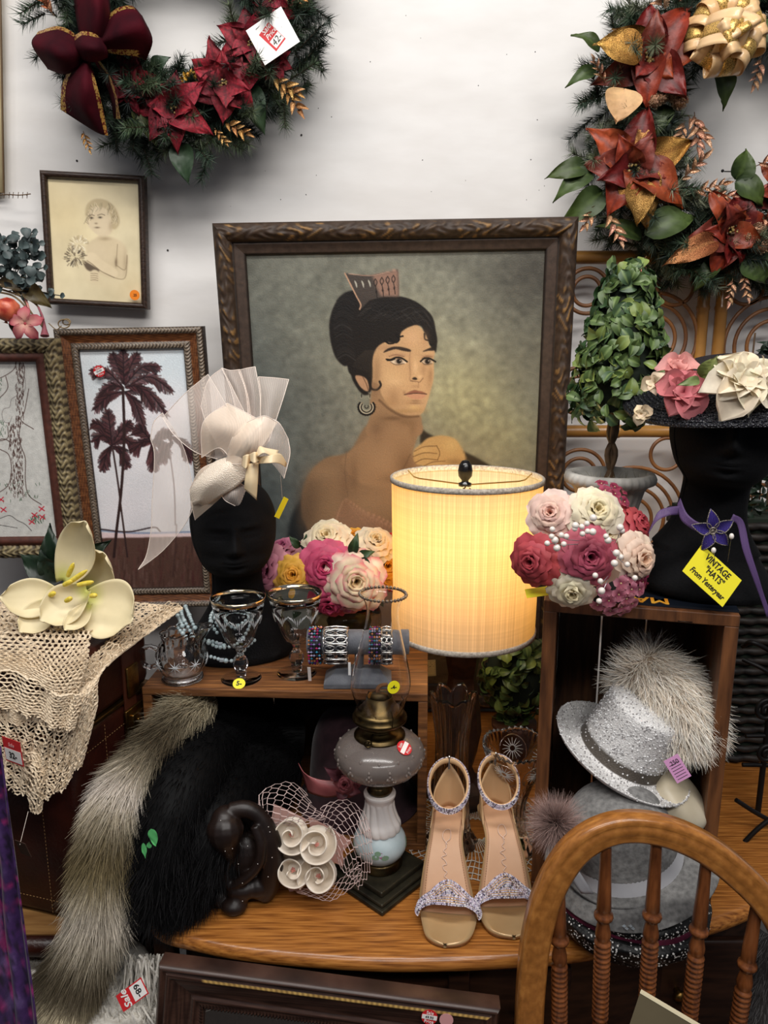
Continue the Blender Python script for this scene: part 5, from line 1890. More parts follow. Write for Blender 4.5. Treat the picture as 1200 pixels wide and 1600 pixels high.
for i in range(9):
    a = i * .7
    mb.tube([bw + (.02 * math.cos(a), .02 * math.sin(a), .008), bw + (.045 * math.cos(a + 1), .045 * math.sin(a + 1), .1)], .0022, 6)
mb.lathe([(.0005, .02), (.035, .02), (.045, .05), (.05, .09), (.0005, .1)], bw, 20)
mb.build('stems', mat('stem_green', (40, 50, 28), .7, c2=(58, 66, 36), scale=40), bowl)

# bridal bouquet on right crate
bq = thing('bridal_bouquet', 'round bouquet of mauve, blush and ivory silk roses with pearl sprays', 'bouquet', at(920, 935, 1.0))
BL, IV, MV, CO, PE = ((226, 150, 130), (238, 196, 178), (240, 212, 198)), ((226, 206, 140), (238, 224, 180), (240, 230, 206)), ((74, 14, 34), (166, 60, 86), (196, 96, 112)), ((130, 30, 44), (180, 62, 72), (196, 84, 88)), ((232, 170, 126), (238, 200, 170), (240, 216, 196))
for i, (px, py, r_, Yr, pal, nr) in enumerate(((862, 805, 36, .985, BL, (-.4, -1, .5)), (926, 803, 42, .975, IV, (.1, -1, .6)), (838, 875, 38, .965, CO, (-.8, -1, .05)), (917, 868, 44, .945, MV, (0, -1, .15)), (990, 872, 38, .955, PE, (.5, -1, .1)), (893, 918, 34, .950, IV, (-.2, -1, -.3)), (988, 822, 32, 1.0, CO, (.7, -.6, .5)), (945, 838, 24, .975, IV, (.2, -1, .6)))):
    p = at(px, py, Yr)
    rose(bq, p, nr, r_ * mpp(p), *pal, seed=i + 31)
p = at(965, 925, .955)
hydrangea(bq, p, (.2, -1, -.3), 38 * mpp(p), (150, 50, 80), (226, 150, 166), 13)
p = at(990, 905, .965)
hydrangea(bq, p, (.6, -1, -.2), 28 * mpp(p), (120, 30, 60), (170, 60, 90), 8)
p = at(950, 780, 1.01)
hydrangea(bq, p, (.2, -.8, .8), 30 * mpp(p), (120, 30, 56), (176, 70, 96), 9)
M_PEARL = mat('pearl', (232, 222, 212), .18, coat=.5, sheen=.2)
for n_, (px, py) in enumerate(((899, 821), (909, 823), (917, 818), (927, 809), (910, 834), (918, 830), (926, 831), (863, 827), (855, 849), (867, 844), (877, 836), (885, 838), (870, 856), (881, 850), (862, 838), (969, 824), (972, 829), (947, 838), (963, 864), (970, 870), (980, 882), (960, 880), (930, 899), (938, 908), (940, 923), (936, 939), (898, 826), (950, 844), (992, 903))):
    mb = MB()
    c = at(px, py, .915)
    mb.ball(c, (4.6 if n_ % 3 else 5.8) * mpp(c), 12, 9)
    mb.build('pearl', M_PEARL, bq)
mb = MB()
for (x0, y0), (x1, y1) in (((905, 850), (855, 849)), ((905, 845), (872, 838)), ((915, 840), (910, 820)), ((955, 860), (975, 880)), ((950, 900), (938, 910)), ((950, 905), (940, 925)), ((960, 850), (970, 828)), ((960, 845), (949, 840))):
    mb.tube([at(x0, y0, .93), at((x0 + x1) / 2, (y0 + y1) / 2 + 2, .917), at(x1, y1, .917)], .0005, 4)
mb.build('pearl_wires', mat('silver_wire', (200, 200, 204), .3, .8), bq)
mb = MB()
mb.tube([at(925, 860, 1.0), at(935, 868, 1.09)], [.05, .02], 16)
mb.build('bouquet_holder', mat('ivory_wrap', (210, 190, 170), .7), bq)

# ---------------------------------------------------------------- topiary and greenery
GLF = []
for j in range(10):
    mb = MB()
    c0, c1 = ((44, 62, 30), (90, 112, 60)) if j < 6 else (((70, 88, 36), (132, 146, 74)) if j < 8 else ((36, 58, 38), (74, 98, 64)))
    mb.grid(leafsheet(.0245, .0165, .35, .25, .9, .4, 7, 8, vein=.6, seed=j), col=grad(8, 7, c0, c1, .7, None, (128, 148, 90)))
    o = mb.build('leaf', mat('topiary_leaf', vcol=True, c2=(.75, .78, .72), rough=.45, scale=60), None, world=False)
    GLF.append(o.data)
    bpy.data.objects.remove(o)


def leaf_cloud(parent, pts, nrms, L=1.0, limit=300, spread=.5, datas=None, down=.0):
    """single leaves as parts (nearest the camera first), the rest joined"""
    datas = datas or GLF
    pts, nrms = np.asarray(pts), np.asarray(nrms)
    order = np.argsort(np.linalg.norm(pts - _C, axis=1) - (nrms @ np.array([0, -1, 0])) * .2)
    rest = MB()
    inv = world_of(parent).inverted()
    for k, i in enumerate(order):
        n_ = nrms[i] + NP.normal(size=3) * spread * .6
        n_ = n_ / np.linalg.norm(n_)
        R3 = rot_petal(n_, RN.uniform(0, 6.28), RN.uniform(-.35, .5))
        y = R3[:, 1] + np.array([0, 0, -down])
        s_ = L * RN.uniform(.75, 1.15)
        d = RN.choice(datas)
        if k < limit:
            o = bpy.data.objects.new('leaf', d)
            COL.objects.link(o)
            o.parent = parent
            o.matrix_basis = inv @ M4(R3 * s_, pts[i])
        else:
            v = np.zeros(len(d.vertices) * 3)
            d.vertices.foreach_get('co', v)
            G = v.reshape(8, 7, 3) * s_
            rest.grid(put(G, R3, pts[i]), col=col3((60, 88, 52)) * RN.uniform(.6, 1.2))
    if rest.n:
        rest.build('inner_leaves', MATS['topiary_leaf'], parent, kind='stuff')


tp = np.array([.342, 1.13, 1.2135])
topi = thing('potted_topiary', 'cone-shaped leafy topiary in a grey fluted urn behind the bouquet', 'plant', tp)
pts, nr = [], []
for i in range(760):
    t = RN.random() ** .75
    z = 1.452 + .222 * (1 - t)
    rad = np.interp(z, [1.44, 1.47, 1.50, 1.56, 1.62, 1.66, 1.69], [.045, .066, .066, .058, .040, .026, .010])
    a = RN.uniform(0, 2 * PI)
    rad *= RN.uniform(.8, 1.03)
    pts.append((tp[0] + .008 + rad * math.cos(a), tp[1] + rad * math.sin(a), z))
    nr.append((math.cos(a), math.sin(a), .25 if z > 1.46 else -.6))
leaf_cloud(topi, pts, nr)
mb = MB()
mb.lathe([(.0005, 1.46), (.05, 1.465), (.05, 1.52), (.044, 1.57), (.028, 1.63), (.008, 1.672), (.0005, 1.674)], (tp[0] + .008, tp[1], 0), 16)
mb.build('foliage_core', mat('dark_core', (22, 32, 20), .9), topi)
for dx, dy in ((0, 0), (.006, .003), (-.004, .005)):
    mb = MB()
    mb.tube(cr([(tp[0] + dx, tp[1] + dy, 1.36), (tp[0] - dx * 1.2, tp[1] - dy, 1.40), (tp[0] + dx, tp[1] + dy, 1.43), (tp[0] + .004, tp[1], 1.48)], 14), .0042, 7)
    mb.build('stem', M_STEM, topi)
M_URN = mat('stone_urn', (140, 136, 130), .6, c2=(196, 192, 184), scale=18, bump=.3)
mb = MB()


def flute(t, r, z):
    k = (z < 1.352) & (z > 1.245)
    e = (z > 1.352) & (r > .055)
    return np.where(k, -.0022 * abs(np.sin(t * 11)), 0) + np.where(e, .0012 * np.sin(t * 34), 0), 0 * z


mb.lathe([(.0005, 1.2136), (.034, 1.2136), (.036, 1.222), (.028, 1.232), (.030, 1.242), (.037, 1.26), (.041, 1.29), (.045, 1.32), (.052, 1.345), (.057, 1.352), (.0665, 1.357), (.0675, 1.364), (.064, 1.371), (.058, 1.372), (.054, 1.366), (.050, 1.356), (.0005, 1.352)], (tp[0], tp[1], 0), 110, mod=flute)
mb.build('urn', M_URN, topi)
mb = MB()
pp = np.column_stack([tp[0] + NP.normal(size=90) * .02, tp[1] + NP.normal(size=90) * .02, np.full(90, 1.357)])
fur(mb, pp, NP.normal(size=(90, 3)) + (0, 0, .6), .02, .0012, np.tile(col3((150, 146, 128)), (90, 1)), wav=.8)
mb.build('dried_moss', M_PINE, topi, kind='stuff')

tb = np.array([.262, 1.40, .7505])
ball = thing('ball_topiary', 'small round leafy bush in a pot behind the table lamp', 'plant', tb)
pts, nr = [], []
for i in range(300):
    a, b = RN.uniform(0, 2 * PI), math.asin(RN.uniform(-1, 1))
    n_ = np.array([math.cos(a) * math.cos(b), math.sin(a) * math.cos(b), math.sin(b)])
    pts.append(np.array([tb[0], tb[1], .925]) + n_ * np.array([.066, .066, .095]) * RN.uniform(.8, 1.05))
    nr.append(n_)
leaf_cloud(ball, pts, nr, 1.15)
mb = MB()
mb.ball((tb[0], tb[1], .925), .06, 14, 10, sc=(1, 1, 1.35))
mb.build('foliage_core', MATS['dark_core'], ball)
mb = MB()
mb.lathe([(.0005, .7506), (.032, .7506), (.042, .81), (.045, .812), (.045, .822), (.0005, .822)], (tb[0], tb[1], 0), 24)
mb.build('pot', mat('terracotta_dark', (86, 50, 28), .6), ball)
mb = MB()
mb.tube([(tb[0], tb[1], .82), (tb[0], tb[1], .86)], .006, 8)
mb.build('stem', M_STEM, ball)

gr = thing('fern_garland', 'dark green leafy garland hanging behind the right mannequin', 'garland', at(1190, 650, 1.45))
pts, nr = [], []
for i in range(300):
    y = RN.uniform(690, 930)
    x = RN.uniform(1135 + (930 - y) * .12, 1240)
    pts.append(at(x, y, RN.uniform(1.38, 1.5)))
    nr.append((RN.uniform(-.5, .5), -1, RN.uniform(-.3, .6)))
for i in range(30):
    pts.append(at(RN.uniform(1186, 1225), RN.uniform(540, 600), 1.42))
    nr.append((RN.uniform(-.5, .5), -1, .4))
DLF = []
for j in range(4):
    mb = MB()
    mb.grid(leafsheet(.026, .0125, .3, .25, 1, .3, 7, 8, seed=j), col=grad(8, 7, (14, 26, 16), (30, 48, 30)))
    o = mb.build('leaf', M_LEAF, None, world=False)
    DLF.append(o.data)
    bpy.data.objects.remove(o)
leaf_cloud(gr, pts, nr, 1.0, datas=DLF)
mb = MB()
for k in range(7):
    x = 1150 + k * 12
    mb.tube(pxp([(x + 30, 520 + 20 * k, 1.46), (x + 10, 700, 1.45), (x, 800, 1.44), (x + 4, 940, 1.44)], 14), .0018, 5)
mb.build('stems', M_STEM, gr)

# eucalyptus and pomegranate garland at the left edge
ge = thing('eucalyptus_garland', 'eucalyptus garland with pomegranate and pink flower above the scroll frame', 'garland', at(20, 430, 1.45))
ELF = []
for j in range(4):
    mb = MB()
    mb.grid(leafsheet(.019, .0175, .25, .15, .9, .3, 7, 8, seed=j), col=grad(8, 7, (40, 50, 50), (82, 96, 96)))
    o = mb.build('leaf', M_LEAF, None, world=False)
    ELF.append(o.data)
    bpy.data.objects.remove(o)
pts, nr = [], []
for i in range(150):
    t = RN.random()
    x = RN.uniform(-30, 66 * (1 - .3 * abs(t - .5)))
    y = 362 + t * 96 + (66 - x) * .1 * (1 if t < .3 else 0)
    pts.append(at(x, y, RN.uniform(1.40, 1.46)))
    nr.append((RN.uniform(-.7, .7), -1, RN.uniform(-.3, .9)))
leaf_cloud(ge, pts, nr, 1.0, datas=ELF)
for a, b in (((20, 440), (50, 362)), ((20, 440), (60, 380)), ((10, 450), (68, 418)), ((10, 455), (76, 458)), ((30, 460), (94, 462)), ((-20, 420), (10, 372))):
    mb = MB()
    P = pxp([(*a, 1.44), ((a[0] + b[0]) / 2 - 3, (a[1] + b[1]) / 2 - 4, 1.425), (*b, 1.42)], 10)
    mb.tube(P, .001, 5)
    mb.build('stem', mat('eucalyptus_stem', (64, 62, 54), .7), ge)
    for k, q_ in enumerate(P[4:]):
        o = bpy.data.objects.new('leaf', ELF[k % 4])
        COL.objects.link(o)
        o.parent = ge
        o.matrix_basis = world_of(ge).inverted() @ M4(rot_petal((RN.uniform(-.5, .5), -1, .2), k * 2.5, .1) * .62, q_)
for a, b, w_ in (((50, 445), (20, 438), 18), ((40, 448), (76, 478), 30), ((0, 440), (55, 452), 22), ((20, 500), (28, 528), 14)):
    px_leaf(ge, a, b, 1.425, w_, (62, 46, 26), (98, 84, 44))
for path in ([(-10, 442), (25, 455), (50, 490), (70, 515)], [(-10, 448), (30, 462), (60, 480), (68, 520)], [(-10, 455), (20, 462), (40, 480), (44, 496)]):
    mb = MB()
    mb.tube(pxp([(*p_, 1.42) for p_ in path], 20), .0018, 6)
    mb.build('vine', mat('vine_bark', (120, 100, 70), .7), ge)
for cx, cy, r_ in ((100, 506, 9), (104, 503, 6)):
    mb = MB()
    a = np.linspace(0, 2.3 * PI, 30)
    mb.tube(np.array([at(cx + r_ * math.cos(t), cy + r_ * .75 * math.sin(t), 1.42 - .002 * t) for t in a]), .0012, 6)
    mb.build('tendril', MATS['vine_bark'], ge)
mb = MB()
mb.tube(pxp([(76, 505, 1.42), (88, 515, 1.42), (96, 509, 1.42)], 8), .001, 5)
mb.build('tendril', MATS['vine_bark'], ge)
pg = at(12, 484, 1.40)
mb = MB()
mb.lathe([(.0005, -.021), (.010, -.019), (.019, -.009), (.0215, .002), (.017, .014), (.006, .021), (.0005, .021)], pg, 26, rotm('Y', .3), mod=lambda t, r, z: (.0006 * np.sin(5 * t), 0 * z))
pm = mb.build('pomegranate', mat('pomegranate_skin', (150, 44, 34), .35, c2=(210, 110, 80), scale=60), ge)
mb = MB()
for i in range(6):
    mb.grid(put(leafsheet(.009, .006, .4, .3, 1, 0, 4, 5), rot_petal((-.3, -.1, -1), i * PI / 3, .8), pg + np.array([-.004, 0, -.019])), col=col3((160, 90, 60)))
mb.build('calyx', M_PETAL, pm)
fc = at(40, 506, 1.395)
mb = MB()
mb.ball(fc, .004, 8, 6, col=col3((170, 60, 70)))
fl = mb.build('pink_flower', M_PETAL, ge)
for i in range(5):
    mb = MB()
    mb.grid(put(leafsheet(.031, .021, .3, .5, .9, .6, 7, 8, vein=1), rot_petal((.1, -1, .1), i * 2 * PI / 5 + .3, .25), fc), col=grad(8, 7, (214, 170, 150), (190, 84, 100), 1, (160, 40, 70)))
    mb.build('petal', M_PETAL, fl)
mb = MB()
mb.tube(pxp([(38, 462, 1.42), (44, 480, 1.41), (42, 500, 1.40)], 10), [.002] * 5 + [.003, .004, .005, .006, .006], 8, col=col3((206, 140, 130)))
mb.build('flower_tube', M_PETAL, ge)
mb = MB()
mb.tube(pxp([(60, 480, 1.42), (68, 500, 1.41), (70, 525, 1.40)], 10), [.002] * 6 + [.003, .004, .006, .008], 8, col=col3((150, 80, 90)))
mb.build('flower_bud', M_PETAL, ge)
for a, b in (((100, 825), (112, 812)), ((112, 568), (130, 560))):
    pass
# frame sliver and thorny twig at far upper left
ff = thing('parchment_picture', 'edge of a yellowed parchment picture at the left border of wall', 'picture', at(-20, 150, 1.68))
mb = MB()
a_, b_, c__, d_ = at(-70, -30, 1.69), at(0, -30, 1.69), at(6, 301, 1.69), at(-66, 301, 1.69)
mb.grid(np.array([[a_, b_], [d_, c__]]))
mb.build('parchment', mat('parchment', (176, 158, 118), .8, c2=(206, 190, 150), scale=12), ff, solid=.006)
mb = MB()
mb.tube(pxp([(0, -30, 1.682), (6, 301, 1.682), (-60, 303, 1.682)]), .0022, 6)
mb.build('edge_strip', mat('edge_strip', (96, 74, 48), .6), ff)
mb = MB()
mb.tube(pxp([(-10, 306, 1.66), (12, 304, 1.655), (30, 305, 1.65), (48, 303, 1.65)], 14), .0011, 5)
for x in (6, 14, 20, 28, 35, 42):
    mb.tube(pxp([(x, 310, 1.653), (x + 1, 300, 1.650)]), .0007, 4)
    mb.gems([at(x, 305, 1.65)], .0018)
tw_ = mb.build('thorny_twig', M_STEM)
tag(tw_, 'thin thorny dark twig on wall above the eucalyptus garland', 'twig')

# ---------------------------------------------------------------- glassware on the left crate
CT = 1.0275        # crate top
TT = .7505         # desk top
GL = M_GLASS
M_GOLDRIM = mat('silver_gold_rim', (196, 166, 116), .12, 1, c2=(236, 226, 206), scale=30)


def glass_lathe(name, m, parent, outer, t, c, n=48, mod=None, R3=None, smooth=True, open_bottom=False):
    """outer profile bottom->top; wall thickness t; normals outward"""
    o = list(outer)
    inner = [(max(.0006, r - t), z + (t if i == 0 else 0)) for i, (r, z) in enumerate(o)]
    prof = o + inner[::-1]
    mb = MB()
    mb.lathe(prof, c, n, R3, mod)
    return mb.build(name, m, parent, smooth=smooth)


def goblet(px, py, Y, label, sticker):
    c = np.array([at(px, py, Y)[0], Y, CT])
    g = thing('goblet', label, 'glass', c)
    mb = MB()
    mb.lathe([(.0005, .0045), (.0075, .0045), (.0085, .010), (.0095, .013), (.0085, .016), (.0112, .020), (.0128, .028), (.0108, .036), (.0065, .041), (.0058, .047), (.0085, .052), (.0005, .054)], c, 8)
    mb.build('stem', GL, g, smooth=False)
    mb = MB()
    mb.lathe([(.0005, .0002), (.032, .0002), (.0328, .0012), (.0260, .0022), (.0005, .004)], c, 48)
    mb.build('foot', mat('thin_glass', (255, 255, 255), 0, trans=1, ior=1.22), g)
    out = [(.0006, .0535), (.008, .054), (.016, .059), (.023, .068), (.029, .082), (.0345, .100), (.0395, .118), (.0438, .140)]
    mb = MB()
    inn = [(r - .0012, z + .001) for r, z in out[1:]]
    inn = [(.0006, .056)] + inn
    mb.lathe(out + inn[::-1], c, 64, mod=lambda t, r, z: (np.where(z < .07, .0007 * np.cos(12 * t), 0) * (r > .006), 0 * z))
    bo = mb.build('bowl', mat('thin_glass', (255, 255, 255), 0, trans=1, ior=1.22), g)
    mb = MB()
    mb.lathe([(.0420, .1325), (.04245, .1325), (.0441, .1402), (.0430, .1404), (.0414, .1330)], c, 64)
    mb.build('metallic_rim', M_GOLDRIM, g)
    mb = MB()                       # etched sprays
    for k in range(8):
        a = k * PI / 4 + .2
        for j in range(7):
            z0, th_ = .092 + .004 * abs(j - 3), a + (j - 3) * .075
            r0 = np.interp(z0, [p_[1] for p_ in out], [p_[0] for p_ in out]) + .0004
            p0 = c + (r0 * math.cos(th_), r0 * math.sin(th_), z0)
            z1, t1 = z0 + .014 - .002 * abs(j - 3), th_ + (j - 3) * .06
            r1 = np.interp(z1, [p_[1] for p_ in out], [p_[0] for p_ in out]) + .0004
            mb.tube([p0, (p0 + c + (r1 * math.cos(t1), r1 * math.sin(t1), z1)) / 2 + 0, c + (r1 * math.cos(t1), r1 * math.sin(t1), z1)], [.0003, .0011, .0002], 5)
    mb.build('etched_sprays', mat('frosted_etch', (235, 238, 240), .35, trans=.5), bo, kind='stuff')
    p = c + (0, -.0335 + .004, .0035)
    if sticker:
        s_, rr_ = disc(g, 'price_sticker', p + (.002, 0, .001), .0095, (.05, -.75, 1), mat('sticker_yellow', (232, 222, 30), .5), sx=1.05, up=(0, 1, 0))
        text_mesh('5-', .011, M4(rr_, p + (.002, 0, .001) + rr_[:, 2] * .0008), MATS['ink_black'], s_, bold=.0003)
    return g


goblet(377, 1058, 1.150, 'gold-rimmed goblet with yellow 5 sticker, beside the glass pitcher', True)
g2 = goblet(464, 1050, 1.172, 'gold-rimmed goblet in front of the roses, left of bracelet stand', False)
p, R_, c_, w__, h__ = price_card('string_tag', '', ((480, 1043), (485, 1043), (482, 1064)), (1.12, 1.12, 1.13), MATS['card_white'], g2)

# pitcher
pcn = np.array([at(286, 1050, 1.15)[0] - .001, 1.150, CT])
pit = thing('glass_pitcher', 'small cut-glass pitcher with round looped handle on the crate corner', 'pitcher', pcn)


def pmod(t, r, z):
    cut = .0011 * abs(np.sin(8 * t + z * 130)) + .0011 * abs(np.sin(8 * t - z * 130))
    cut = np.where((z > .016) & (r > .03), -cut, 0) + np.where(z < .008, .0006 * np.cos(40 * t), 0)
    sp = sm(z, .055, .084)
    d = np.cos(t)
    spout = sp * (.020 * np.clip(d, 0, 1) ** 6 + .002 * np.cos(8 * t))
    dz = sp * (.010 * np.clip(d, 0, 1) ** 4 - .004 * np.clip(-d, 0, 1) ** 2 + .0022 * abs(np.sin(6 * t)))
    return cut + spout, dz


mb = MB()
out = [(.0006, 0), (.031, 0), (.032, .006), (.029, .009), (.034, .016), (.040, .026), (.0425, .036), (.0415, .048), (.037, .058), (.033, .066), (.032, .074), (.034, .082)]
inn = [(.0006, .010), (.026, .012), (.035, .026), (.0372, .036), (.036, .048), (.032, .058), (.029, .066), (.029, .074), (.0315, .082)]
mb.lathe(cr(out, 30).tolist() + cr(inn, 24).tolist()[::-1], pcn, 96, mod=pmod)
mb.build('body', GL, pit)
mb = MB()
a = np.linspace(-1.0, PI + 2.0, 40)
hx = np.stack([pcn[0] - .051 - .0165 * np.cos(a - .6) * 1.0, np.full(40, pcn[1]), pcn[2] + .038 + .0175 * np.sin(a - .6)], 1)
mb.tube(hx, .0042 + .0007 * np.sin(np.arange(40) * 2.2), 10)
mb.build('handle', GL, pit)
mb = MB()
for k in range(8):               # star cuts
    a0 = k * PI / 4
    for j in range(8):
        b = j * PI / 4
        for zc in (.036,):
            pts_ = []
            for s_ in (.0, .5, 1):
                th_, z = a0 + s_ * .0105 * math.cos(b) / .042, zc + s_ * .0105 * math.sin(b)
                r0 = np.interp(z, [q_[1] for q_ in out], [q_[0] for q_ in out]) - .0003
                pts_.append(pcn + (r0 * math.cos(th_), r0 * math.sin(th_), z))
            mb.tube(pts_, [.0010, .0006, .0002], 4)
mb.build('star_cuts', MATS['frosted_etch'], pit, kind='stuff')

# pearl necklace on left mannequin: three strands round the neck and beads lying on the crate
nk = thing('pearl_necklace', 'grey-blue multi-strand pearl necklace draped over the left mannequin base', 'necklace', m1b + (0, -.05, .01))
M_GPEARL = mat('grey_pearl', (142, 160, 164), .18, coat=.5, c2=(176, 190, 192), scale=20)
M_CRYS = mat('crystal_bead', (190, 200, 206), .08, .5)
strands = [[(343, 945, 1.23), (336, 962, 1.20), (341, 978, 1.185), (352, 986, 1.18)], [(337, 950, 1.22), (329, 964, 1.195), (332, 978, 1.18), (340, 990, 1.175)], [(349, 952, 1.225), (350, 966, 1.20), (356, 976, 1.185), (372, 984, 1.18)],
           [(283, 955, 1.22), (287, 968, 1.19), (294, 980, 1.175), (300, 992, 1.17)], [(278, 962, 1.21), (284, 976, 1.18), (290, 990, 1.17)], [(290, 948, 1.235), (296, 962, 1.20), (300, 972, 1.18), (306, 984, 1.17)], [(284, 970, 1.2), (278, 980, 1.18), (292, 996, 1.165)],
           [(318, 1000, 1.175), (335, 1003, 1.172), (350, 1009, 1.168), (364, 1010, 1.168), (378, 1000, 1.172), (390, 980, 1.185), (396, 962, 1.21)], [(322, 1024, 1.160), (336, 1028, 1.155), (350, 1032, 1.150), (366, 1031, 1.150), (382, 1014, 1.165), (398, 1000, 1.175)],
           [(326, 1004, 1.172), (340, 1011, 1.165), (354, 1012, 1.163)], [(380, 962, 1.19), (388, 952, 1.205), (398, 944, 1.22)], [(372, 978, 1.18), (384, 970, 1.19), (398, 958, 1.2)]]
for s_i, st_ in enumerate(strands):
    P = pxp(st_, 120)
    seg = np.r_[0, np.cumsum(np.linalg.norm(np.diff(P, axis=0), axis=1))]
    s = .0
    k = 0
    mb0 = MB()
    mb0.tube(P[::8], .0004, 4)
    mb0.build('thread', MATS['silver_wire'], nk)
    while s < seg[-1]:
        r_ = .0032 if k % 5 else .0042
        p = np.array([np.interp(s, seg, P[:, j]) for j in range(3)])
        mb = MB()
        if s_i in (7, 8) and k % 5 == 4:
            mb.tube([p - (.0035, 0, 0), p + (.0035, 0, 0)], .0036, 6)
            mb.build('crystal_bead', M_CRYS, nk, smooth=False)
        else:
            mb.ball(p, r_, 10, 7)
            mb.build('bead', M_GPEARL, nk)
        s += r_ * 2.15
        k += 1

# bracelet stand
bs = np.array([-.0405, 1.138, CT])
M_VEL = mat('grey_velvet', (84, 86, 92), .85, c2=(104, 106, 112), scale=60, sheen=.3, bump=.2, bscale=300)
std = thing('bracelet_stand', 'grey velvet T-bar jewellery stand on the front of the light crate', 'stand', bs)
mb = MB()
mb.box(bs + (-.001, 0, .004), (.108, .056, .008))
mb.build('base_plate', M_VEL, std, smooth=False, bevel=.001)
mb = MB()
a_, b_ = np.array([(-.054, -.028), (.052, -.028), (.052, .028), (-.054, .028)]), np.array([(-.036, -.010), (.034, -.010), (.034, .010), (-.036, .010)])
lo = np.column_stack([a_, np.full(4, .008)]) + bs
hi = np.column_stack([b_, np.full(4, .026)]) + bs
mb.grid(np.stack([lo, hi]), wv=True)
mb.fan(hi)
mb.build('base_slope', M_VEL, std, smooth=False, bevel=.0008)
mb = MB()
mb.tube([bs + (0, 0, .02), bs + (0, 0, .058)], .0068, 12)
mb.build('post', M_VEL, std)
zc = CT + .0685
x0, x1 = -.1225, .040
mb = MB()
mb.tube([(x0, bs[1], zc), (x0 + .001, bs[1], zc), (x1 - .001, bs[1], zc), (x1, bs[1], zc)], [.0185, .0198, .0198, .0185], 32)
mb.build('bar', M_VEL, std)
M_GUN = mat('gunmetal', (40, 38, 40), .3, .8)
M_SILV = mat('polished_silver', (206, 204, 200), .18, 1)
M_ONYX = mat('black_onyx', (10, 10, 12), .12)
M_GEM = mat('coloured_crystal', vcol=True, c2=(.8, .8, .8), rough=.12, metal=.35)


def bead_bracelet(xc, wd, label):
    r_ = thing('bracelet', label, 'bracelet', (xc, bs[1], zc - .03))
    R0 = .0275
    mb = MB()
    n = 30
    for j in range(5):
        x = xc + (j - 2) * wd / 5
        a = np.linspace(0, 2 * PI, 40, endpoint=False)
        mb.tube(np.stack([np.full(40, x + wd / 10), bs[1] + R0 * np.cos(a), zc - .006 + R0 * np.sin(a)], 1), .0009, 5, closed=True, up=(1, 0, 0))
    mb.build('setting', M_GUN, r_)
    pts, cols = [], []
    pal = [(190, 40, 110), (60, 150, 180), (210, 140, 90), (20, 20, 26), (150, 160, 200), (40, 40, 60), (200, 180, 210), (120, 60, 150)]
    for j in range(5):
        for i in range(n):
            a = 2 * PI * i / n
            pts.append((xc + (j - 2) * wd / 5, bs[1] + (R0 + .0014) * math.cos(a), zc - .006 + (R0 + .0014) * math.sin(a)))
            cols.append(col3(RN.choice(pal)))
    mb = MB()
    mb.gems(pts, .0022, np.array(cols))
    mb.build('crystals', M_GEM, r_, smooth=False, kind='stuff')
    return r_


def oval_bracelet(xc, wd, label):
    r_ = thing('bracelet', label, 'bracelet', (xc, bs[1], zc - .03))
    R0 = .0290
    n = 14
    mo = MB()
    for i in range(n):
        a = 2 * PI * (i + .5) / n
        ra = np.array([0, math.cos(a), math.sin(a)])
        ta = np.array([0, -math.sin(a), math.cos(a)])
        X = np.array([1.0, 0, 0])
        c = np.array([xc, bs[1], zc - .006]) + ra * R0
        t = np.linspace(0, 2 * PI, 14, endpoint=False)
        for sx in (-1, 1):
            cc = c + X * sx * wd * .22
            mo.tube(cc + np.outer(np.cos(t) * wd * .2, X) + np.outer(np.sin(t) * .0042, ta), .0008, 5, closed=True, up=ra)
            mb = MB()
            mb.ball(cc, 1, 10, 6, sc=(wd * .15, .0030, .0018), M=np.stack([X, ta, ra], 1))
            mb.build('onyx_oval', M_ONYX, r_)
        a2 = 2 * PI * i / n
        ra = np.array([0, math.cos(a2), math.sin(a2)])
        ta = np.array([0, -math.sin(a2), math.cos(a2)])
        c = np.array([xc, bs[1], zc - .006]) + ra * R0
        mo.tube([c - X * wd * .46, c - X * wd * .1 + ra * .001, c + X * wd * .1 + ra * .001, c + X * wd * .46], [.0006, .0018, .0018, .0006], 6)
        mo.ball(c + ra * .0012, .0021, 8, 5)
    for sx in (-1, 1):
        a = np.linspace(0, 2 * PI, 42, endpoint=False)
        mo.tube(np.stack([xc + sx * wd * .46 + .0012 * np.cos(a * 14), bs[1] + R0 * np.cos(a), zc - .006 + R0 * np.sin(a)], 1), .0011, 5, closed=True, up=(1, 0, 0))
    mo.build('openwork', M_SILV, r_)
    return r_


bead_bracelet(-.1095, .021, 'multicoloured crystal bead bracelet at the far left end of the grey stand')
ob = oval_bracelet(-.0765, .040, 'wide silver openwork bracelet with black ovals on the grey stand')
price_card('string_tag', '', ((543, 1035), (547, 1035), (545, 1055)), 1.105, MATS['card_white'], ob)
bead_bracelet(-.0155, .020, 'multicoloured crystal bead bracelet right of the stand post')
oval_bracelet(.0045, .019, 'narrow dark silver bracelet seen through the oil lamp chimney')

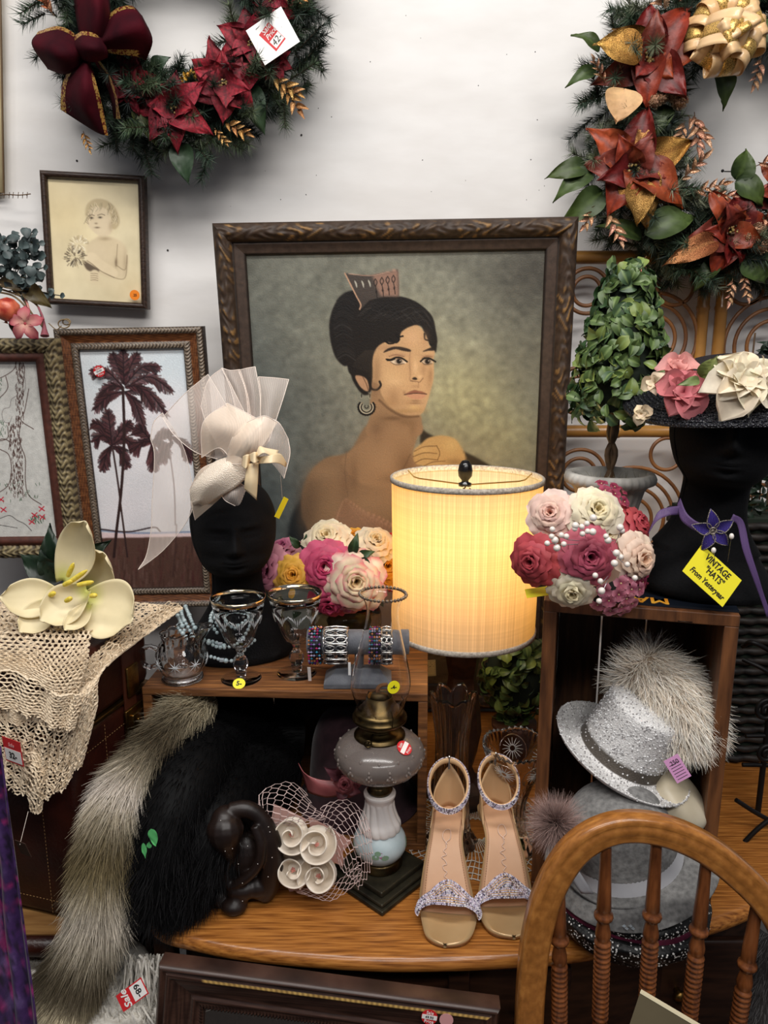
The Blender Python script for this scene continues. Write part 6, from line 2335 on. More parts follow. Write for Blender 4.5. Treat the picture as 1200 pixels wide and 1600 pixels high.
# ---------------------------------------------------------------- oil lamp
oc = np.array([-.0065, 1.036, TT])
ol = thing('oil_lamp', 'antique oil lamp with milk-glass swirl stem, smoky font and clear chimney', 'lamp', oc)
R45 = rotm('Z', math.atan2(.087, -.095))
M_IRON = mat('bronzed_iron', (34, 32, 26), .38, .5, c2=(58, 54, 42), scale=40)
for wd, z0, z1, nm in ((.128, 0, .007, 'foot_plate'), (.118, .007, .013, 'foot_step'), (.098, .013, .022, 'plinth')):
    mb = MB()
    mb.box((0, 0, (z0 + z1) / 2), (wd, wd, z1 - z0))
    mb.v[0] = mb.v[0] @ R45.T + oc
    mb.build(nm, M_IRON, ol, smooth=False, bevel=.0022)
M_BR2 = mat('antique_brass', (104, 86, 54), .34, 1, c2=(60, 50, 34), scale=40)
mb = MB()
mb.lathe([(.0005, .0222), (.034, .0222), (.035, .025), (.032, .028), (.0325, .033), (.030, .036), (.0005, .037)], oc, 40)
mb.build('brass_collar', M_BR2, ol)
M_BLUEG = mat('painted_glass', (166, 182, 186), .18, c2=(196, 206, 208), scale=20, coat=.4)
M_MILK = mat('milk_glass', (214, 208, 204), .15, coat=.5, c2=(226, 222, 218), scale=10)
mb = MB()
mb.lathe(cr([(.0005, .036), (.026, .036), (.036, .044), (.041, .056), (.039, .070), (.031, .082), (.026, .088), (.0005, .089)], 30), oc, 48)
bulb_ = mb.build('painted_bulb', M_BLUEG, ol)
mb = MB()
mb.lathe(cr([(.026, .080), (.0315, .084), (.0315, .094), (.0275, .104), (.0235, .118), (.022, .130), (.0235, .137), (.0245, .141), (.0220, .1445), (.0005, .145)], 44), oc, 144,
         mod=lambda t, r, z: (np.where((z < .132) & (z > .078), .0020 * (abs(np.sin(6.5 * 1 * (t) + z * 46 * 1.0 - 0)) ** .7 - .5), 0) * (r > .01), 0 * z))
mb.build('milk_glass_stem', M_MILK, ol)
M_ROSEP = mat('painted_rose', (150, 92, 124), .3)
M_GRP = mat('painted_green', (112, 140, 116), .3)
for k in range(4):
    a0 = -PI / 2 + .05 + k * PI / 2
    rr_ = .0412

    def sp(a, z):
        r0 = np.interp(z, [.036, .044, .056, .070, .082], [.026, .036, .041, .039, .031]) + .0003
        return oc + np.array([r0 * math.cos(a), r0 * math.sin(a), z])
    for a1, z1, w1, mm, nm in ((a0, .063, .0045, M_ROSEP, 'painted_petal'), (a0 + .09, .0605, .0035, M_ROSEP, 'painted_petal'), (a0 + .16, .059, .004, M_GRP, 'painted_leaf'), (a0 - .2, .060, .004, M_GRP, 'painted_leaf'), (a0 - .12, .066, .0035, M_GRP, 'painted_leaf')):
        n_ = sp(a1, z1) - oc - (0, 0, .056)
        disc(bulb_, nm, sp(a1, z1), w1, n_, mm, .0003, sx=1.4 if mm is M_GRP else .8, n=12)
    mb = MB()
    mb.tube([sp(a0 - .6 + .06 * i, .060 + .003 * math.sin(i)) for i in range(15)], .0004, 4)
    mb.build('painted_stem', M_GRP, bulb_)
mb = MB()
mb.lathe([(.0005, .1445), (.018, .145), (.020, .150), (.0165, .156), (.013, .160), (.0145, .163), (.0145, .168), (.012, .171), (.013, .176), (.0005, .177)], oc, 32)
mb.build('brass_neck', M_BR2, ol)
mb = MB()
prof = cr([(.0006, .176), (.030, .177), (.055, .186), (.0665, .203), (.0655, .219), (.052, .232), (.036, .2385), (.0006, .240)], 34)
mb.lathe(prof, oc, 56)
font_ = mb.build('font', mat('smoky_glass', (190, 176, 168), .22, c2=(150, 138, 132), scale=8, trans=.7, ior=1.25, coat=.4), ol)
mb = MB()
for k in range(14):
    a = k * 2 * PI / 14
    for da, z, r_ in ((0, .207, .003), (.05, .203, .003), (-.05, .203, .003), (0, .213, .003), (.22, .224, .003), (.0, .192, .0016)):
        r0 = np.interp(z, prof[6:28, 1], prof[6:28, 0]) - .0002
        p = oc + np.array([r0 * math.cos(a + da), r0 * math.sin(a + da), z])
        mb.ball(p, r_ * .8, 8, 5, sc=(.8, .8, 1.25))
    for j in range(6):
        t = j / 5
        a1 = a - .14 + .28 * t
        z1 = .196 - .008 * math.sin(PI * t)
        r0 = np.interp(z1, prof[6:28, 1], prof[6:28, 0])
        if j:
            mb.tube([q0, oc + np.array([r0 * math.cos(a1), r0 * math.sin(a1), z1])], .0008, 4)
        q0 = oc + np.array([r0 * math.cos(a1), r0 * math.sin(a1), z1])
mb.build('etched_flowers', mat('etched_smoke', (120, 110, 104), .35), font_, kind='stuff')
mb = MB()
mb.lathe([(.0005, .2385), (.0385, .2385), (.0385, .2405), (.030, .245), (.018, .2475), (.018, .252), (.022, .253), (.024, .2545), (.037, .262), (.0405, .2655), (.0410, .268), (.0405, .2705), (.036, .2725), (.037, .276), (.034, .279), (.028, .283), (.0265, .287), (.0215, .291), (.0195, .3015), (.0180, .302), (.0180, .288), (.0005, .288)], oc, 48)
bur = mb.build('burner', M_BR2, ol)
mb = MB()
mb.lathe([(.0155, .288), (.0155, .296), (.012, .304), (.006, .307), (.0005, .3075)], oc, 24, sy=.7)
mb.build('burner_dome', M_BR2, bur)
mb = MB()
mb.tube(cr([oc + (-.002, 0, .300), oc + (-.003, 0, .312), oc + (.003, 0, .318), oc + (.012, 0, .319)], 10), .0032, 6, flat=(1, .45))
mb.build('wick', mat('cotton_wick', (128, 84, 46), .9, bump=.5, scale=300), bur)
mb = MB()
mb.tube([oc + (-.010, -.02, .25), oc + (-.016, -.040, .246)], .0012, 6)
a = np.linspace(0, 2 * PI, 20, endpoint=False)
mb.tube(np.array([oc + (-.0165 + .005 * math.cos(t), -.041, .246 + .005 * math.sin(t)) for t in a]), .0013, 6, closed=True, up=(0, 1, 0))
mb.build('wick_knob', M_BR2, bur)
for k in range(4):
    a = k * PI / 2 - 1.1
    mb = MB()
    mb.tube([oc + (.040 * math.cos(a), .040 * math.sin(a), .268), oc + (.0425 * math.cos(a), .0425 * math.sin(a), .284), oc + (.037 * math.cos(a), .037 * math.sin(a), .293)], .0009, 5)
    mb.build('chimney_prong', M_BR2, bur)
tl_ = math.radians(1.6)
Rt_ = rotm('Y', tl_)
cc_ = oc + (0, 0, .272)
outer = cr([(.0325, .0), (.0335, .010), (.039, .026), (.0445, .046), (.0430, .066), (.037, .092), (.0305, .118), (.0255, .142), (.0235, .158), (.0245, .170), (.029, .181), (.0325, .186)], 46)
glass_lathe('chimney', mat('chimney_glass', (255, 255, 255), 0, trans=1, ior=1.28), ol, outer.tolist(), .0009, cc_, 64, R3=Rt_)
mb = MB()
for i in range(36):
    a = 2 * PI * i / 36
    p = cc_ + Rt_ @ np.array([.0335 * math.cos(a), .0335 * math.sin(a), .187])
    mb.ball(p, .0026, 8, 6)
mb.build('beaded_rim', mat('bead_glass', (120, 104, 88), .1, .3, trans=.5), ol)
p, rr_ = disc(ol, 'price_sticker', oc + (.020, -.0415, .3345), .0095, (.42, -1, .05), MATS['sticker_yellow'])
text_mesh('-4-', .008, M4(rr_, oc + (.020, -.0415, .3345) + rr_[:, 2] * .0008), MATS['ink_black'], p, bold=.0002)
c_ = oc + np.array([.036, -.034, .236])
p, rr_ = disc(ol, 'price_sticker', c_, .0115, (.45, -.55, 1), MATS['sticker_red'], sx=1.0, up=(0, 1, 1))
Rq = rr_ @ rotm('Z', -.5)
mb = MB()
mb.box((0, 0, .0008), (.0065, .021, .0003))
mb.v = [v @ Rq.T + c_ for v in mb.v]
mb.build('white_band', M_WT, p, smooth=False)
text_mesh('Sale', .006, M4(Rq @ rotm('Z', PI / 2), c_ + Rq @ np.array([-.0065, 0, .0009])), M_WT, p)
text_mesh('Price', .006, M4(Rq @ rotm('Z', PI / 2), c_ + Rq @ np.array([.007, 0, .0009])), M_WT, p)

# ---------------------------------------------------------------- pressed-glass vases and doily
M_VGL = mat('pressed_glass', (255, 252, 248), .05, trans=1, ior=1.3)
v1 = np.array([at(703, 1320, 1.113)[0], 1.113, TT + .003])
va = thing('tall_glass_vase', 'tall clear ribbed glass vase with petal-shaped rim and yellow 28 sticker', 'vase', v1)


def vm(t, r, z):
    k = sm(z, .18, .262)
    return -.0026 * abs(np.sin(9 * t)) ** .7 * (r > .01) + k * .003 * np.cos(6 * t) + np.where(z < .02, .002 * np.cos(12 * t), 0) * (r > .01), k ** 2 * .013 * abs(np.cos(3 * t)) ** .8 - k ** 2 * .006


outer = cr([(.0006, 0), (.040, .0), (.044, .004), (.038, .014), (.033, .03), (.030, .07), (.028, .12), (.027, .17), (.028, .2), (.031, .23), (.036, .262)], 50)
inner = cr([(.0006, .022), (.024, .026), (.0255, .07), (.0238, .12), (.0225, .17), (.0238, .2), (.027, .23), (.0325, .262)], 30)
mb = MB()
mb.lathe(outer.tolist() + inner.tolist()[::-1], v1, 96, mod=vm)
mb.build('vase_body', M_VGL, va)
p, rr_ = disc(va, 'price_sticker', v1 + (-.003, -.031, .128), .0095, (-.1, -1, .05), MATS['sticker_yellow'])
text_mesh('28-', .009, M4(rr_, v1 + (-.003, -.031, .128) + rr_[:, 2] * .0008), MATS['ink_black'], p, bold=.0002)
v2 = np.array([at(802, 1325, 1.10)[0], 1.10, TT + .003])
vb = thing('cut_glass_vase', 'waisted cut-glass vase with sawtooth rim and star medallions behind sandals', 'vase', v2)
outer = cr([(.0006, 0), (.034, 0), (.037, .004), (.032, .012), (.022, .03), (.0175, .055), (.018, .08), (.023, .105), (.033, .130), (.045, .155), (.0555, .180)], 54)
inner = cr([(.0006, .05), (.010, .054), (.0125, .08), (.018, .105), (.028, .130), (.040, .155), (.0515, .180)], 34)
mb = MB()
mb.lathe(outer.tolist() + inner.tolist()[::-1], v2, 144, mod=lambda t, r, z: (-.0012 * abs(np.sin(6 * t)) * (z < .1) * (r > .008) + .0008 * np.sin(24 * t + z * 500) * (z > .1) * (z < .135) * (r > .02), sm(z, .165, .18) * (.0035 * abs(np.sin(18 * t)) + .005 * abs(np.cos(2.5 * t)))))
mb.build('vase_body', M_VGL, vb)
mb = MB()
mc = MB()
for k in range(5):
    a0 = k * 2 * PI / 5 + .31
    zc_ = .153
    for j in range(16):
        b = j * PI / 8
        pts_ = []
        for s_ in (.25, .6, 1):
            z = zc_ + s_ * .016 * math.sin(b)
            r0 = np.interp(z, outer[:, 1][12:], outer[:, 0][12:]) + .0002
            th_ = a0 + s_ * .018 * math.cos(b) / r0
            pts_.append(v2 + (r0 * math.cos(th_), r0 * math.sin(th_), z))
        mb.tube(pts_, [.0011, .0007, .0004], 4)
    ring = []
    for b in np.linspace(0, 2 * PI, 26, endpoint=False):
        z = min(.1795, zc_ + .0205 * math.sin(b) * (1.25 if math.sin(b) < 0 else 1))
        r0 = np.interp(z, outer[:, 1][12:], outer[:, 0][12:]) + .0002
        th_ = a0 + .024 * math.cos(b) / r0
        ring.append(v2 + (r0 * math.cos(th_), r0 * math.sin(th_), z))
    mc.tube(ring, .0008, 4, closed=True)
mb.build('star_medallions', MATS['frosted_etch'], vb, kind='stuff')
mc.build('medallion_outlines', GL, vb, kind='stuff')
M_LACE = mat('ecru_cotton', (214, 194, 166), .9, c2=(236, 218, 190), scale=200, bump=.5)
M_LACEW = mat('white_cotton', (196, 190, 178), .9, c2=(220, 216, 208), scale=200, bump=.5)
dl = MB()
dc = np.array([.155, 1.15, TT + .0012])
for rr_ in (.03, .06, .085, .1, .115, .128):
    a = np.linspace(0, 2 * PI, 100, endpoint=False)
    dl.tube(np.stack([dc[0] + (rr_ + .0025 * np.cos(a * 20)) * np.cos(a), dc[1] + (rr_ + .0025 * np.cos(a * 20)) * np.sin(a), np.full(100, dc[2])], 1), .0010, 4, closed=True, up=(0, 0, 1))
for k in range(80):
    a = k * 2 * PI / 80
    dl.tube([dc + (.03 * math.cos(a), .03 * math.sin(a), 0), dc + (.08 * math.cos(a + .06), .08 * math.sin(a + .06), 0), dc + (.128 * math.cos(a), .128 * math.sin(a), 0)], .0008, 4)
d_ = dl.build('crochet_doily', M_LACEW)
tag(d_, 'round white crochet doily under the two clear glass vases', 'doily')

# ---------------------------------------------------------------- sandals
M_SOLE = mat('gold_nude_sole', (176, 142, 98), .28, .25, c2=(196, 164, 120), scale=10)
M_INS = mat('nude_insole', (190, 146, 112), .5, c2=(202, 160, 126), scale=12)
M_NUDE = mat('nude_leather', (198, 160, 118), .42)
M_RHI = mat('rhinestone', vcol=True, c2=(.85, .85, .88), rough=.15, metal=.15)


def sandal(toe, heel, label, mir=1):
    toe, heel = np.array(toe), np.array(heel)
    d = heel - toe
    L = np.linalg.norm(d)
    d /= L
    s_ = np.array([d[1], -d[0]])      # to the right when looking from toe
    root = thing('sandal', label, 'shoe', (*(toe + heel) / 2, TT), group='rhinestone sandals on the desk')
    #  t: 0 toe .. 1 heel ; z of footbed ; half width ; centre offset
    K = cr([(0, .010, .002, 0), (.02, .010, .017, .002), (.07, .010, .030, .003), (.16, .012, .037, .004), (.27, .016, .0405, .003), (.36, .026, .0395, .0), (.5, .055, .0325, -.003), (.64, .078, .026, -.004), (.78, .091, .0255, -.002), (.9, .095, .0265, 0), (.97, .096, .022, 0), (1.0, .096, .004, 0)], 60)

    def bed(t, u, dz=0):
        z = np.interp(t, K[:, 0], K[:, 1])
        w = np.interp(t, K[:, 0], K[:, 2])
        o = np.interp(t, K[:, 0], K[:, 3]) * mir
        xy = toe + d * L * t + s_ * (w * u + o)
        return np.array([xy[0], xy[1], TT + z + dz])
    for nm, m, up, dn, sh in (('sole', M_SOLE, 0, -.0075, 1.0), ('insole', M_INS, .0014, 0, .93)):
        G = []
        for t in (K[:, 0] if nm == 'sole' else np.linspace(.26, .985, 50)):
            row = [bed(t, u * sh, up - .0015 * (1 - u * u)) for u in np.linspace(-1, 1, 9)] + [bed(t, u * sh * .97, dn) for u in np.linspace(1, -1, 9)]
            G.append(row)
        mb = MB()
        mb.grid(np.array(G), wv=True)
        o = mb.build(nm, m, root)
        if nm == 'insole':
            st_ = MB()
            for u in (-.86, .86):
                for t in np.arange(.28, .96, .012):
                    p0, p1 = bed(t, u * .93, .002), bed(t + .007, u * .93, .002)
                    st_.tube([p0, p1], .00035, 4)
            st_.build('stitching', mat('sole_stitch', (120, 80, 60), .8), o, kind='stuff')
            sc_ = MB()
            wsc = [(.62, .2), (.66, -.3), (.71, -.2), (.72, .35), (.66, .45), (.63, .05), (.60, .1), (.58, -.15), (.56, .1), (.545, -.3), (.53, -.05), (.51, .1), (.50, -.2), (.48, -.1), (.47, .1), (.45, -.1), (.44, .1), (.42, .05)]
            sc_.tube(cr([bed(t, u * .6, .0024) for t, u in wsc], 90), .00045, 4)
            sc_.build('script_lettering', mat('foil_script', (232, 206, 190), .35), o)
    # platform under the ball: sole bottom meets the desk
    mb = MB()
    G = []
    for t in np.linspace(.03, .34, 16):
        G.append([bed(t, u * .96, -.0070) for u in (-1, -.5, 0, .5, 1)] + [np.array([*bed(t, u * .9)[:2], TT + .0004]) for u in (1, .5, 0, -.5, -1)])
    mb.grid(np.array(G), wv=True)
    mb.build('outsole', M_SOLE, root)
    hb, ht = bed(.93, 0, -.006), bed(.90, 0, -.006)
    mb = MB()
    P = np.array([ht, ht * .7 + hb * .3 - (0, 0, .02), np.array([*bed(.955, 0)[:2], TT + .045]), np.array([*bed(.965, 0)[:2], TT + .006]), np.array([*bed(.965, 0)[:2], TT + .0005])])
    mb.tube(cr(P, 14), np.interp(np.linspace(0, 1, 14), [0, .2, .5, .9, 1], [.021, .013, .0065, .0052, .0055]), 12, up=(0, 1, 0))
    mb.build('stiletto_heel', M_SOLE, root)
    # heel counter: curved back wall open at the front
    mb = MB()
    G = []
    for a in np.linspace(-1.0, 1.0, 25):
        t = 1.0 - .27 * abs(a) ** 1.6
        u = np.sign(a) * min(1, abs(a) * 1.6)
        base = bed(min(t, .99), u * .98, 0)
        h_ = .066 * (1 - abs(a) ** 1.5) + .004
        row = []
        for v in np.linspace(0, 1, 8):
            cen = bed(.86, 0)
            p = base + np.array([0, 0, h_ * v])
            p[:2] += (cen[:2] - p[:2]) * (.10 * v) + d * .006 * v
            row.append(p)
        G.append(row)
    mb.grid(np.array(G))
    mb.build('heel_counter', M_NUDE, root, solid=.0018)
    # ankle strap
    ac = bed(.80, 0, .062)
    a = np.linspace(0, 2 * PI, 60, endpoint=False)
    fx = np.cos(a) * .029
    fy = np.sin(a) * .036
    tilt = .68
    path = np.array([[*(ac[:2] + s_ * x + d * y * .80), ac[2] + y * tilt] for x, y in zip(fx, fy)])
    mb = MB()
    mb.tube(path, .0036, 8, closed=True, up=(0, 0, 1), flat=(1.25, .6))
    stp = mb.build('ankle_strap', M_NUDE, root)
    pts = []
    T_ = np.roll(path, -1, 0) - np.roll(path, 1, 0)
    for i in range(60):
        for f_ in (0, .5):
            p = path[i] * (1 - f_) + path[(i + 1) % 60] * f_
            cdir = np.array([*(p[:2] - ac[:2]), 0])
            cdir /= np.linalg.norm(cdir) + 1e-9
            for q_ in (-.0038, -.0012, .0014, .004):
                pts.append(p + cdir * .0026 + np.array([0, 0, q_]))
    mb = MB()
    mb.gems(pts, .0013, np.array([col3(RN.choice(((250, 248, 250), (196, 188, 208), (232, 220, 238), (110, 104, 120)))) for _ in pts]))
    mb.build('rhinestones', M_RHI, stp, smooth=False, kind='stuff')
    mb = MB()
    bk_ = path[15]
    mb.ball(bk_ + np.array([0, 0, .006]), .0028, 8, 6)
    mb.tube([bk_ + np.array([0, 0, .004]), bk_ - np.array([0, 0, .012]) + np.array([*(-d * .004), 0])], .0016, 6)
    mb.build('zip_pull', M_SILV, root)
    # knotted toe strap: two crossing puffed bands
    for k, sg in enumerate((-1, 1)):
        P = []
        for t in np.linspace(-1, 1, 28):
            u = t * 1.08
            tt = .245 + sg * .032 * math.cos(t * PI) * (1 if abs(t) < .5 else .25) + sg * .012
            hgt = .026 * math.sqrt(max(0, 1 - (t) ** 2)) + .004 + .008 * math.exp(-(t * 3) ** 2) * (1 if sg > 0 else .6)
            p = bed(tt, u, hgt)
            P.append(p)
        P = np.array(P)
        r_ = np.interp(np.linspace(-1, 1, 28), [-1, -.35, 0, .35, 1], [.0062, .0075, .0085, .0075, .0062])
        mb = MB()
        mb.tube(P, r_, 12, up=(0, 0, 1), flat=(.55, 1.35))
        bd = mb.build('toe_strap', M_NUDE, root)
        T_ = np.gradient(P, axis=0)
        T_ /= np.linalg.norm(T_, axis=1)[:, None]
        pts = []
        for i in np.arange(0, 27, .28):
            i0, f_ = int(i), i - int(i)
            p = P[i0] * (1 - f_) + P[i0 + 1] * f_
            tg = T_[i0]
            up_ = np.array([0, 0, 1.0]) - tg * tg[2]
            up_ /= np.linalg.norm(up_)
            sd = np.cross(tg, up_)
            rr2 = r_[i0]
            for th_ in np.linspace(.0, PI * 1.0, 9):
                pts.append(p + sd * math.cos(th_) * rr2 * 1.38 + up_ * math.sin(th_) * rr2 * .62)
        mb = MB()
        mb.gems(pts, .0014, np.array([col3(RN.choice(((250, 248, 250), (196, 188, 208), (232, 220, 238), (100, 94, 112)))) for _ in pts]))
        mb.build('rhinestones', M_RHI, bd, smooth=False, kind='stuff')


sandal(atz(695, 1483, TT)[:2], (.104, 1.075), 'left rhinestone ankle-strap sandal, nearest the oil lamp base', 1)
sandal(atz(803, 1470, TT)[:2], (.173, 1.085), 'right rhinestone ankle-strap sandal, partly behind the chair bow', -1)

# ---------------------------------------------------------------- dark carved figure
sc0 = np.array([at(380, 1370, .985)[0], .975, TT])
fig = thing('carved_figure', 'dark glossy abstract carving of a seated hunched figure', 'sculpture', sc0)
k_ = mpp(at(380, 1350, .97))


def fp(px, py, dy=0):
    p = at(px, py, .975 + dy)
    return p


mb = MB()
mb.tube(cr([fp(352, 1278, -.005), fp(352, 1300, -.012), fp(356, 1322, -.01), fp(362, 1342, -.004)], 12), np.array([.020, .0235, .026, .027, .026, .024, .021, .018, .016, .014, .012, .011]), 14)
mb.ball(fp(352, 1282, -.004), .021, 16, 12, sc=(1, 1.1, 1))
mb.tube(cr([fp(360, 1268, 0), fp(385, 1264, .002), fp(407, 1278, .002), fp(422, 1310, .0), fp(425, 1345, .0), fp(420, 1375, .002), fp(410, 1392, .006)], 24), np.interp(np.linspace(0, 1, 24), [0, .3, .7, 1], [.013, .012, .018, .020]), 14)
mb.tube(cr([fp(398, 1290, -.01), fp(408, 1320, -.016), fp(404, 1350, -.018), fp(385, 1372, -.018), fp(360, 1384, -.014), fp(352, 1366, -.012), fp(356, 1348, -.01)], 26), .0075, 10)
mb.ball(fp(385, 1340, .014), .030, 18, 12, sc=(1, .8, 1.4))
mb.ball(fp(405, 1378, .006), .026, 16, 12, sc=(1, 1, .8))
mb.ball(fp(378, 1385, -.004), .022, 16, 12, sc=(1.3, 1, .8))
mb.tube(cr([fp(376, 1385, -.006), fp(372, 1405, -.014), fp(366, 1418, -.02)], 10), [.017, .0165, .016, .0155, .015, .015, .0155, .016, .016, .012], 12)
mb.ball(fp(366, 1414, -.018), .0165, 14, 10, sc=(1.2, 1.1, .8))
mb.ball(fp(345, 1398, -.004), .016, 14, 10, sc=(1.1, 1.2, 1))
o = mb.build('figure_body', mat('ebony_wood', (22, 13, 10), .42, c2=(34, 22, 17), scale=30, bump=.3), fig)
rm = o.modifiers.new('remesh', 'REMESH')
rm.mode, rm.voxel_size, rm.use_smooth_shade = 'VOXEL', .0017, True
sm_ = o.modifiers.new('smooth', 'SMOOTH')
sm_.iterations = 6
mb = MB()
for px, py in ((346, 1304), (350, 1330), (362, 1326), (420, 1300), (418, 1292), (404, 1350), (420, 1370), (343, 1282), (386, 1322), (378, 1408), (380, 1380), (372, 1350), (424, 1340), (352, 1325)):
    mb.ball(fp(px + RN.uniform(-2, 2), py, -.034), .0007, 6, 4)
mb.build('chipped_flecks', mat('chip_white', (220, 214, 206), .8), fig, kind='stuff')

# ---------------------------------------------------------------- furs
M_FUR = mat('fur', vcol=True, c2=(.9, .9, .9), rough=.75, scale=30, spec=.25)
M_FURB = mat('black_fur', vcol=True, c2=(.8, .8, .8), rough=.6, scale=30, spec=.15)


def tube_pts(P, R, k, squash=(1, 1), lo=0, hi=1):
    """random points on a tube surface -> pts, normals, tangents, t"""
    t = NP.uniform(lo, hi, k)
    i = t * (len(P) - 1)
    i0 = np.minimum(i.astype(int), len(P) - 2)
    u = (i - i0)[:, None]
    c = P[i0] * (1 - u) + P[i0 + 1] * u
    T = P[i0 + 1] - P[i0]
    T /= np.linalg.norm(T, axis=1)[:, None]
    a = np.cross(T, np.array([0, -1.0, .001]))
    a /= np.linalg.norm(a, axis=1)[:, None]
    b = np.cross(T, a)
    th = NP.uniform(0, 2 * PI, k)
    n_ = a * np.cos(th)[:, None] + b * np.sin(th)[:, None]
    r = (R[i0] * (1 - u[:, 0]) + R[i0 + 1] * u[:, 0])
    return c + n_ * r[:, None], n_, T, t


def fur_tube(root, path, rad, n, ln, wd, colf, tipf, base, lay=.9, droop=.2, wav=.35, name='fur_pile', tt=40, m=None, flat=None):
    P = np.array([at(*p) for p in path])
    Rr = np.array([r * mpp(p) for r, p in zip(rad, P)])
    Q = cr(np.column_stack([P, Rr]), tt)
    P, Rr = Q[:, :3], Q[:, 3]
    mb = MB()
    mb.tube(P, Rr * .9, 18, col=base, up=(0, -1, .01))
    body = mb.build('hide', m or M_FUR, root)
    p, n_, T, t = tube_pts(P, Rr * .88, n)
    keep = (n_[:, 1] < .45)
    p, n_, T, t = p[keep], n_[keep], T[keep], t[keep]
    d = T * lay + n_ * .55 + NP.normal(size=p.shape) * .16
    mb = MB()
    fur(mb, p, d, NP.uniform(.6, 1.15, len(p)) * ln, wd, colf(t, p), droop=droop, wav=wav, seg=3, tipcol=tipf(t, p))
    mb.build(name, m or M_FUR, root, kind='stuff')
    return P, Rr


blk = thing('black_fur_coat', 'large black fur spilling out of the light crate onto the desk', 'fur', at(330, 1280, 1.05))


def bc(t, p):
    return np.tile(col3((10, 9, 10)), (len(t), 1)) * NP.uniform(.3, 1.2, (len(t), 1))


def btip(t, p):
    return np.tile(col3((18, 17, 19)), (len(t), 1)) * NP.uniform(.4, 1.8, (len(t), 1))


for pth, rd, n in (([(470, 1150, 1.26), (410, 1150, 1.24), (340, 1165, 1.16), (290, 1230, 1.04), (262, 1300, .985), (245, 1370, .95), (232, 1425, .93)], [44, 52, 62, 74, 72, 60, 36], 12000),
                   ([(420, 1200, 1.20), (370, 1230, 1.12), (330, 1290, 1.02), (300, 1350, .98), (275, 1400, .955), (262, 1432, .945)], [70, 72, 74, 66, 48, 26], 11000)):
    fur_tube(blk, pth, rd, n, .034, .0009, bc, btip, col3((7, 7, 8)), m=M_FURB, lay=1.1, wav=.3)
for px, py, a, L, w_ in ((236, 1296, -1.35, 30, 11), (224, 1318, -1.5, 26, 6), (233, 1325, 1.5, 12, 6)):
    q_ = at(px, py, .893)
    leaf_at(blk, q_, (math.cos(a), -.05, math.sin(a)), (0, -1, .2), L * mpp(q_), w_ * 1.4 * mpp(q_), (70, 150, 88), (96, 180, 108), mat('green_paper', (84, 170, 100), .6), 0, 'green_tag', 0, 0)

tail = thing('fur_stole', 'long striped grey and tan fur tail draped down over crochet cloth', 'fur', at(150, 1400, .9))
tp_ = [(318, 1098, 1.17), (275, 1128, 1.10), (228, 1182, 1.03), (192, 1235, .985), (172, 1300, .95), (158, 1370, .925), (150, 1440, .90), (128, 1500, .885), (98, 1560, .87), (60, 1640, .83)]
tr_ = [30, 26, 26, 33, 37, 38, 38, 44, 52, 60]


def bandf(t):
    w_ = .5 + .5 * np.sin(t * 21 + 1.2)
    wh = np.exp(-((t - .31) / .05) ** 2) + .7 * np.exp(-((t - .62) / .06) ** 2)
    c = mix(col3((104, 92, 72)), col3((216, 202, 170)), w_)
    c = mix(c, col3((150, 132, 88)), np.exp(-((t - .5) / .07) ** 2) * .6)
    return mix(c, col3((226, 216, 204)), np.clip(wh, 0, 1))


fur_tube(tail, tp_, tr_, 26000, .046, .0012, lambda t, p: bandf(t) * NP.uniform(.6, 1.25, (len(t), 1)), lambda t, p: mix(bandf(t), col3((40, 36, 32)), NP.uniform(0, .6, len(t)) * (1 - np.exp(-((t - .31) / .05) ** 2))), col3((110, 98, 78)), lay=1.3, wav=.25, tt=60)

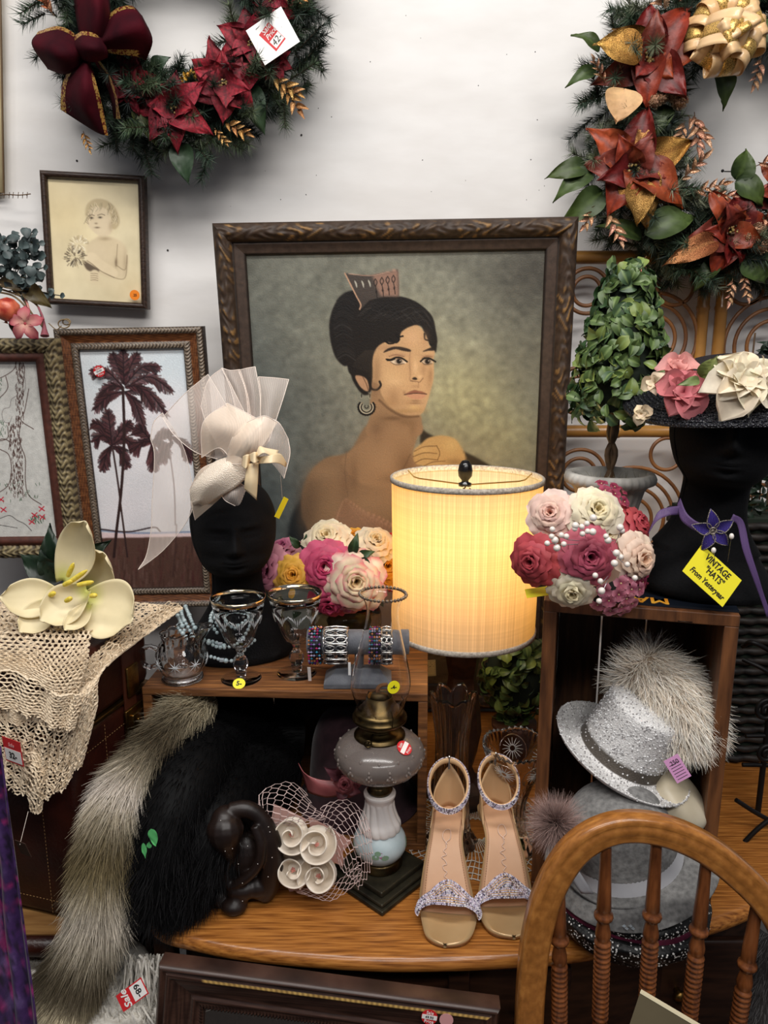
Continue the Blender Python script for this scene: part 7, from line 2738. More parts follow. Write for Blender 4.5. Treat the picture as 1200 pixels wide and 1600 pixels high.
# ---------------------------------------------------------------- lace
def lace(mb, G, nu, nv, r, diag=False, warp=.17, keep=None, jitter=.0, lift=.0, shells=False):
    m_, n_ = G.shape[:2]
    Nn = np.cross(np.gradient(G, axis=1), np.gradient(G, axis=0))
    Nn /= np.linalg.norm(Nn, axis=2)[..., None] + 1e-12

    def smp(A, u, v):
        x, y = np.clip(u, 0, 1) * (n_ - 1.001), np.clip(v, 0, 1) * (m_ - 1.001)
        i, j = x.astype(int), y.astype(int)
        a, b = (x - i)[:, None], (y - j)[:, None]
        return (A[j, i] * (1 - a) + A[j, i + 1] * a) * (1 - b) + (A[j + 1, i] * (1 - a) + A[j + 1, i + 1] * a) * b
    I, J = np.meshgrid(np.arange(nu + 1), np.arange(nv + 1))
    U = I / nu + NP.normal(size=I.shape) * jitter / nu
    V = (J + warp * np.where((I + J) % 2 == 0, 1, -1)) / nv + NP.normal(size=I.shape) * jitter / nv
    if shells:
        V = V + .35 / nv * np.cos(I * 2 * PI / 7)
        U = U + .25 / nu * np.sin(J * 2 * PI / 5)
    E = []
    for j in range(nv + 1):
        for i in range(nu + 1):
            if i < nu:
                E.append((j, i, j, i + 1))
            if j < nv and ((i + j) % 2 == 0 or diag):
                E.append((j, i, j + 1, i))
            if shells and j < nv and i < nu and (i // 4 + j // 3) % 2:
                E.append((j, i, j + 1, i + 1))
    E = np.array(E)
    u0, v0, u1, v1 = U[E[:, 0], E[:, 1]], V[E[:, 0], E[:, 1]], U[E[:, 2], E[:, 3]], V[E[:, 2], E[:, 3]]
    if keep is not None:
        k = keep((u0 + u1) / 2, (v0 + v1) / 2)
        u0, v0, u1, v1 = u0[k], v0[k], u1[k], v1[k]
    P0, P1 = smp(G, u0, v0), smp(G, u1, v1)
    N0 = smp(Nn, (u0 + u1) / 2, (v0 + v1) / 2)
    N0 = np.where((N0[:, 1] > 0)[:, None], -N0, N0)
    P0, P1 = P0 + N0 * lift, P1 + N0 * lift
    T = P1 - P0
    T /= np.linalg.norm(T, axis=1)[:, None] + 1e-12
    B = np.cross(T, N0)
    rr = r * NP.uniform(.8, 1.35, len(T))[:, None]
    ring = [(0, 1), (.87, -.5), (-.87, -.5)]
    k = len(T)
    ext = T * rr * .5
    V_ = np.stack([P0 - ext + B * a * rr + N0 * b * rr for a, b in ring] + [P1 + ext + B * a * rr + N0 * b * rr for a, b in ring], 1)
    f = np.array([[0, 1, 4, 3], [1, 2, 5, 4], [2, 0, 3, 5]])[None] + (np.arange(k) * 6)[:, None, None]
    mb.add(V_.reshape(-1, 3), f.reshape(-1, 4))


RAG = lambda amp, fr_, e=1: (lambda u, v: (v < e - amp + amp * abs(np.sin(u * fr_))))
cl1 = thing('lace_cloth', 'large ecru pineapple-lace cloth hanging over the suitcase front', 'cloth', at(120, 1100, .95))
Gc = patch([[(-30, 935, 1.205), (90, 938, 1.205), (190, 940, 1.20), (286, 950, 1.19)], [(-30, 1000, 1.07), (60, 1010, 1.05), (165, 1000, 1.075), (240, 984, 1.12)], [(-30, 1090, 1.00), (40, 1110, .978), (118, 1090, .948), (162, 1046, .975)],
            [(-30, 1160, .998), (30, 1175, .975), (95, 1180, .95), (150, 1110, .955)], [(-30, 1230, .995), (30, 1240, .972), (86, 1246, .947), (128, 1196, .95)]], 60, 50)
rip = .004 * np.sin(np.linspace(0, 1, 50) * 44)[None] * sm(np.linspace(0, 1, 60), .3, .6)[:, None]
Gc[..., 1] -= abs(rip) * 1.5
mb = MB()
lace(mb, Gc, 54, 50, .0011, jitter=.12, shells=True, keep=RAG(.05, 14))
lace(mb, Gc, 80, 30, .0008, jitter=.3, keep=lambda u, v: ((v * 6).astype(int) % 2 == 0) & (v < .93), lift=.001)
mb.build('crochet_mesh', M_LACE, cl1, smooth=False, kind='stuff')
# ruffled edge along the right side
e_ = Gc[:, -1]
mb = MB()
eg = cr(e_, 120)
w2 = np.stack([eg, eg + np.array([-.010, .004, .004]) + .004 * np.sin(np.arange(120) * 1.1)[:, None] * np.array([1, 0, 1])], 0)
lace(mb, np.concatenate([w2, w2[1:] + np.array([-.014, -.004, .006])]), 110, 6, .0009, jitter=.2)
mb.build('shell_edging', M_LACE, cl1, smooth=False, kind='stuff')
Gt = patch([[(34, 1180, .965), (52, 1176, .955), (70, 1184, .955)], [(40, 1225, .96), (56, 1222, .945), (70, 1226, .95)], [(48, 1268, .955), (58, 1272, .945), (66, 1266, .95)]], 20, 12)
mb = MB()
lace(mb, Gt, 10, 14, .0011, jitter=.25, shells=True)
mb.build('hanging_corner', M_LACE, cl1, smooth=False, kind='stuff')
cl2 = thing('crochet_doily', 'ecru honeycomb crochet doily on top of the suitcase under the lilies', 'doily', at(60, 1010, 1.0))
Gh = patch([[(-30, 950, 1.17), (40, 946, 1.175), (100, 948, 1.17), (148, 958, 1.155)], [(-30, 1000, 1.03), (40, 1003, 1.02), (95, 1006, 1.0), (140, 1004, .99)], [(-30, 1030, 1.00), (40, 1036, .98), (88, 1050, .948), (134, 1040, .955)], [(-30, 1050, .995), (35, 1055, .972), (80, 1085, .94), (118, 1094, .943)]], 44, 44)
mb = MB()
lace(mb, Gh, 34, 24, .0015, keep=RAG(.05, 12), jitter=.06)
lace(mb, Gh, 34, 24, .0008, keep=RAG(.05, 12), jitter=.25, lift=.0012)
mb.build('honeycomb_mesh', M_LACE, cl2, smooth=False, kind='stuff')
cl3 = thing('lace_runner', 'wavy ecru crochet runner hanging below the honeycomb doily', 'cloth', at(60, 1090, .97))
for k, rows in enumerate(([[(-30, 1045, .985), (40, 1055, .964), (95, 1085, .934), (130, 1082, .937)], [(-30, 1085, .982), (40, 1092, .96), (88, 1112, .937), (122, 1118, .933)], [(-30, 1108, .98), (38, 1118, .957), (85, 1140, .935), (114, 1142, .932)]],
                          [[(-30, 1090, .99), (20, 1100, .975), (60, 1110, .955), (95, 1120, .95)], [(-30, 1128, .987), (25, 1132, .972), (60, 1126, .965), (100, 1146, .945)]])):
    G2 = patch(rows, 20, 44)
    G2[..., 1] -= .005 * np.sin(np.linspace(0, 22, 44))[None]
    mb = MB()
    lace(mb, G2, 44, 13, .0013, jitter=.15, diag=False, keep=RAG(.12, 22))
    mb.build('shell_border', M_LACE, cl3, smooth=False, kind='stuff')

# ---------------------------------------------------------------- calla lilies
cal = thing('calla_lilies', 'bunch of cream silk calla lilies with dark leaves lying on lace', 'flowers', at(110, 940, 1.1))
M_CALLA = mat('calla_silk', vcol=True, c2=(.92, .91, .88), rough=.5, scale=30, trl=.12, bump=.15)
M_DKLEAF = mat('dark_leaf', vcol=True, c2=(.7, .7, .7), rough=.4, scale=30)
for a, b, w_, Yl in (((95, 905), (28, 868), 46, 1.15), ((90, 900), (72, 822), 36, 1.16), ((100, 905), (166, 845), 46, 1.16), ((85, 905), (60, 858), 30, 1.15), ((110, 900), (150, 870), 36, 1.14)):
    px_leaf(cal, a, b, Yl, w_, (14, 26, 16), (26, 44, 28), M_DKLEAF, curl=.2)
for (ax, ay), (bx, by), w_, Yc, roll, cup in (((99, 908), (142, 812), 74, 1.11, 0, .5), ((94, 934), (0, 936), 62, 1.085, .5, .5), ((140, 922), (172, 862), 78, 1.12, 0, .4), ((138, 934), (212, 972), 96, 1.08, -.4, .5), ((136, 922), (66, 972), 64, 1.07, .3, .8), ((82, 940), (34, 990), 50, 1.075, .3, .4), ((140, 945), (103, 988), 34, 1.06, .2, .5)):
    A, B = at(ax, ay, Yc), at(bx, by, Yc - .03)
    y = B - A
    L = np.linalg.norm(y)
    y /= L
    z = np.array([roll * .4, -1, .55])
    z = z - y * (z @ y)
    z /= np.linalg.norm(z)
    R3 = np.stack([np.cross(y, z), y, z], 1)
    v = np.linspace(0, 1, 20)[:, None]
    u = np.linspace(-1, 1, 21)[None]
    wd = (.20 + .80 * np.sin(PI * np.clip(v, 0, 1) ** 1.05 * .93) ** .9) * np.clip((1.03 - v) / .12, 0, 1) ** .6
    W = w_ * mpp(A)
    x = u * W / 2 * wd
    zc = cup * W * (abs(u) ** 2.0) * .55 * (1.05 - v * .85) * wd + L * .10 * np.sin(v * PI) * -1 + .010 * v ** 3 + .03 * W * np.sin(u * 7 + 2 * v) * abs(u) * v
    yy = L * v - .06 * L * abs(u) ** 2
    G = np.stack([x, yy + 0 * x, zc], -1)
    vv = v * np.ones_like(u)
    cc = mix(mix(col3((206, 206, 110)), col3((244, 230, 190)), sm(vv, .02, .3)), col3((224, 206, 160)), sm(abs(u) * np.ones_like(v), .5, 1) * .35)
    mb = MB()
    mb.grid(put(G, R3, A), col=cc)
    mb.build('spathe', M_CALLA, cal, solid=.001)
for (ax, ay), (bx, by), Yc in (((106, 900), (115, 880), 1.085), ((104, 913), (136, 891), 1.05), ((100, 914), (112, 908), 1.05), ((122, 914), (146, 909), 1.045), ((78, 930), (86, 926), 1.055), ((103, 939), (112, 934), 1.04), ((142, 931), (151, 930), 1.045)):
    mb = MB()
    mb.tube(cr([at(ax, ay, Yc), at((ax + bx) / 2, (ay + by) / 2, Yc - .003), at(bx, by, Yc - .006)], 10), [.0030, .0034, .0036, .0037, .0037, .0037, .0036, .0033, .0026, .0012], 10)
    mb.build('spadix', mat('spadix_yellow', (222, 196, 52), .6, c2=(236, 214, 96), scale=200, bump=.4), cal)
mb = MB()
for k in range(4):
    mb.tube(pxp([(100 + k * 10, 912 + k * 4, 1.10), (120 + k * 8, 925, 1.12), (150, 935, 1.15)], 8), .004, 8)
mb.build('stems', mat('calla_stem', (92, 106, 52), .5), cal)

# ---------------------------------------------------------------- tulle fascinator
def tulle(name, c, a0, a1, sc=900):
    m = bpy.data.materials.new(name)
    m.use_nodes = True
    nt = m.node_tree
    N, L = nt.nodes, nt.links
    b = N['Principled BSDF']
    b.inputs['Base Color'].default_value = (*col3(c), 1)
    b.inputs['Roughness'].default_value = .6
    tc = N.new('ShaderNodeTexCoord')
    w1 = N.new('ShaderNodeTexWave')
    w1.inputs['Scale'].default_value = sc
    w1.inputs['Distortion'].default_value = 1.5
    L.new(tc.outputs['Object'], w1.inputs['Vector'])
    mr = N.new('ShaderNodeMapRange')
    mr.inputs[3].default_value, mr.inputs[4].default_value = a0, a1
    L.new(w1.outputs['Fac'], mr.inputs[0])
    L.new(mr.outputs[0], b.inputs['Alpha'])
    return m


M_TUL = tulle('cream_tulle', (250, 234, 222), .20, .52, 220)
M_TULD = tulle('cream_crin', (252, 232, 210), .36, .72, 260)
M_SINA = mat('sinamay', (236, 218, 196), .7, c2=(250, 236, 218), kind='voronoi', scale=700, bump=.6)
M_RIB = mat('cream_ribbon', (226, 200, 156), .4, c2=(240, 218, 180), scale=20, coat=.2)
fas = thing('fascinator', 'cream tulle fascinator with fan pleats and satin bow on the left mannequin', 'hat', at(350, 720, 1.18))
f7 = lambda x, y, Y: (200 + x / 4, 560 + y / 4, Y)


def tpatch(rows, m, name='tulle_panel', parent=fas, edge=True, solid=0, n=16):
    G = patch([[f7(*p) for p in r] for r in rows], n, n)
    mb = MB()
    mb.grid(G)
    o = mb.build(name, m, parent, solid=solid)
    if edge:
        mb = MB()
        for e in (G[0], G[:, 0], G[:, -1]):
            mb.tube(e, .0006, 4)
        mb.build('wired_edge', mat('tulle_edge', (236, 222, 210), .6), o)
    return o


tpatch([[(215, 370, 1.20), (350, 225, 1.185), (500, 100, 1.18)], [(290, 480, 1.17), (440, 330, 1.15), (590, 250, 1.15)], [(420, 585, 1.16), (540, 520, 1.14), (680, 430, 1.14)], [(560, 630, 1.15), (640, 600, 1.15), (720, 560, 1.15)]], M_TUL)
tpatch([[(455, 300, 1.19), (500, 140, 1.19), (590, 60, 1.19)], [(500, 430, 1.16), (600, 300, 1.15), (680, 240, 1.16)], [(600, 600, 1.15), (680, 500, 1.15), (760, 400, 1.15)]], M_TUL)
tpatch([[(585, 60, 1.185), (640, 75, 1.18), (700, 70, 1.19)], [(650, 220, 1.17), (700, 230, 1.16), (750, 240, 1.17)], [(720, 560, 1.15), (750, 520, 1.15), (780, 480, 1.15)]], M_TUL)
tpatch([[(690, 75, 1.19), (740, 62, 1.185), (795, 52, 1.19)], [(740, 230, 1.17), (785, 230, 1.16), (825, 230, 1.17)], [(760, 540, 1.15), (790, 520, 1.15), (830, 500, 1.15)]], M_TUL)
tpatch([[(815, 115, 1.20), (920, 122, 1.195), (1005, 132, 1.20)], [(830, 250, 1.18), (890, 260, 1.17), (960, 280, 1.18)], [(820, 560, 1.15), (850, 550, 1.15), (880, 520, 1.16)]], M_TUL)
tpatch([[(215, 340, 1.22), (160, 400, 1.22), (140, 500, 1.22)], [(330, 520, 1.20), (230, 560, 1.21), (165, 610, 1.22)], [(385, 700, 1.19), (270, 800, 1.20), (150, 900, 1.22)], [(400, 950, 1.19), (290, 1000, 1.20), (145, 1060, 1.22)], [(240, 1180, 1.20), (160, 1240, 1.21), (115, 1230, 1.22)], [(68, 1318, 1.21), (66, 1319, 1.21), (64, 1320, 1.21)]], M_TUL, n=24)
tpatch([[(560, 640, 1.15), (450, 700, 1.15), (385, 820, 1.16)], [(640, 660, 1.13), (520, 780, 1.13), (400, 930, 1.16)], [(700, 700, 1.13), (600, 850, 1.14), (420, 1010, 1.17)]], M_TULD, 'crin_leaf')
tpatch([[(460, 620, 1.15), (470, 400, 1.14), (620, 280, 1.15)], [(570, 560, 1.13), (610, 430, 1.11), (720, 330, 1.13)], [(650, 640, 1.12), (740, 500, 1.11), (850, 400, 1.13)]], M_TULD, 'crin_lobe')
tpatch([[(610, 655, 1.125), (650, 500, 1.11), (740, 400, 1.12)], [(690, 660, 1.11), (760, 520, 1.095), (850, 360, 1.11)], [(730, 620, 1.115), (830, 560, 1.10), (935, 400, 1.12)]], M_TULD, 'crin_lobe')
tpatch([[(850, 365, 1.14), (940, 400, 1.135), (1000, 500, 1.14)], [(800, 480, 1.12), (900, 510, 1.11), (1012, 600, 1.13)], [(760, 600, 1.12), (880, 640, 1.11), (975, 750, 1.12)]], M_TUL)
tpatch([[(580, 850, 1.14), (640, 800, 1.13), (700, 780, 1.13)], [(610, 890, 1.13), (660, 850, 1.12), (730, 800, 1.13)], [(670, 922, 1.13), (700, 910, 1.125), (735, 830, 1.13)]], M_TUL, 'tulle_loop')
tpatch([[(395, 925, 1.165), (400, 800, 1.15), (530, 655, 1.14), (650, 610, 1.13)], [(440, 905, 1.145), (500, 790, 1.12), (600, 700, 1.115), (700, 620, 1.12)], [(470, 930, 1.16), (580, 860, 1.13), (680, 800, 1.12), (800, 690, 1.12)]], M_SINA, 'sinamay_base', solid=.0012)
for rows, nm in (([[(718, 612, 1.10), (745, 600, 1.09), (778, 600, 1.10)], [(712, 675, 1.10), (735, 690, 1.085), (760, 650, 1.10)]], 'bow_tail'),
                 ([[(760, 600, 1.09), (790, 585, 1.08), (815, 590, 1.09)], [(765, 640, 1.085), (790, 655, 1.075), (820, 640, 1.085)]], 'bow_knot'),
                 ([[(745, 660, 1.095), (780, 655, 1.09), (817, 650, 1.095)], [(730, 760, 1.09), (770, 760, 1.085), (812, 760, 1.09)], [(728, 818, 1.095), (765, 850, 1.09), (803, 886, 1.095)]], 'bow_tail'),
                 ([[(800, 600, 1.085), (820, 550, 1.09), (860, 560, 1.09), (942, 575, 1.10)], [(810, 615, 1.075), (850, 590, 1.07), (900, 612, 1.08), (930, 610, 1.09)]], 'bow_loop'),
                 ([[(815, 615, 1.085), (880, 608, 1.075), (950, 595, 1.085), (992, 655, 1.10)], [(820, 660, 1.085), (880, 655, 1.07), (940, 655, 1.08), (985, 680, 1.10)]], 'bow_tail')):
    tpatch(rows, M_RIB, nm, edge=False, solid=.0008, n=12)
yt, R_, c_, w__, h__ = price_card('price_tag', 'small yellow tag hanging behind right cheek of the left mannequin', ((440, 775), (447, 779), (433, 808)), (1.22, 1.23, 1.22), MATS['sticker_yellow'])
mb = MB()
mb.tube([at(438, 742, 1.2), at(441, 778, 1.22)], .0003, 4)
mb.build('string', MATS['tulle_edge'], yt)

# ---------------------------------------------------------------- flowered straw hat on the right mannequin
hat = thing('flowered_straw_hat', 'black straw hat with pink and cream silk flowers on right mannequin', 'hat', at(1135, 600, 1.04))
hc = at(1142, 602, 1.03)
Rh = rotm('X', math.radians(11)) @ rotm('Y', math.radians(-7))
M_STRAW = mat('black_straw', (10, 10, 13), .4, c2=(30, 30, 38), kind='voronoi', scale=420, bump=.9)
mb = MB()
mb.lathe(cr([(.0005, .034), (.04, .033), (.064, .028), (.073, .016), (.077, .005), (.090, .0), (.118, -.006), (.136, -.013), (.139, -.017), (.134, -.018), (.090, -.006), (.0735, -.002)], 60), hc, 90, Rh, mod=lambda t, r, z: (0 * r, np.where(r > .08, .004 * np.sin(3 * t + 1), 0)))
mb.build('straw_body', M_STRAW, hat)
mb = MB()
for j in range(10):
    r0 = .083 + j * .0057
    a = np.linspace(0, 2 * PI, 150, endpoint=False)
    zz_ = np.interp(r0, [.08, .09, .118, .136], [.004, .0, -.006, -.013]) + .004 * np.sin(3 * a + 1)
    pth = np.stack([r0 * np.cos(a), r0 * np.sin(a), zz_ + .0014 * np.sin(a * 70 + j * 2)], 1) @ Rh.T + hc
    mb.tube(pth, .0026, 5, closed=True)
mb.build('plaited_braid', M_STRAW, hat, kind='stuff')


def loose(parent, px, py, Y, rpx, c0, c1, n, nr=(0, -1, .6), seed=0, asp=.8):
    p = at(px, py, Y)
    r = rpx * mpp(p)
    mb = MB()
    mb.ball(p, r * .12, 8, 6, col=col3(c0))
    fo = mb.build('silk_flower', M_PETAL, parent)
    for i in range(n):
        rg = i / n
        R3 = rot_petal(nr, i * 2.4 + seed, .95 - .85 * rg)
        L = r * (.6 + .5 * rg)
        mb = MB()
        mb.grid(put(leafsheet(L, L * asp * 1.35, .7, .55, .9, .8, 9, 10, seed=i), R3, p), col=grad(10, 9, jit(c0, 8), jit(c1, 10), .8))
        mb.build('petal', M_PETAL, fo)


loose(hat, 1068, 615, .955, 44, (176, 70, 84), (224, 138, 140), 11, (-.3, -1, .5), 0)
loose(hat, 1060, 580, .99, 34, (200, 112, 108), (232, 166, 158), 7, (-.3, -1, .8), 1)
loose(hat, 1155, 602, .93, 60, (232, 216, 182), (246, 234, 208), 15, (0, -1, .7), 2, .7)
loose(hat, 1190, 598, .935, 50, (232, 216, 182), (246, 234, 210), 10, (.3, -1, .7), 3, .7)
loose(hat, 1024, 600, .98, 22, (214, 190, 150), (232, 216, 190), 6, (-.6, -1, .4), 4)
loose(hat, 1002, 648, .975, 18, (206, 180, 140), (228, 210, 180), 7, (-.4, -1, .3), 5)
px_leaf(hat, (1095, 588), (1122, 558), .945, 30, (96, 110, 52), (130, 138, 76))
px_leaf(hat, (1092, 594), (1062, 600), .93, 16, (96, 116, 62), (126, 140, 84))

# choker, brooch, ribbon, card
chk = thing('ribbon_choker', 'purple organza ribbon choker with beaded flower brooch on right mannequin', 'choker', at(1110, 820, .96))
M_ORG = tulle('purple_organza', (104, 78, 128), .55, .9, 300)
mb = MB()
for k, (rows) in enumerate(([[(1058, 788, .99), (1064, 812, .975), (1080, 826, .965), (1092, 832, .962)], [(1063, 778, .99), (1072, 800, .973), (1084, 812, .962), (1096, 818, .96)]],
                          [[(1140, 815, .955), (1152, 820, .955), (1160, 858, .95), (1175, 900, .95), (1188, 935, .955), (1198, 965, .96)], [(1146, 803, .955), (1162, 815, .955), (1172, 858, .95), (1185, 900, .95), (1194, 930, .955), (1204, 958, .96)]],
                          [[(1020, 815, .985), (1030, 798, .985), (1048, 792, .985), (1066, 790, .985)], [(1012, 835, .985), (1026, 815, .98), (1044, 806, .98), (1062, 804, .985)]])):
    G = patch(rows, 5, 24)
    mb = MB()
    mb.grid(G)
    mb.build('ribbon' if k else 'neck_band', M_ORG, chk, solid=.0006)
bc_ = at(1113, 829, .943)
M_BEAD = mat('purple_beads', (44, 34, 104), .25, c2=(78, 62, 150), kind='wave', scale=160, contrast=(.3, .6), coat=.5, bump=.8)
M_DKB = mat('dark_beads', (26, 22, 36), .3, c2=(130, 120, 110), kind='voronoi', scale=600, contrast=(.3, .5))
mb = MB()
a = np.linspace(0, 2 * PI, 16, endpoint=False)
mb.tube(np.array([bc_ + (.0042 * math.cos(t), -.002, .0042 * math.sin(t)) for t in a]), .0012, 6, closed=True, up=(0, 1, 0))
mb.ball(bc_, .003, 8, 6)
br = mb.build('brooch_centre', M_DKB, chk)
for i, ang in enumerate((100, 28, -42, -115, 165)):
    an = math.radians(ang)
    L = .0265
    G = leafsheet(L, .0165, .3, .15, 1, 0, 9, 10)
    Rp = rot_petal((0, -1, .1), 0, .12)
    y = np.array([math.cos(an), -.12, math.sin(an)])
    y /= np.linalg.norm(y)
    z = np.array([0, -1, 0.]) - y * (-y[1])
    z /= np.linalg.norm(z)
    Rp = np.stack([np.cross(y, z), y, z], 1)
    mb = MB()
    mb.grid(put(G, Rp, bc_ + y * .003))
    pe = mb.build('beaded_petal', M_BEAD, br, solid=.0012)
    loop_ = np.vstack([G[:, 0], G[::-1, -1]])
    mb = MB()
    mb.tube(put(loop_, Rp, bc_ + y * .003 + (0, -.0004, 0)), .0007, 5)
    mb.build('beaded_outline', M_DKB, br)
vc, R_, c_, w__, h__ = price_card('handwritten_sign', 'yellow handwritten card VINTAGE HATS From Yesteryear pinned to right mannequin', ((1102, 857), (1164, 913), (1061, 886)), (.943, .940, .930), mat('sign_yellow', (240, 226, 44), .6), cat='sign')
for body, sz, y_, xo, sh in (('VINTAGE', .0125, .31, -.02, .15), ('"HATS"', .0125, .03, .03, .1), ('From Yesteryear', .0105, -.28, 0, .25)):
    text_mesh(body, sz, M4(R_ @ rotm('Z', -.03), c_ + R_ @ np.array([xo * w__, y_ * h__, .0003])), MATS['ink_black'], vc, shear=sh, bold=.00022, xs=.93 * w__ / .082)
for px, py, y0 in ((1115, 860, .93), (1143, 838, .935)):
    q_ = at(px, py, y0)
    mb = MB()
    mb.ball(q_, .0031, 10, 8, sc=(1, 1, 1.3))
    pn = mb.build('pearl_head_pin', M_PEARL, None)
    tag(pn, 'pearl-headed pin fixing the yellow card to mannequin' if px == 1115 else 'pearl-headed pin right of the brooch on the mannequin', 'pin')
    mb = MB()
    mb.tube([q_, at(px + (3 if px == 1115 else -6), py + (24 if px == 1115 else 40), y0 + .012)], .0004, 5)
    mb.build('pin_shaft', M_SILV, pn)
bk_ = thing('book', 'dark thin book with orange capital letters under the right mannequin', 'book', (.40, 1.02, 1.213))
bR = rcR
bo_ = np.array([.372, .974, 1.2145])
mb = MB()
mb.box((.005, .075, 0), (.19, .155, .003))
mb.v[0] = mb.v[0] @ bR.T + bo_
mb.build('cover', mat('book_dark', (18, 24, 34), .4), bk_, smooth=False)
text_mesh('MARL', .034, M4(bR @ rotm('Z', PI), bo_ + bR @ np.array([-.028, .013, .0018])), mat('orange_print', (224, 140, 34), .5, c2=(236, 176, 60), scale=40), bk_, bold=.0006)
yc, R_, c_, w__, h__ = price_card('yellow_card', 'bright yellow card poking out below the left of the bridal bouquet', ((824, 921), (868, 915), (819, 934)), (.985, .985, .975), MATS['sign_yellow'])
text_mesh('V', .012, M4(R_, c_ + R_ @ np.array([w__ * .3, 0, .0004])), MATS['ink_black'], yc)

# ---------------------------------------------------------------- stacked hats in right crate
pk = thing('feather_hat', 'black hat with white speckled feathers and magenta band, bottom of stack', 'hat', (.345, .935, TT))
M_SPK = mat('speckled_feathers', (226, 224, 220), .5, c2=(8, 8, 9), kind='voronoi', scale=210, contrast=(.22, .30), bump=.3)
hc2 = np.array([.342, .932, TT + .001])
mb = MB()
mb.lathe(cr([(.0005, 0), (.06, .0), (.088, .008), (.104, .026), (.112, .045), (.108, .052), (.092, .056), (.0005, .058)], 40), hc2, 72, mod=lambda t, r, z: (.0015 * np.sin(9 * t + z * 200) * (r > .05), 0 * z))
mb.build('brim', M_SPK, pk)
mb = MB()
mb.lathe(cr([(.092, .044), (.101, .05), (.101, .062), (.094, .068)], 12), hc2, 60, mod=lambda t, r, z: (.002 * np.sin(4 * t), .002 * np.sin(6 * t)))
mb.build('magenta_band', mat('magenta_felt', (96, 16, 50), .8, c2=(74, 10, 38), scale=60), pk)
mb = MB()
mb.lathe(cr([(.094, .056), (.102, .062), (.103, .070), (.094, .076), (.07, .079), (.0005, .08)], 20), hc2, 72)
mb.build('crown', M_SPK, pk)
pts = []
for i in range(900):
    a, z = RN.uniform(0, 2 * PI), RN.random()
    if z < .55:
        zz_ = RN.uniform(.004, .046)
        r0 = np.interp(zz_, [0, .008, .026, .045], [.062, .088, .104, .112])
    else:
        zz_ = RN.uniform(.06, .074)
        r0 = np.interp(zz_, [.056, .062, .070, .076], [.096, .102, .103, .094])
    pts.append(hc2 + (r0 * math.cos(a), r0 * math.sin(a), zz_))
mb = MB()
for p in pts:
    mb.gems([p], RN.uniform(.0007, .0016))
mb.build('white_specks', mat('feather_white', (224, 220, 214), .6), pk, smooth=False, kind='stuff')
for i in range(4):
    mb = MB()
    q_ = at(975 + (i % 2) * 8 + i * 2, 1447 + 4 * (i // 2), .824)
    mb.ball(q_, .0028, 4, 3)
    mb.build('rhinestone', M_CRYS, pk, smooth=False)

fh = thing('felt_cloche', 'grey felt cloche hat with pale ribbon and fluffy pompom', 'hat', at(960, 1340, .93))
M_FELT = mat('grey_felt', (96, 95, 94), .95, c2=(134, 133, 131), scale=150, contrast=(.3, .7), bump=.4)
fc_ = at(972, 1338, .935)
Rf = rotm('X', math.radians(3)) @ rotm('Y', math.radians(-13))
mb = MB()
fprof = cr([(.0006, .106), (.022, .104), (.046, .095), (.063, .078), (.072, .056), (.076, .034), (.079, .012), (.086, .002), (.100, -.003), (.112, -.009), (.118, -.014), (.115, -.015), (.098, -.006), (.080, -.002)], 60)
mb.lathe(fprof, fc_, 90, Rf, mod=lambda t, r, z: (np.where(z < 0, .010 * np.cos(t - .3), 0), np.where(r > .084, .005 * np.cos(2 * t + 1), 0)))
mb.build('felt_body', M_FELT, fh)
M_GRIB = mat('pale_grey_ribbon', (168, 168, 172), .5, c2=(182, 182, 186), scale=20)
mb = MB()
a = np.linspace(0, 2 * PI, 80, endpoint=False)
for r0, z0 in ((.0805, .004), ):
    G = np.array([[np.array([(rr_) * math.cos(t), rr_ * math.sin(t), zz_]) @ Rf.T + fc_ for t in a] for rr_, zz_ in ((.0825, .004), (.0800, .011), (.0782, .018), (.0770, .025))])
    mb.grid(G, wv=True)
mb.build('ribbon_band', M_GRIB, fh)
mb = MB()
G = patch([[(884, 1352, .835), (896, 1348, .834)], [(892, 1372, .825), (908, 1366, .823)], [(908, 1396, .82), (928, 1397, .815)]], 12, 5)
mb.grid(G)
mb.build('ribbon_tail', M_GRIB, fh, solid=.0008)
pc_ = at(868, 1288, .868)
rt = NP.normal(size=(3600, 3))
rt /= np.linalg.norm(rt, axis=1)[:, None]
mb = MB()
fur(mb, pc_ + rt * .006, rt, NP.uniform(.022, .042, 3600), .0006, np.tile(col3((116, 92, 86)), (3600, 1)) * NP.uniform(.6, 1.3, (3600, 1)), droop=.15, wav=.35, tipcol=np.tile(col3((178, 150, 142)), (3600, 1)))
mb.build('pompom', M_FUR, fh, kind='stuff')

sh = thing('sequin_hat', 'silver sequinned fedora with dark glitter band inside the dark crate', 'hat', at(975, 1175, 1.02))
M_SEQ = mat('silver_sequins', vcol=True, c2=(.7, .7, .7), rough=.3, metal=.12, scale=500, contrast=(.35, .65), bump=.8)
s0 = at(968, 1178, 1.012)
Rs = rotm('Y', math.radians(21)) @ rotm('X', math.radians(8))
pf = cr([(.0006, .098), (.03, .097), (.048, .092), (.055, .084), (.057, .06), (.060, .03), (.062, .010), (.066, .002), (.080, .0), (.096, .004), (.101, .009), (.102, .007), (.096, .001), (.080, -.003), (.063, -.001)], 60)
mb = MB()
cs_ = np.array([col3((92, 84, 76)) if (.004 < z < .020 and r < .066) else col3((232, 230, 228)) for r, z in pf])
mb.lathe(pf, s0, 80, Rs, col=cs_, sy=1.08)
mb.build('hat_body', M_SEQ, sh)
mb = MB()
pts, cl = [], []
seg_ = np.r_[0, np.cumsum(np.hypot(*np.diff(pf[:48], axis=0).T))]
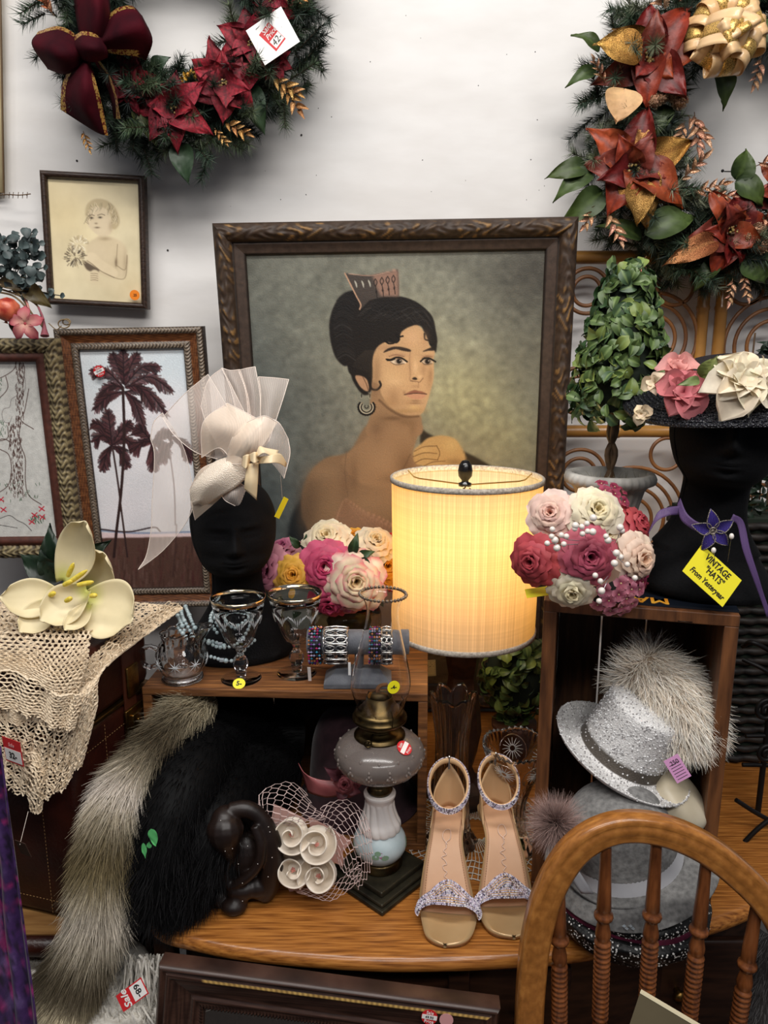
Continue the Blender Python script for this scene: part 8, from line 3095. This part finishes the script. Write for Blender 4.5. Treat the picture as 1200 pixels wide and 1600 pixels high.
for i in range(5200):
    s = RN.uniform(0, seg_[-1])
    r0, z0 = np.interp(s, seg_, pf[:48, 0]), np.interp(s, seg_, pf[:48, 1])
    if RN.random() > r0 / .1:
        continue
    a = RN.uniform(0, 2 * PI)
    if .004 < z0 < .020 and r0 < .066 and RN.random() < .75:
        continue
    pts.append(s0 + Rs @ np.array([r0 * math.cos(a), r0 * math.sin(a) * 1.08, z0]))
    cl.append(col3(RN.choice(((250, 250, 250), (200, 198, 198), (150, 146, 146)))))
mb.gems(pts, .0016, np.array(cl))
mb.build('sequins', M_SEQ, sh, smooth=False, kind='stuff')
pt_, R_, c_, w__, h__ = price_card('price_tag', 'pink-lilac price tag with printed lines hanging from sequin hat', ((1041, 1188), (1063, 1176), (1054, 1226)), (.905, .905, .895), mat('tag_lilac', (196, 140, 182), .6))
for i in range(6):
    mb = MB()
    mb.box((0, h__ * (.22 - .12 * i), .0003), (w__ * .7, .0006, .0002))
    mb.v = [v @ R_.T + c_ for v in mb.v]
    mb.build('printed_line', MATS['ink_black'], pt_, smooth=False)
text_mesh('250', .008, M4(R_, c_ + R_ @ np.array([.001, h__ * .27, .0004])), MATS['ink_black'], pt_)
mb = MB()
mb.tube(cr([c_ + R_ @ np.array([0, h__ * .42, .0006]), at(1035, 1190, .92), at(1030, 1212, .93)], 10), .0004, 4)
mb.build('string', MATS['tulle_edge'], pt_)

ws = thing('straw_hat', 'white braided straw hat with champagne satin crown under the sequin hat', 'hat', at(1060, 1255, 1.0))
w0 = at(1046, 1258, .972)
Rw = rotm('Y', math.radians(40)) @ rotm('X', math.radians(20))
mb = MB()
mb.lathe(cr([(.0006, .036), (.03, .035), (.043, .029), (.048, .014), (.050, .0)], 20), w0, 50, Rw)
mb.build('crown', mat('champagne_satin', (176, 164, 140), .4, c2=(196, 186, 164), scale=10), ws)
mb = MB()
for j in range(6):
    r0 = .052 + j * .0048
    a = np.linspace(0, 2 * PI, 110, endpoint=False)
    mb.tube(np.stack([r0 * np.cos(a), r0 * np.sin(a), -.002 * j + .0012 * np.sin(a * 50 + j * 1.6)], 1) @ Rw.T + w0, .0026, 5, closed=True)
mb.build('straw_braid', mat('white_straw', (214, 210, 200), .6, c2=(236, 234, 226), scale=200, bump=.4), ws, kind='stuff')
mb = MB()
mb.lathe([(.0508, .0), (.0512, .004), (.0500, .012), (.0492, .012)], w0, 50, Rw)
mb.build('brown_band', mat('brown_grosgrain', (74, 58, 46), .7), ws)

cf = thing('shaggy_fur_hat', 'cream long-haired shaggy fur hat leaning in the dark crate', 'hat', at(1050, 1110, 1.03))
Pc = np.array([at(990, 1040, 1.06), at(1028, 1072, 1.03), at(1062, 1115, 1.0), at(1080, 1160, .985)])
Rc = np.array([.036, .050, .048, .030])
Q = cr(np.column_stack([Pc, Rc]), 24)
mb = MB()
mb.tube(Q[:, :3], Q[:, 3] * .92, 18, col=col3((150, 132, 112)))
mb.ball(Q[0, :3], Q[0, 3] * .8, 12, 8, col=col3((150, 132, 112)))
mb.ball(Q[-1, :3], Q[-1, 3] * .92, 12, 8, col=col3((190, 170, 148)))
mb.build('hat_body', M_FUR, cf)
p, n_, T_, t = tube_pts(Q[:, :3], Q[:, 3] * .9, 14000, lo=0, hi=1.0)
kp = n_[:, 1] < .5
p, n_, T_, t = p[kp], n_[kp], T_[kp], t[kp]
d = T_ * (.8 - 1.9 * np.exp(-(t / .1) ** 2))[:, None] + n_ * .7 + np.array([.0, -.15, -.3]) + NP.normal(size=p.shape) * .28 + vnoise(p, 90, 2)[:, None] * np.array([.4, 0, .3]) - T_ * 1.0 * np.exp(-(t / .12) ** 2)[:, None]
bcol = mix(col3((232, 216, 196)), col3((255, 248, 238)), NP.random(len(t)))
mb = MB()
fur(mb, p, d, NP.uniform(.016, .042, len(p)), .0012, bcol * .95, droop=.35, wav=.5, seg=4, tipcol=np.minimum(bcol * 1.1, .95))
mb.build('long_fur', M_FUR, cf, kind='stuff')

# ---------------------------------------------------------------- mauve hat and black brimmed hat in left crate
mh = thing('mauve_hat', 'dark mauve domed hat with dusty pink ribbon and rose in the crate', 'hat', (-.048, 1.22, TT + .013))
m0 = np.array([-.045, 1.225, TT + .0135])
M_MAU = mat('mauve_felt', (44, 24, 30), .95, c2=(58, 34, 40), scale=60, bump=.3, sheen=.2)
mb = MB()
mb.lathe(cr([(.0006, .175), (.04, .172), (.066, .155), (.080, .12), (.086, .07), (.089, .03), (.098, .008), (.105, .0), (.0006, .0)], 40), m0, 60)
mb.build('felt_dome', M_MAU, mh)
M_DPR = mat('dusty_ribbon', (122, 58, 62), .4, c2=(160, 92, 92), scale=14, coat=.1)
mb = MB()
mb.grid(patch([[(466, 1192, 1.13), (476, 1208, 1.11), (500, 1218, 1.10), (535, 1220, 1.095)], [(474, 1215, 1.12), (490, 1224, 1.10), (510, 1231, 1.092), (535, 1231, 1.09)], [(481, 1238, 1.12), (492, 1242, 1.10), (512, 1246, 1.094), (537, 1242, 1.092)]], 10, 14))
mb.build('ribbon', M_DPR, mh, solid=.001)
rose(mh, at(540, 1222, 1.10), (0, -1, .2), 21 * mpp(at(540, 1222, 1.1)), (90, 30, 40), (140, 66, 74), (170, 96, 96), seed=77, n_out=5)
px_leaf(mh, (534, 1212), (508, 1202), 1.095, 20, (70, 30, 40), (110, 60, 70), M_PETAL)
px_leaf(mh, (535, 1210), (530, 1196), 1.095, 18, (80, 36, 46), (110, 60, 66), M_PETAL)
px_leaf(mh, (548, 1230), (562, 1240), 1.095, 20, (80, 36, 46), (120, 60, 66), M_PETAL)
px_leaf(mh, (536, 1235), (530, 1252), 1.095, 20, (70, 30, 40), (100, 50, 60), M_PETAL)
fz = thing('fuzzy_brim_hat', 'black hat with fuzzy olive brim edge behind the mauve hat', 'hat', (-.06, 1.30, TT + .1))
mb = MB()
P = pxp([(462, 1125, 1.27), (478, 1103, 1.25), (510, 1093, 1.24), (555, 1094, 1.24), (590, 1100, 1.25)], 30)
mb.tube(P, .012, 10, col=col3((12, 12, 12)))
mb.build('brim', M_FURB, fz)
p, n_, T_, t = tube_pts(P, np.full(30, .011), 2600)
mb = MB()
fur(mb, p, n_ + NP.normal(size=p.shape) * .3, NP.uniform(.006, .014, len(p)), .0006, np.tile(col3((20, 20, 16)), (len(p), 1)), tipcol=np.tile(col3((62, 62, 44)), (len(p), 1)))
mb.build('fuzz', M_FURB, fz, kind='stuff')

# ---------------------------------------------------------------- rose headpiece with netting
hp_ = thing('rose_headpiece', 'cream rolled-rose headpiece with blush points and open netting', 'headpiece', at(480, 1395, .99))
M_CRR = mat('cream_organza', (236, 222, 202), .5, c2=(250, 240, 226), scale=40, trl=.15)
M_BLU = mat('blush_satin', (196, 150, 140), .5, c2=(210, 168, 158), scale=20)
M_PCR = mat('pink_crystal', (214, 140, 130), .15, .2)
f8 = lambda x, y: (320 + x / 3.3333, 1120 + y / 3.3333)
for pts_, Yb in (([(360, 455), (420, 480), (500, 520), (540, 540), (420, 560), (340, 575)], 1.025), ([(540, 520), (640, 570), (765, 650), (720, 700), (720, 780), (640, 740), (560, 640)], 1.015), ([(365, 845), (430, 850), (500, 880), (445, 918), (430, 885)], 1.0)):
    W = np.array([at(*f8(*p), Yb) for p in pts_])
    mb = MB()
    mb.fan(W)
    mb.build('blush_point', M_BLU, hp_, solid=.001, smooth=False)
for (cx, cy), r_, Yr, ang in (((460, 605), 78, .99, .3), ((590, 655), 84, .985, 1.6), ((470, 785), 84, .985, 3.0), ((600, 815), 86, .98, 4.4), ((372, 690), 46, .995, 2.2)):
    c = at(*f8(cx, cy), Yr)
    r = r_ * .39 * mpp(c)
    F_ = frame_z((-.05, -1, .5), ang)
    a = np.linspace(0, 2 * PI * 1.9, 100)
    rr_ = r * (.14 + .86 * (a / a[-1]) ** .9)
    hgt = r * (1.15 - .5 * (a / a[-1]))
    G = []
    for v in np.linspace(0, 1, 7):
        k_ = .45 + .55 * v ** .7
        x, y = rr_ * k_ * np.cos(a), rr_ * k_ * np.sin(a)
        z = hgt * v * (1 + .08 * np.sin(a * 3))
        G.append(np.stack([x, y, z], -1))
    mb = MB()
    mb.grid(put(np.array(G), F_, c))
    ro = mb.build('rolled_rose', M_CRR, hp_, solid=.0009)
    mb = MB()
    mb.lathe([(.0005, -.002), (r * .75, 0), (r * .8, .002), (r * .5, .003), (.0005, .002)], c, 20, F_)
    mb.build('organza_disc', M_CRR, ro)
    mb = MB()
    mb.tube(put(G[-1], F_, c), .0012, 6)
    mb.build('rolled_edge', M_CRR, ro)
    mb = MB()
    mb.gems([c + F_ @ np.array([.0035 * math.cos(i * 2.4) * math.sqrt(i / 12), .0035 * math.sin(i * 2.4) * math.sqrt(i / 12), r * .55]) for i in range(12)], .0014)
    mb.build('crystal_stamen', M_PCR, ro, smooth=False)
M_NET = mat('veil_net', (206, 182, 176), .7)


def net(rows, nu, nv, r=.0005):
    G = patch(rows, 24, 24)
    mb = MB()
    lace(mb, G, nu, nv, r, warp=.32, jitter=.08)
    mb.build('netting', M_NET, hp_, smooth=False, kind='stuff')


net([[(404, 1262, 1.0), (406, 1240, 1.01), (430, 1225, 1.02), (456, 1222, 1.02), (478, 1238, 1.01)], [(410, 1275, .985), (420, 1255, .975), (445, 1245, .975), (470, 1248, .975), (490, 1260, .985)], [(420, 1285, .99), (440, 1280, .97), (460, 1272, .965), (485, 1272, .97), (505, 1272, .985)], [(430, 1290, 1.0), (450, 1290, .99), (470, 1290, .985), (490, 1284, .99), (508, 1280, .995)]], 14, 11)
net([[(500, 1262, 1.0), (520, 1252, 1.01), (545, 1250, 1.02), (568, 1268, 1.01), (580, 1300, 1.0)], [(505, 1285, .985), (525, 1275, .965), (550, 1285, .965), (570, 1310, .97), (582, 1340, .98)], [(515, 1310, .99), (530, 1310, .96), (550, 1325, .95), (568, 1345, .96), (575, 1370, .97)], [(530, 1350, .99), (535, 1360, .965), (545, 1370, .955), (555, 1380, .955), (560, 1390, .96)]], 15, 13)
net([[(450, 1385, .985), (480, 1388, .975), (510, 1388, .97), (535, 1370, .965), (560, 1345, .965)], [(465, 1395, .968), (490, 1402, .958), (515, 1408, .952), (540, 1395, .95), (566, 1370, .955)]], 18, 5)

# ---------------------------------------------------------------- cloth-covered stool, tags, velvet, odds
M_SHAWL = M_LACEW
stool = thing('low_stool', 'low stool hidden under a white crochet shawl at lower left', 'stool', (-.36, .9, 0))
mb = MB()
mb.lathe([(.0006, .655), (.14, .655), (.145, .648), (.14, .63), (.0006, .63)], (-.50, .88, 0), 40)
mb.build('seat', M_DARKW, stool)
for a in (.6, 2.2, 3.9, 5.3):
    mb = MB()
    mb.lathe([(.014, 0), (.018, .3), (.022, .632)], (-.50 + .1 * math.cos(a), .88 + .12 * math.sin(a), 0), 12)
    mb.build('leg', M_DARKW, stool)
shw = thing('crochet_shawl', 'white crochet shawl with long yarn fringe draped over low stool', 'shawl', (-.38, .88, .66))
mb = MB()
th = np.linspace(0, 2 * PI, 70, endpoint=False)
Gs = []
for s in np.linspace(0, 1, 34):
    r0 = .002 + .19 * min(1, s * 1.5)
    dz = -max(0, s - .62) * .7
    Gs.append(np.stack([-.50 + (r0 + .006 * np.sin(9 * th) * (s > .62)) * np.cos(th), .88 + (r0 * .9 + .006 * np.sin(9 * th) * (s > .62)) * np.sin(th), np.full(70, .662 + dz) + .003 * np.sin(5 * th + s * 9)], -1))
Gs = np.array(Gs)
mb.grid(Gs, wv=True)
mb.build('shawl_body', M_SHAWL, shw)
mb = MB()
Gl = np.concatenate([Gs, Gs[:, :1]], 1)
lace(mb, Gl, 150, 60, .0014, jitter=.25, shells=True, lift=.0016)
mb.build('crochet_stitches', M_SHAWL, shw, smooth=False, kind='stuff')
mb = MB()
rts = np.array([at(RN.uniform(196, 258), RN.uniform(1490, 1505), RN.uniform(.90, .96)) for _ in range(220)])
fur(mb, rts, NP.normal(size=(220, 3)) * .25 + np.array([.12, -.35, -1]), NP.uniform(.07, .14, 220), .0030, np.ones((220, 3)), droop=.5, wav=.35, seg=7)
rts = np.array([at(RN.uniform(150, 262), RN.uniform(1570, 1610), RN.uniform(.86, .89)) for _ in range(200)])
fur(mb, rts, NP.normal(size=(200, 3)) * .3 + np.array([.3, -.3, -.8]), NP.uniform(.05, .1, 200), .0030, np.ones((200, 3)), droop=.5, wav=.4, seg=6)
mb.build('yarn_fringe', M_SHAWL, shw, kind='stuff')
st2, R_, c_, w__, h__ = price_card('price_tag', 'red sale tag reading 68 on the white crochet shawl', ((219, 1528), (180, 1557), (234, 1551)), (.845, .845, .835), MATS['sticker_red'])
R_ = R_ if R_[1, 2] < 0 else R_
zf = R_[:, 2] if R_[:, 2] @ (_C - c_) > 0 else -R_[:, 2]
xr = -(R_[:, 0])
yr = np.cross(zf, xr)
Rz_ = np.stack([xr, yr, zf], 1)
mb = MB()
mb.box((w__ * .24, 0, .0003), (w__ * .46, h__ * .86, .0003))
mb.v = [v @ Rz_.T + c_ + zf * .0006 for v in mb.v]
mb.build('price_field', M_WT, st2, smooth=False)
Rq = Rz_ @ rotm('Z', PI)
text_mesh('Sale', .0145, M4(Rz_ @ rotm('Z', PI / 2), c_ + Rz_ @ np.array([-w__ * .22, 0, .0012])), M_WT, st2, bold=.0003, shear=.3)
text_mesh('68-', .0125, M4(Rz_ @ rotm('Z', -PI / 2), c_ + Rz_ @ np.array([w__ * .24, 0, .0012])), MATS['ink_black'], st2, bold=.0002)
t32, R_, c_, w__, h__ = price_card('price_tag', 'red and white tag reading 32 on the lace cloth', ((2, 1150), (30, 1160), (10, 1188)), (.965, .945, .965), MATS['sticker_red'])
mb = MB()
mb.box((0, -h__ * .18, .0003), (w__ * .9, h__ * .5, .0003))
mb.v = [v @ R_.T + c_ for v in mb.v]
mb.build('price_field', M_WT, t32, smooth=False)
text_mesh('32-', .013, M4(R_, c_ + R_ @ np.array([0, -h__ * .18, .0008])), MATS['ink_black'], t32, bold=.0003)
text_mesh('Sale', .008, M4(R_, c_ + R_ @ np.array([0, h__ * .26, .0008])), MATS['sticker_pink'], t32)
bt, R_, c_, w__, h__ = price_card('string_tag', 'brown tag on a thread below the lace corner by the velvet', ((20, 1312), (36, 1318), (36, 1334)), (.90, .89, .90), mat('brown_tag', (74, 52, 42), .6))
mb = MB()
mb.tube([at(44, 1268, .95), at(36, 1300, .92), at(31, 1320, .892)], .0004, 4)
mb.build('string', MATS['tulle_edge'], bt)

vel = thing('velvet_garment', 'purple burnout velvet garment hanging at the left edge', 'garment', at(-20, 1400, .80))
G = patch([[(-140, 1150, .86), (-60, 1150, .83), (-20, 1160, .80), (0, 1172, .80)], [(-140, 1240, .86), (-60, 1240, .80), (-20, 1240, .81), (12, 1245, .80)], [(-140, 1340, .86), (-50, 1340, .80), (0, 1340, .81), (26, 1345, .80)], [(-140, 1450, .86), (-40, 1450, .79), (10, 1450, .81), (42, 1450, .80)], [(-140, 1600, .86), (-30, 1600, .78), (30, 1600, .80), (62, 1605, .79)], [(-140, 1800, .86), (-30, 1800, .76), (40, 1800, .80), (80, 1800, .78)]], 70, 50)
vv, uu = np.meshgrid(np.linspace(0, 1, 50), np.linspace(0, 1, 70))
G[..., 1] += .006 * np.sin(vv * 22 + uu * 2)
pn_ = vnoise(G, 110, 3) + .6 * vnoise(G, 240, 5)
cc = mix(col3((66, 34, 92)), col3((156, 40, 110)), sm(pn_, .1, .6))
cc = mix(cc, col3((130, 104, 160)), sm(vnoise(G, 70, 8), .3, .8) * .5)
cc = mix(cc, col3((26, 12, 34)), (abs(pn_ + .1) < .10) * .8)
mb = MB()
mb.grid(G, col=cc)
mb.build('velvet_panel', mat('burnout_velvet', vcol=True, c2=(.6, .6, .65), rough=.8, scale=120, sheen=.12), vel, solid=.002)

rk = thing('wrought_iron_rack', 'dark wrought-iron scroll rack standing right of the dark crate', 'rack', (.62, 1.25, TT))
M_IRO = mat('black_iron', (26, 24, 24), .5, .5)
for k, pts_ in enumerate(([(1160, 1010, 1.22), (1180, 1005, 1.2), (1240, 1040, 1.2)], [(1160, 1030, 1.22), (1200, 1050, 1.2), (1250, 1090, 1.2)], [(1165, 1150, 1.2), (1210, 1150, 1.2), (1260, 1156, 1.2)], [(1160, 1195, 1.2), (1210, 1196, 1.2), (1260, 1200, 1.2)], [(1150, 1250, 1.15), (1190, 1275, 1.15), (1260, 1310, 1.15)], [(1150, 1330, 1.12), (1190, 1290, 1.12), (1250, 1250, 1.12)])):
    mb = MB()
    mb.tube(pxp(pts_, 14), .004, 8)
    mb.build('iron_bar', M_IRO, rk)
for cx, cy, r_ in ((1198, 1110, 20), (1198, 1178, 16), (1196, 1330, 28)):
    c = at(cx, cy, 1.16)
    a = np.linspace(0, 3.2 * PI, 50)
    q_ = np.array([c + (r_ * mpp(c) * (1 - t / 14) * math.cos(t), 0, r_ * mpp(c) * (1 - t / 14) * math.sin(t)) for t in a])
    mb = MB()
    mb.tube(q_, .0036, 8)
    mb.build('iron_scroll', M_IRO, rk)
mb = MB()
mb.tube([at(1215, 1000, 1.2), np.array([at(1215, 1000, 1.2)[0], 1.2, TT])], .005, 8)
mb.build('upright', M_IRO, rk)
gs = thing('grey_fur_scrap', 'grey fuzzy fabric at the lower right corner behind the chair', 'fabric', at(1200, 1540, .86))
P = pxp([(1215, 1450, .86), (1205, 1520, .85), (1195, 1590, .84), (1190, 1680, .84)], 20)
mb = MB()
mb.tube(P, .028, 12, col=col3((70, 68, 68)))
mb.build('backing', M_FUR, gs)
p, n_, T_, t = tube_pts(P, np.full(20, .027), 3500)
mb = MB()
fur(mb, p, n_ * .8 + T_ + NP.normal(size=p.shape) * .2, .014, .0008, np.tile(col3((96, 94, 94)), (len(p), 1)) * NP.uniform(.6, 1.3, (len(p), 1)))
mb.build('fuzz', M_FUR, gs, kind='stuff')

wk = thing('added_dark_hamper', 'made-up dark hamper added to stand in for the shade between crate and screen', 'added filler', (.72, 1.42, TT))  # invented dark box, added so the gap right of the crate reads as shade
M_WIC = mat('dark_wicker', (22, 18, 16), .6, c2=(40, 32, 26), scale=60)
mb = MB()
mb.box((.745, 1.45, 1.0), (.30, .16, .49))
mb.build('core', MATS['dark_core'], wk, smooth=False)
for j in range(24):
    z = TT + .01 + j * .0205
    mb = MB()
    x = np.linspace(.59, .90, 24)
    mb.tube(np.stack([x, 1.366 + .004 * np.sin(x * 160 + j * PI), np.full(24, z)], 1), .0075, 6)
    mb.tube([(.592, 1.368, z), (.592, 1.53, z)], .0075, 6)
    mb.build('cane_strand', M_WIC, wk)
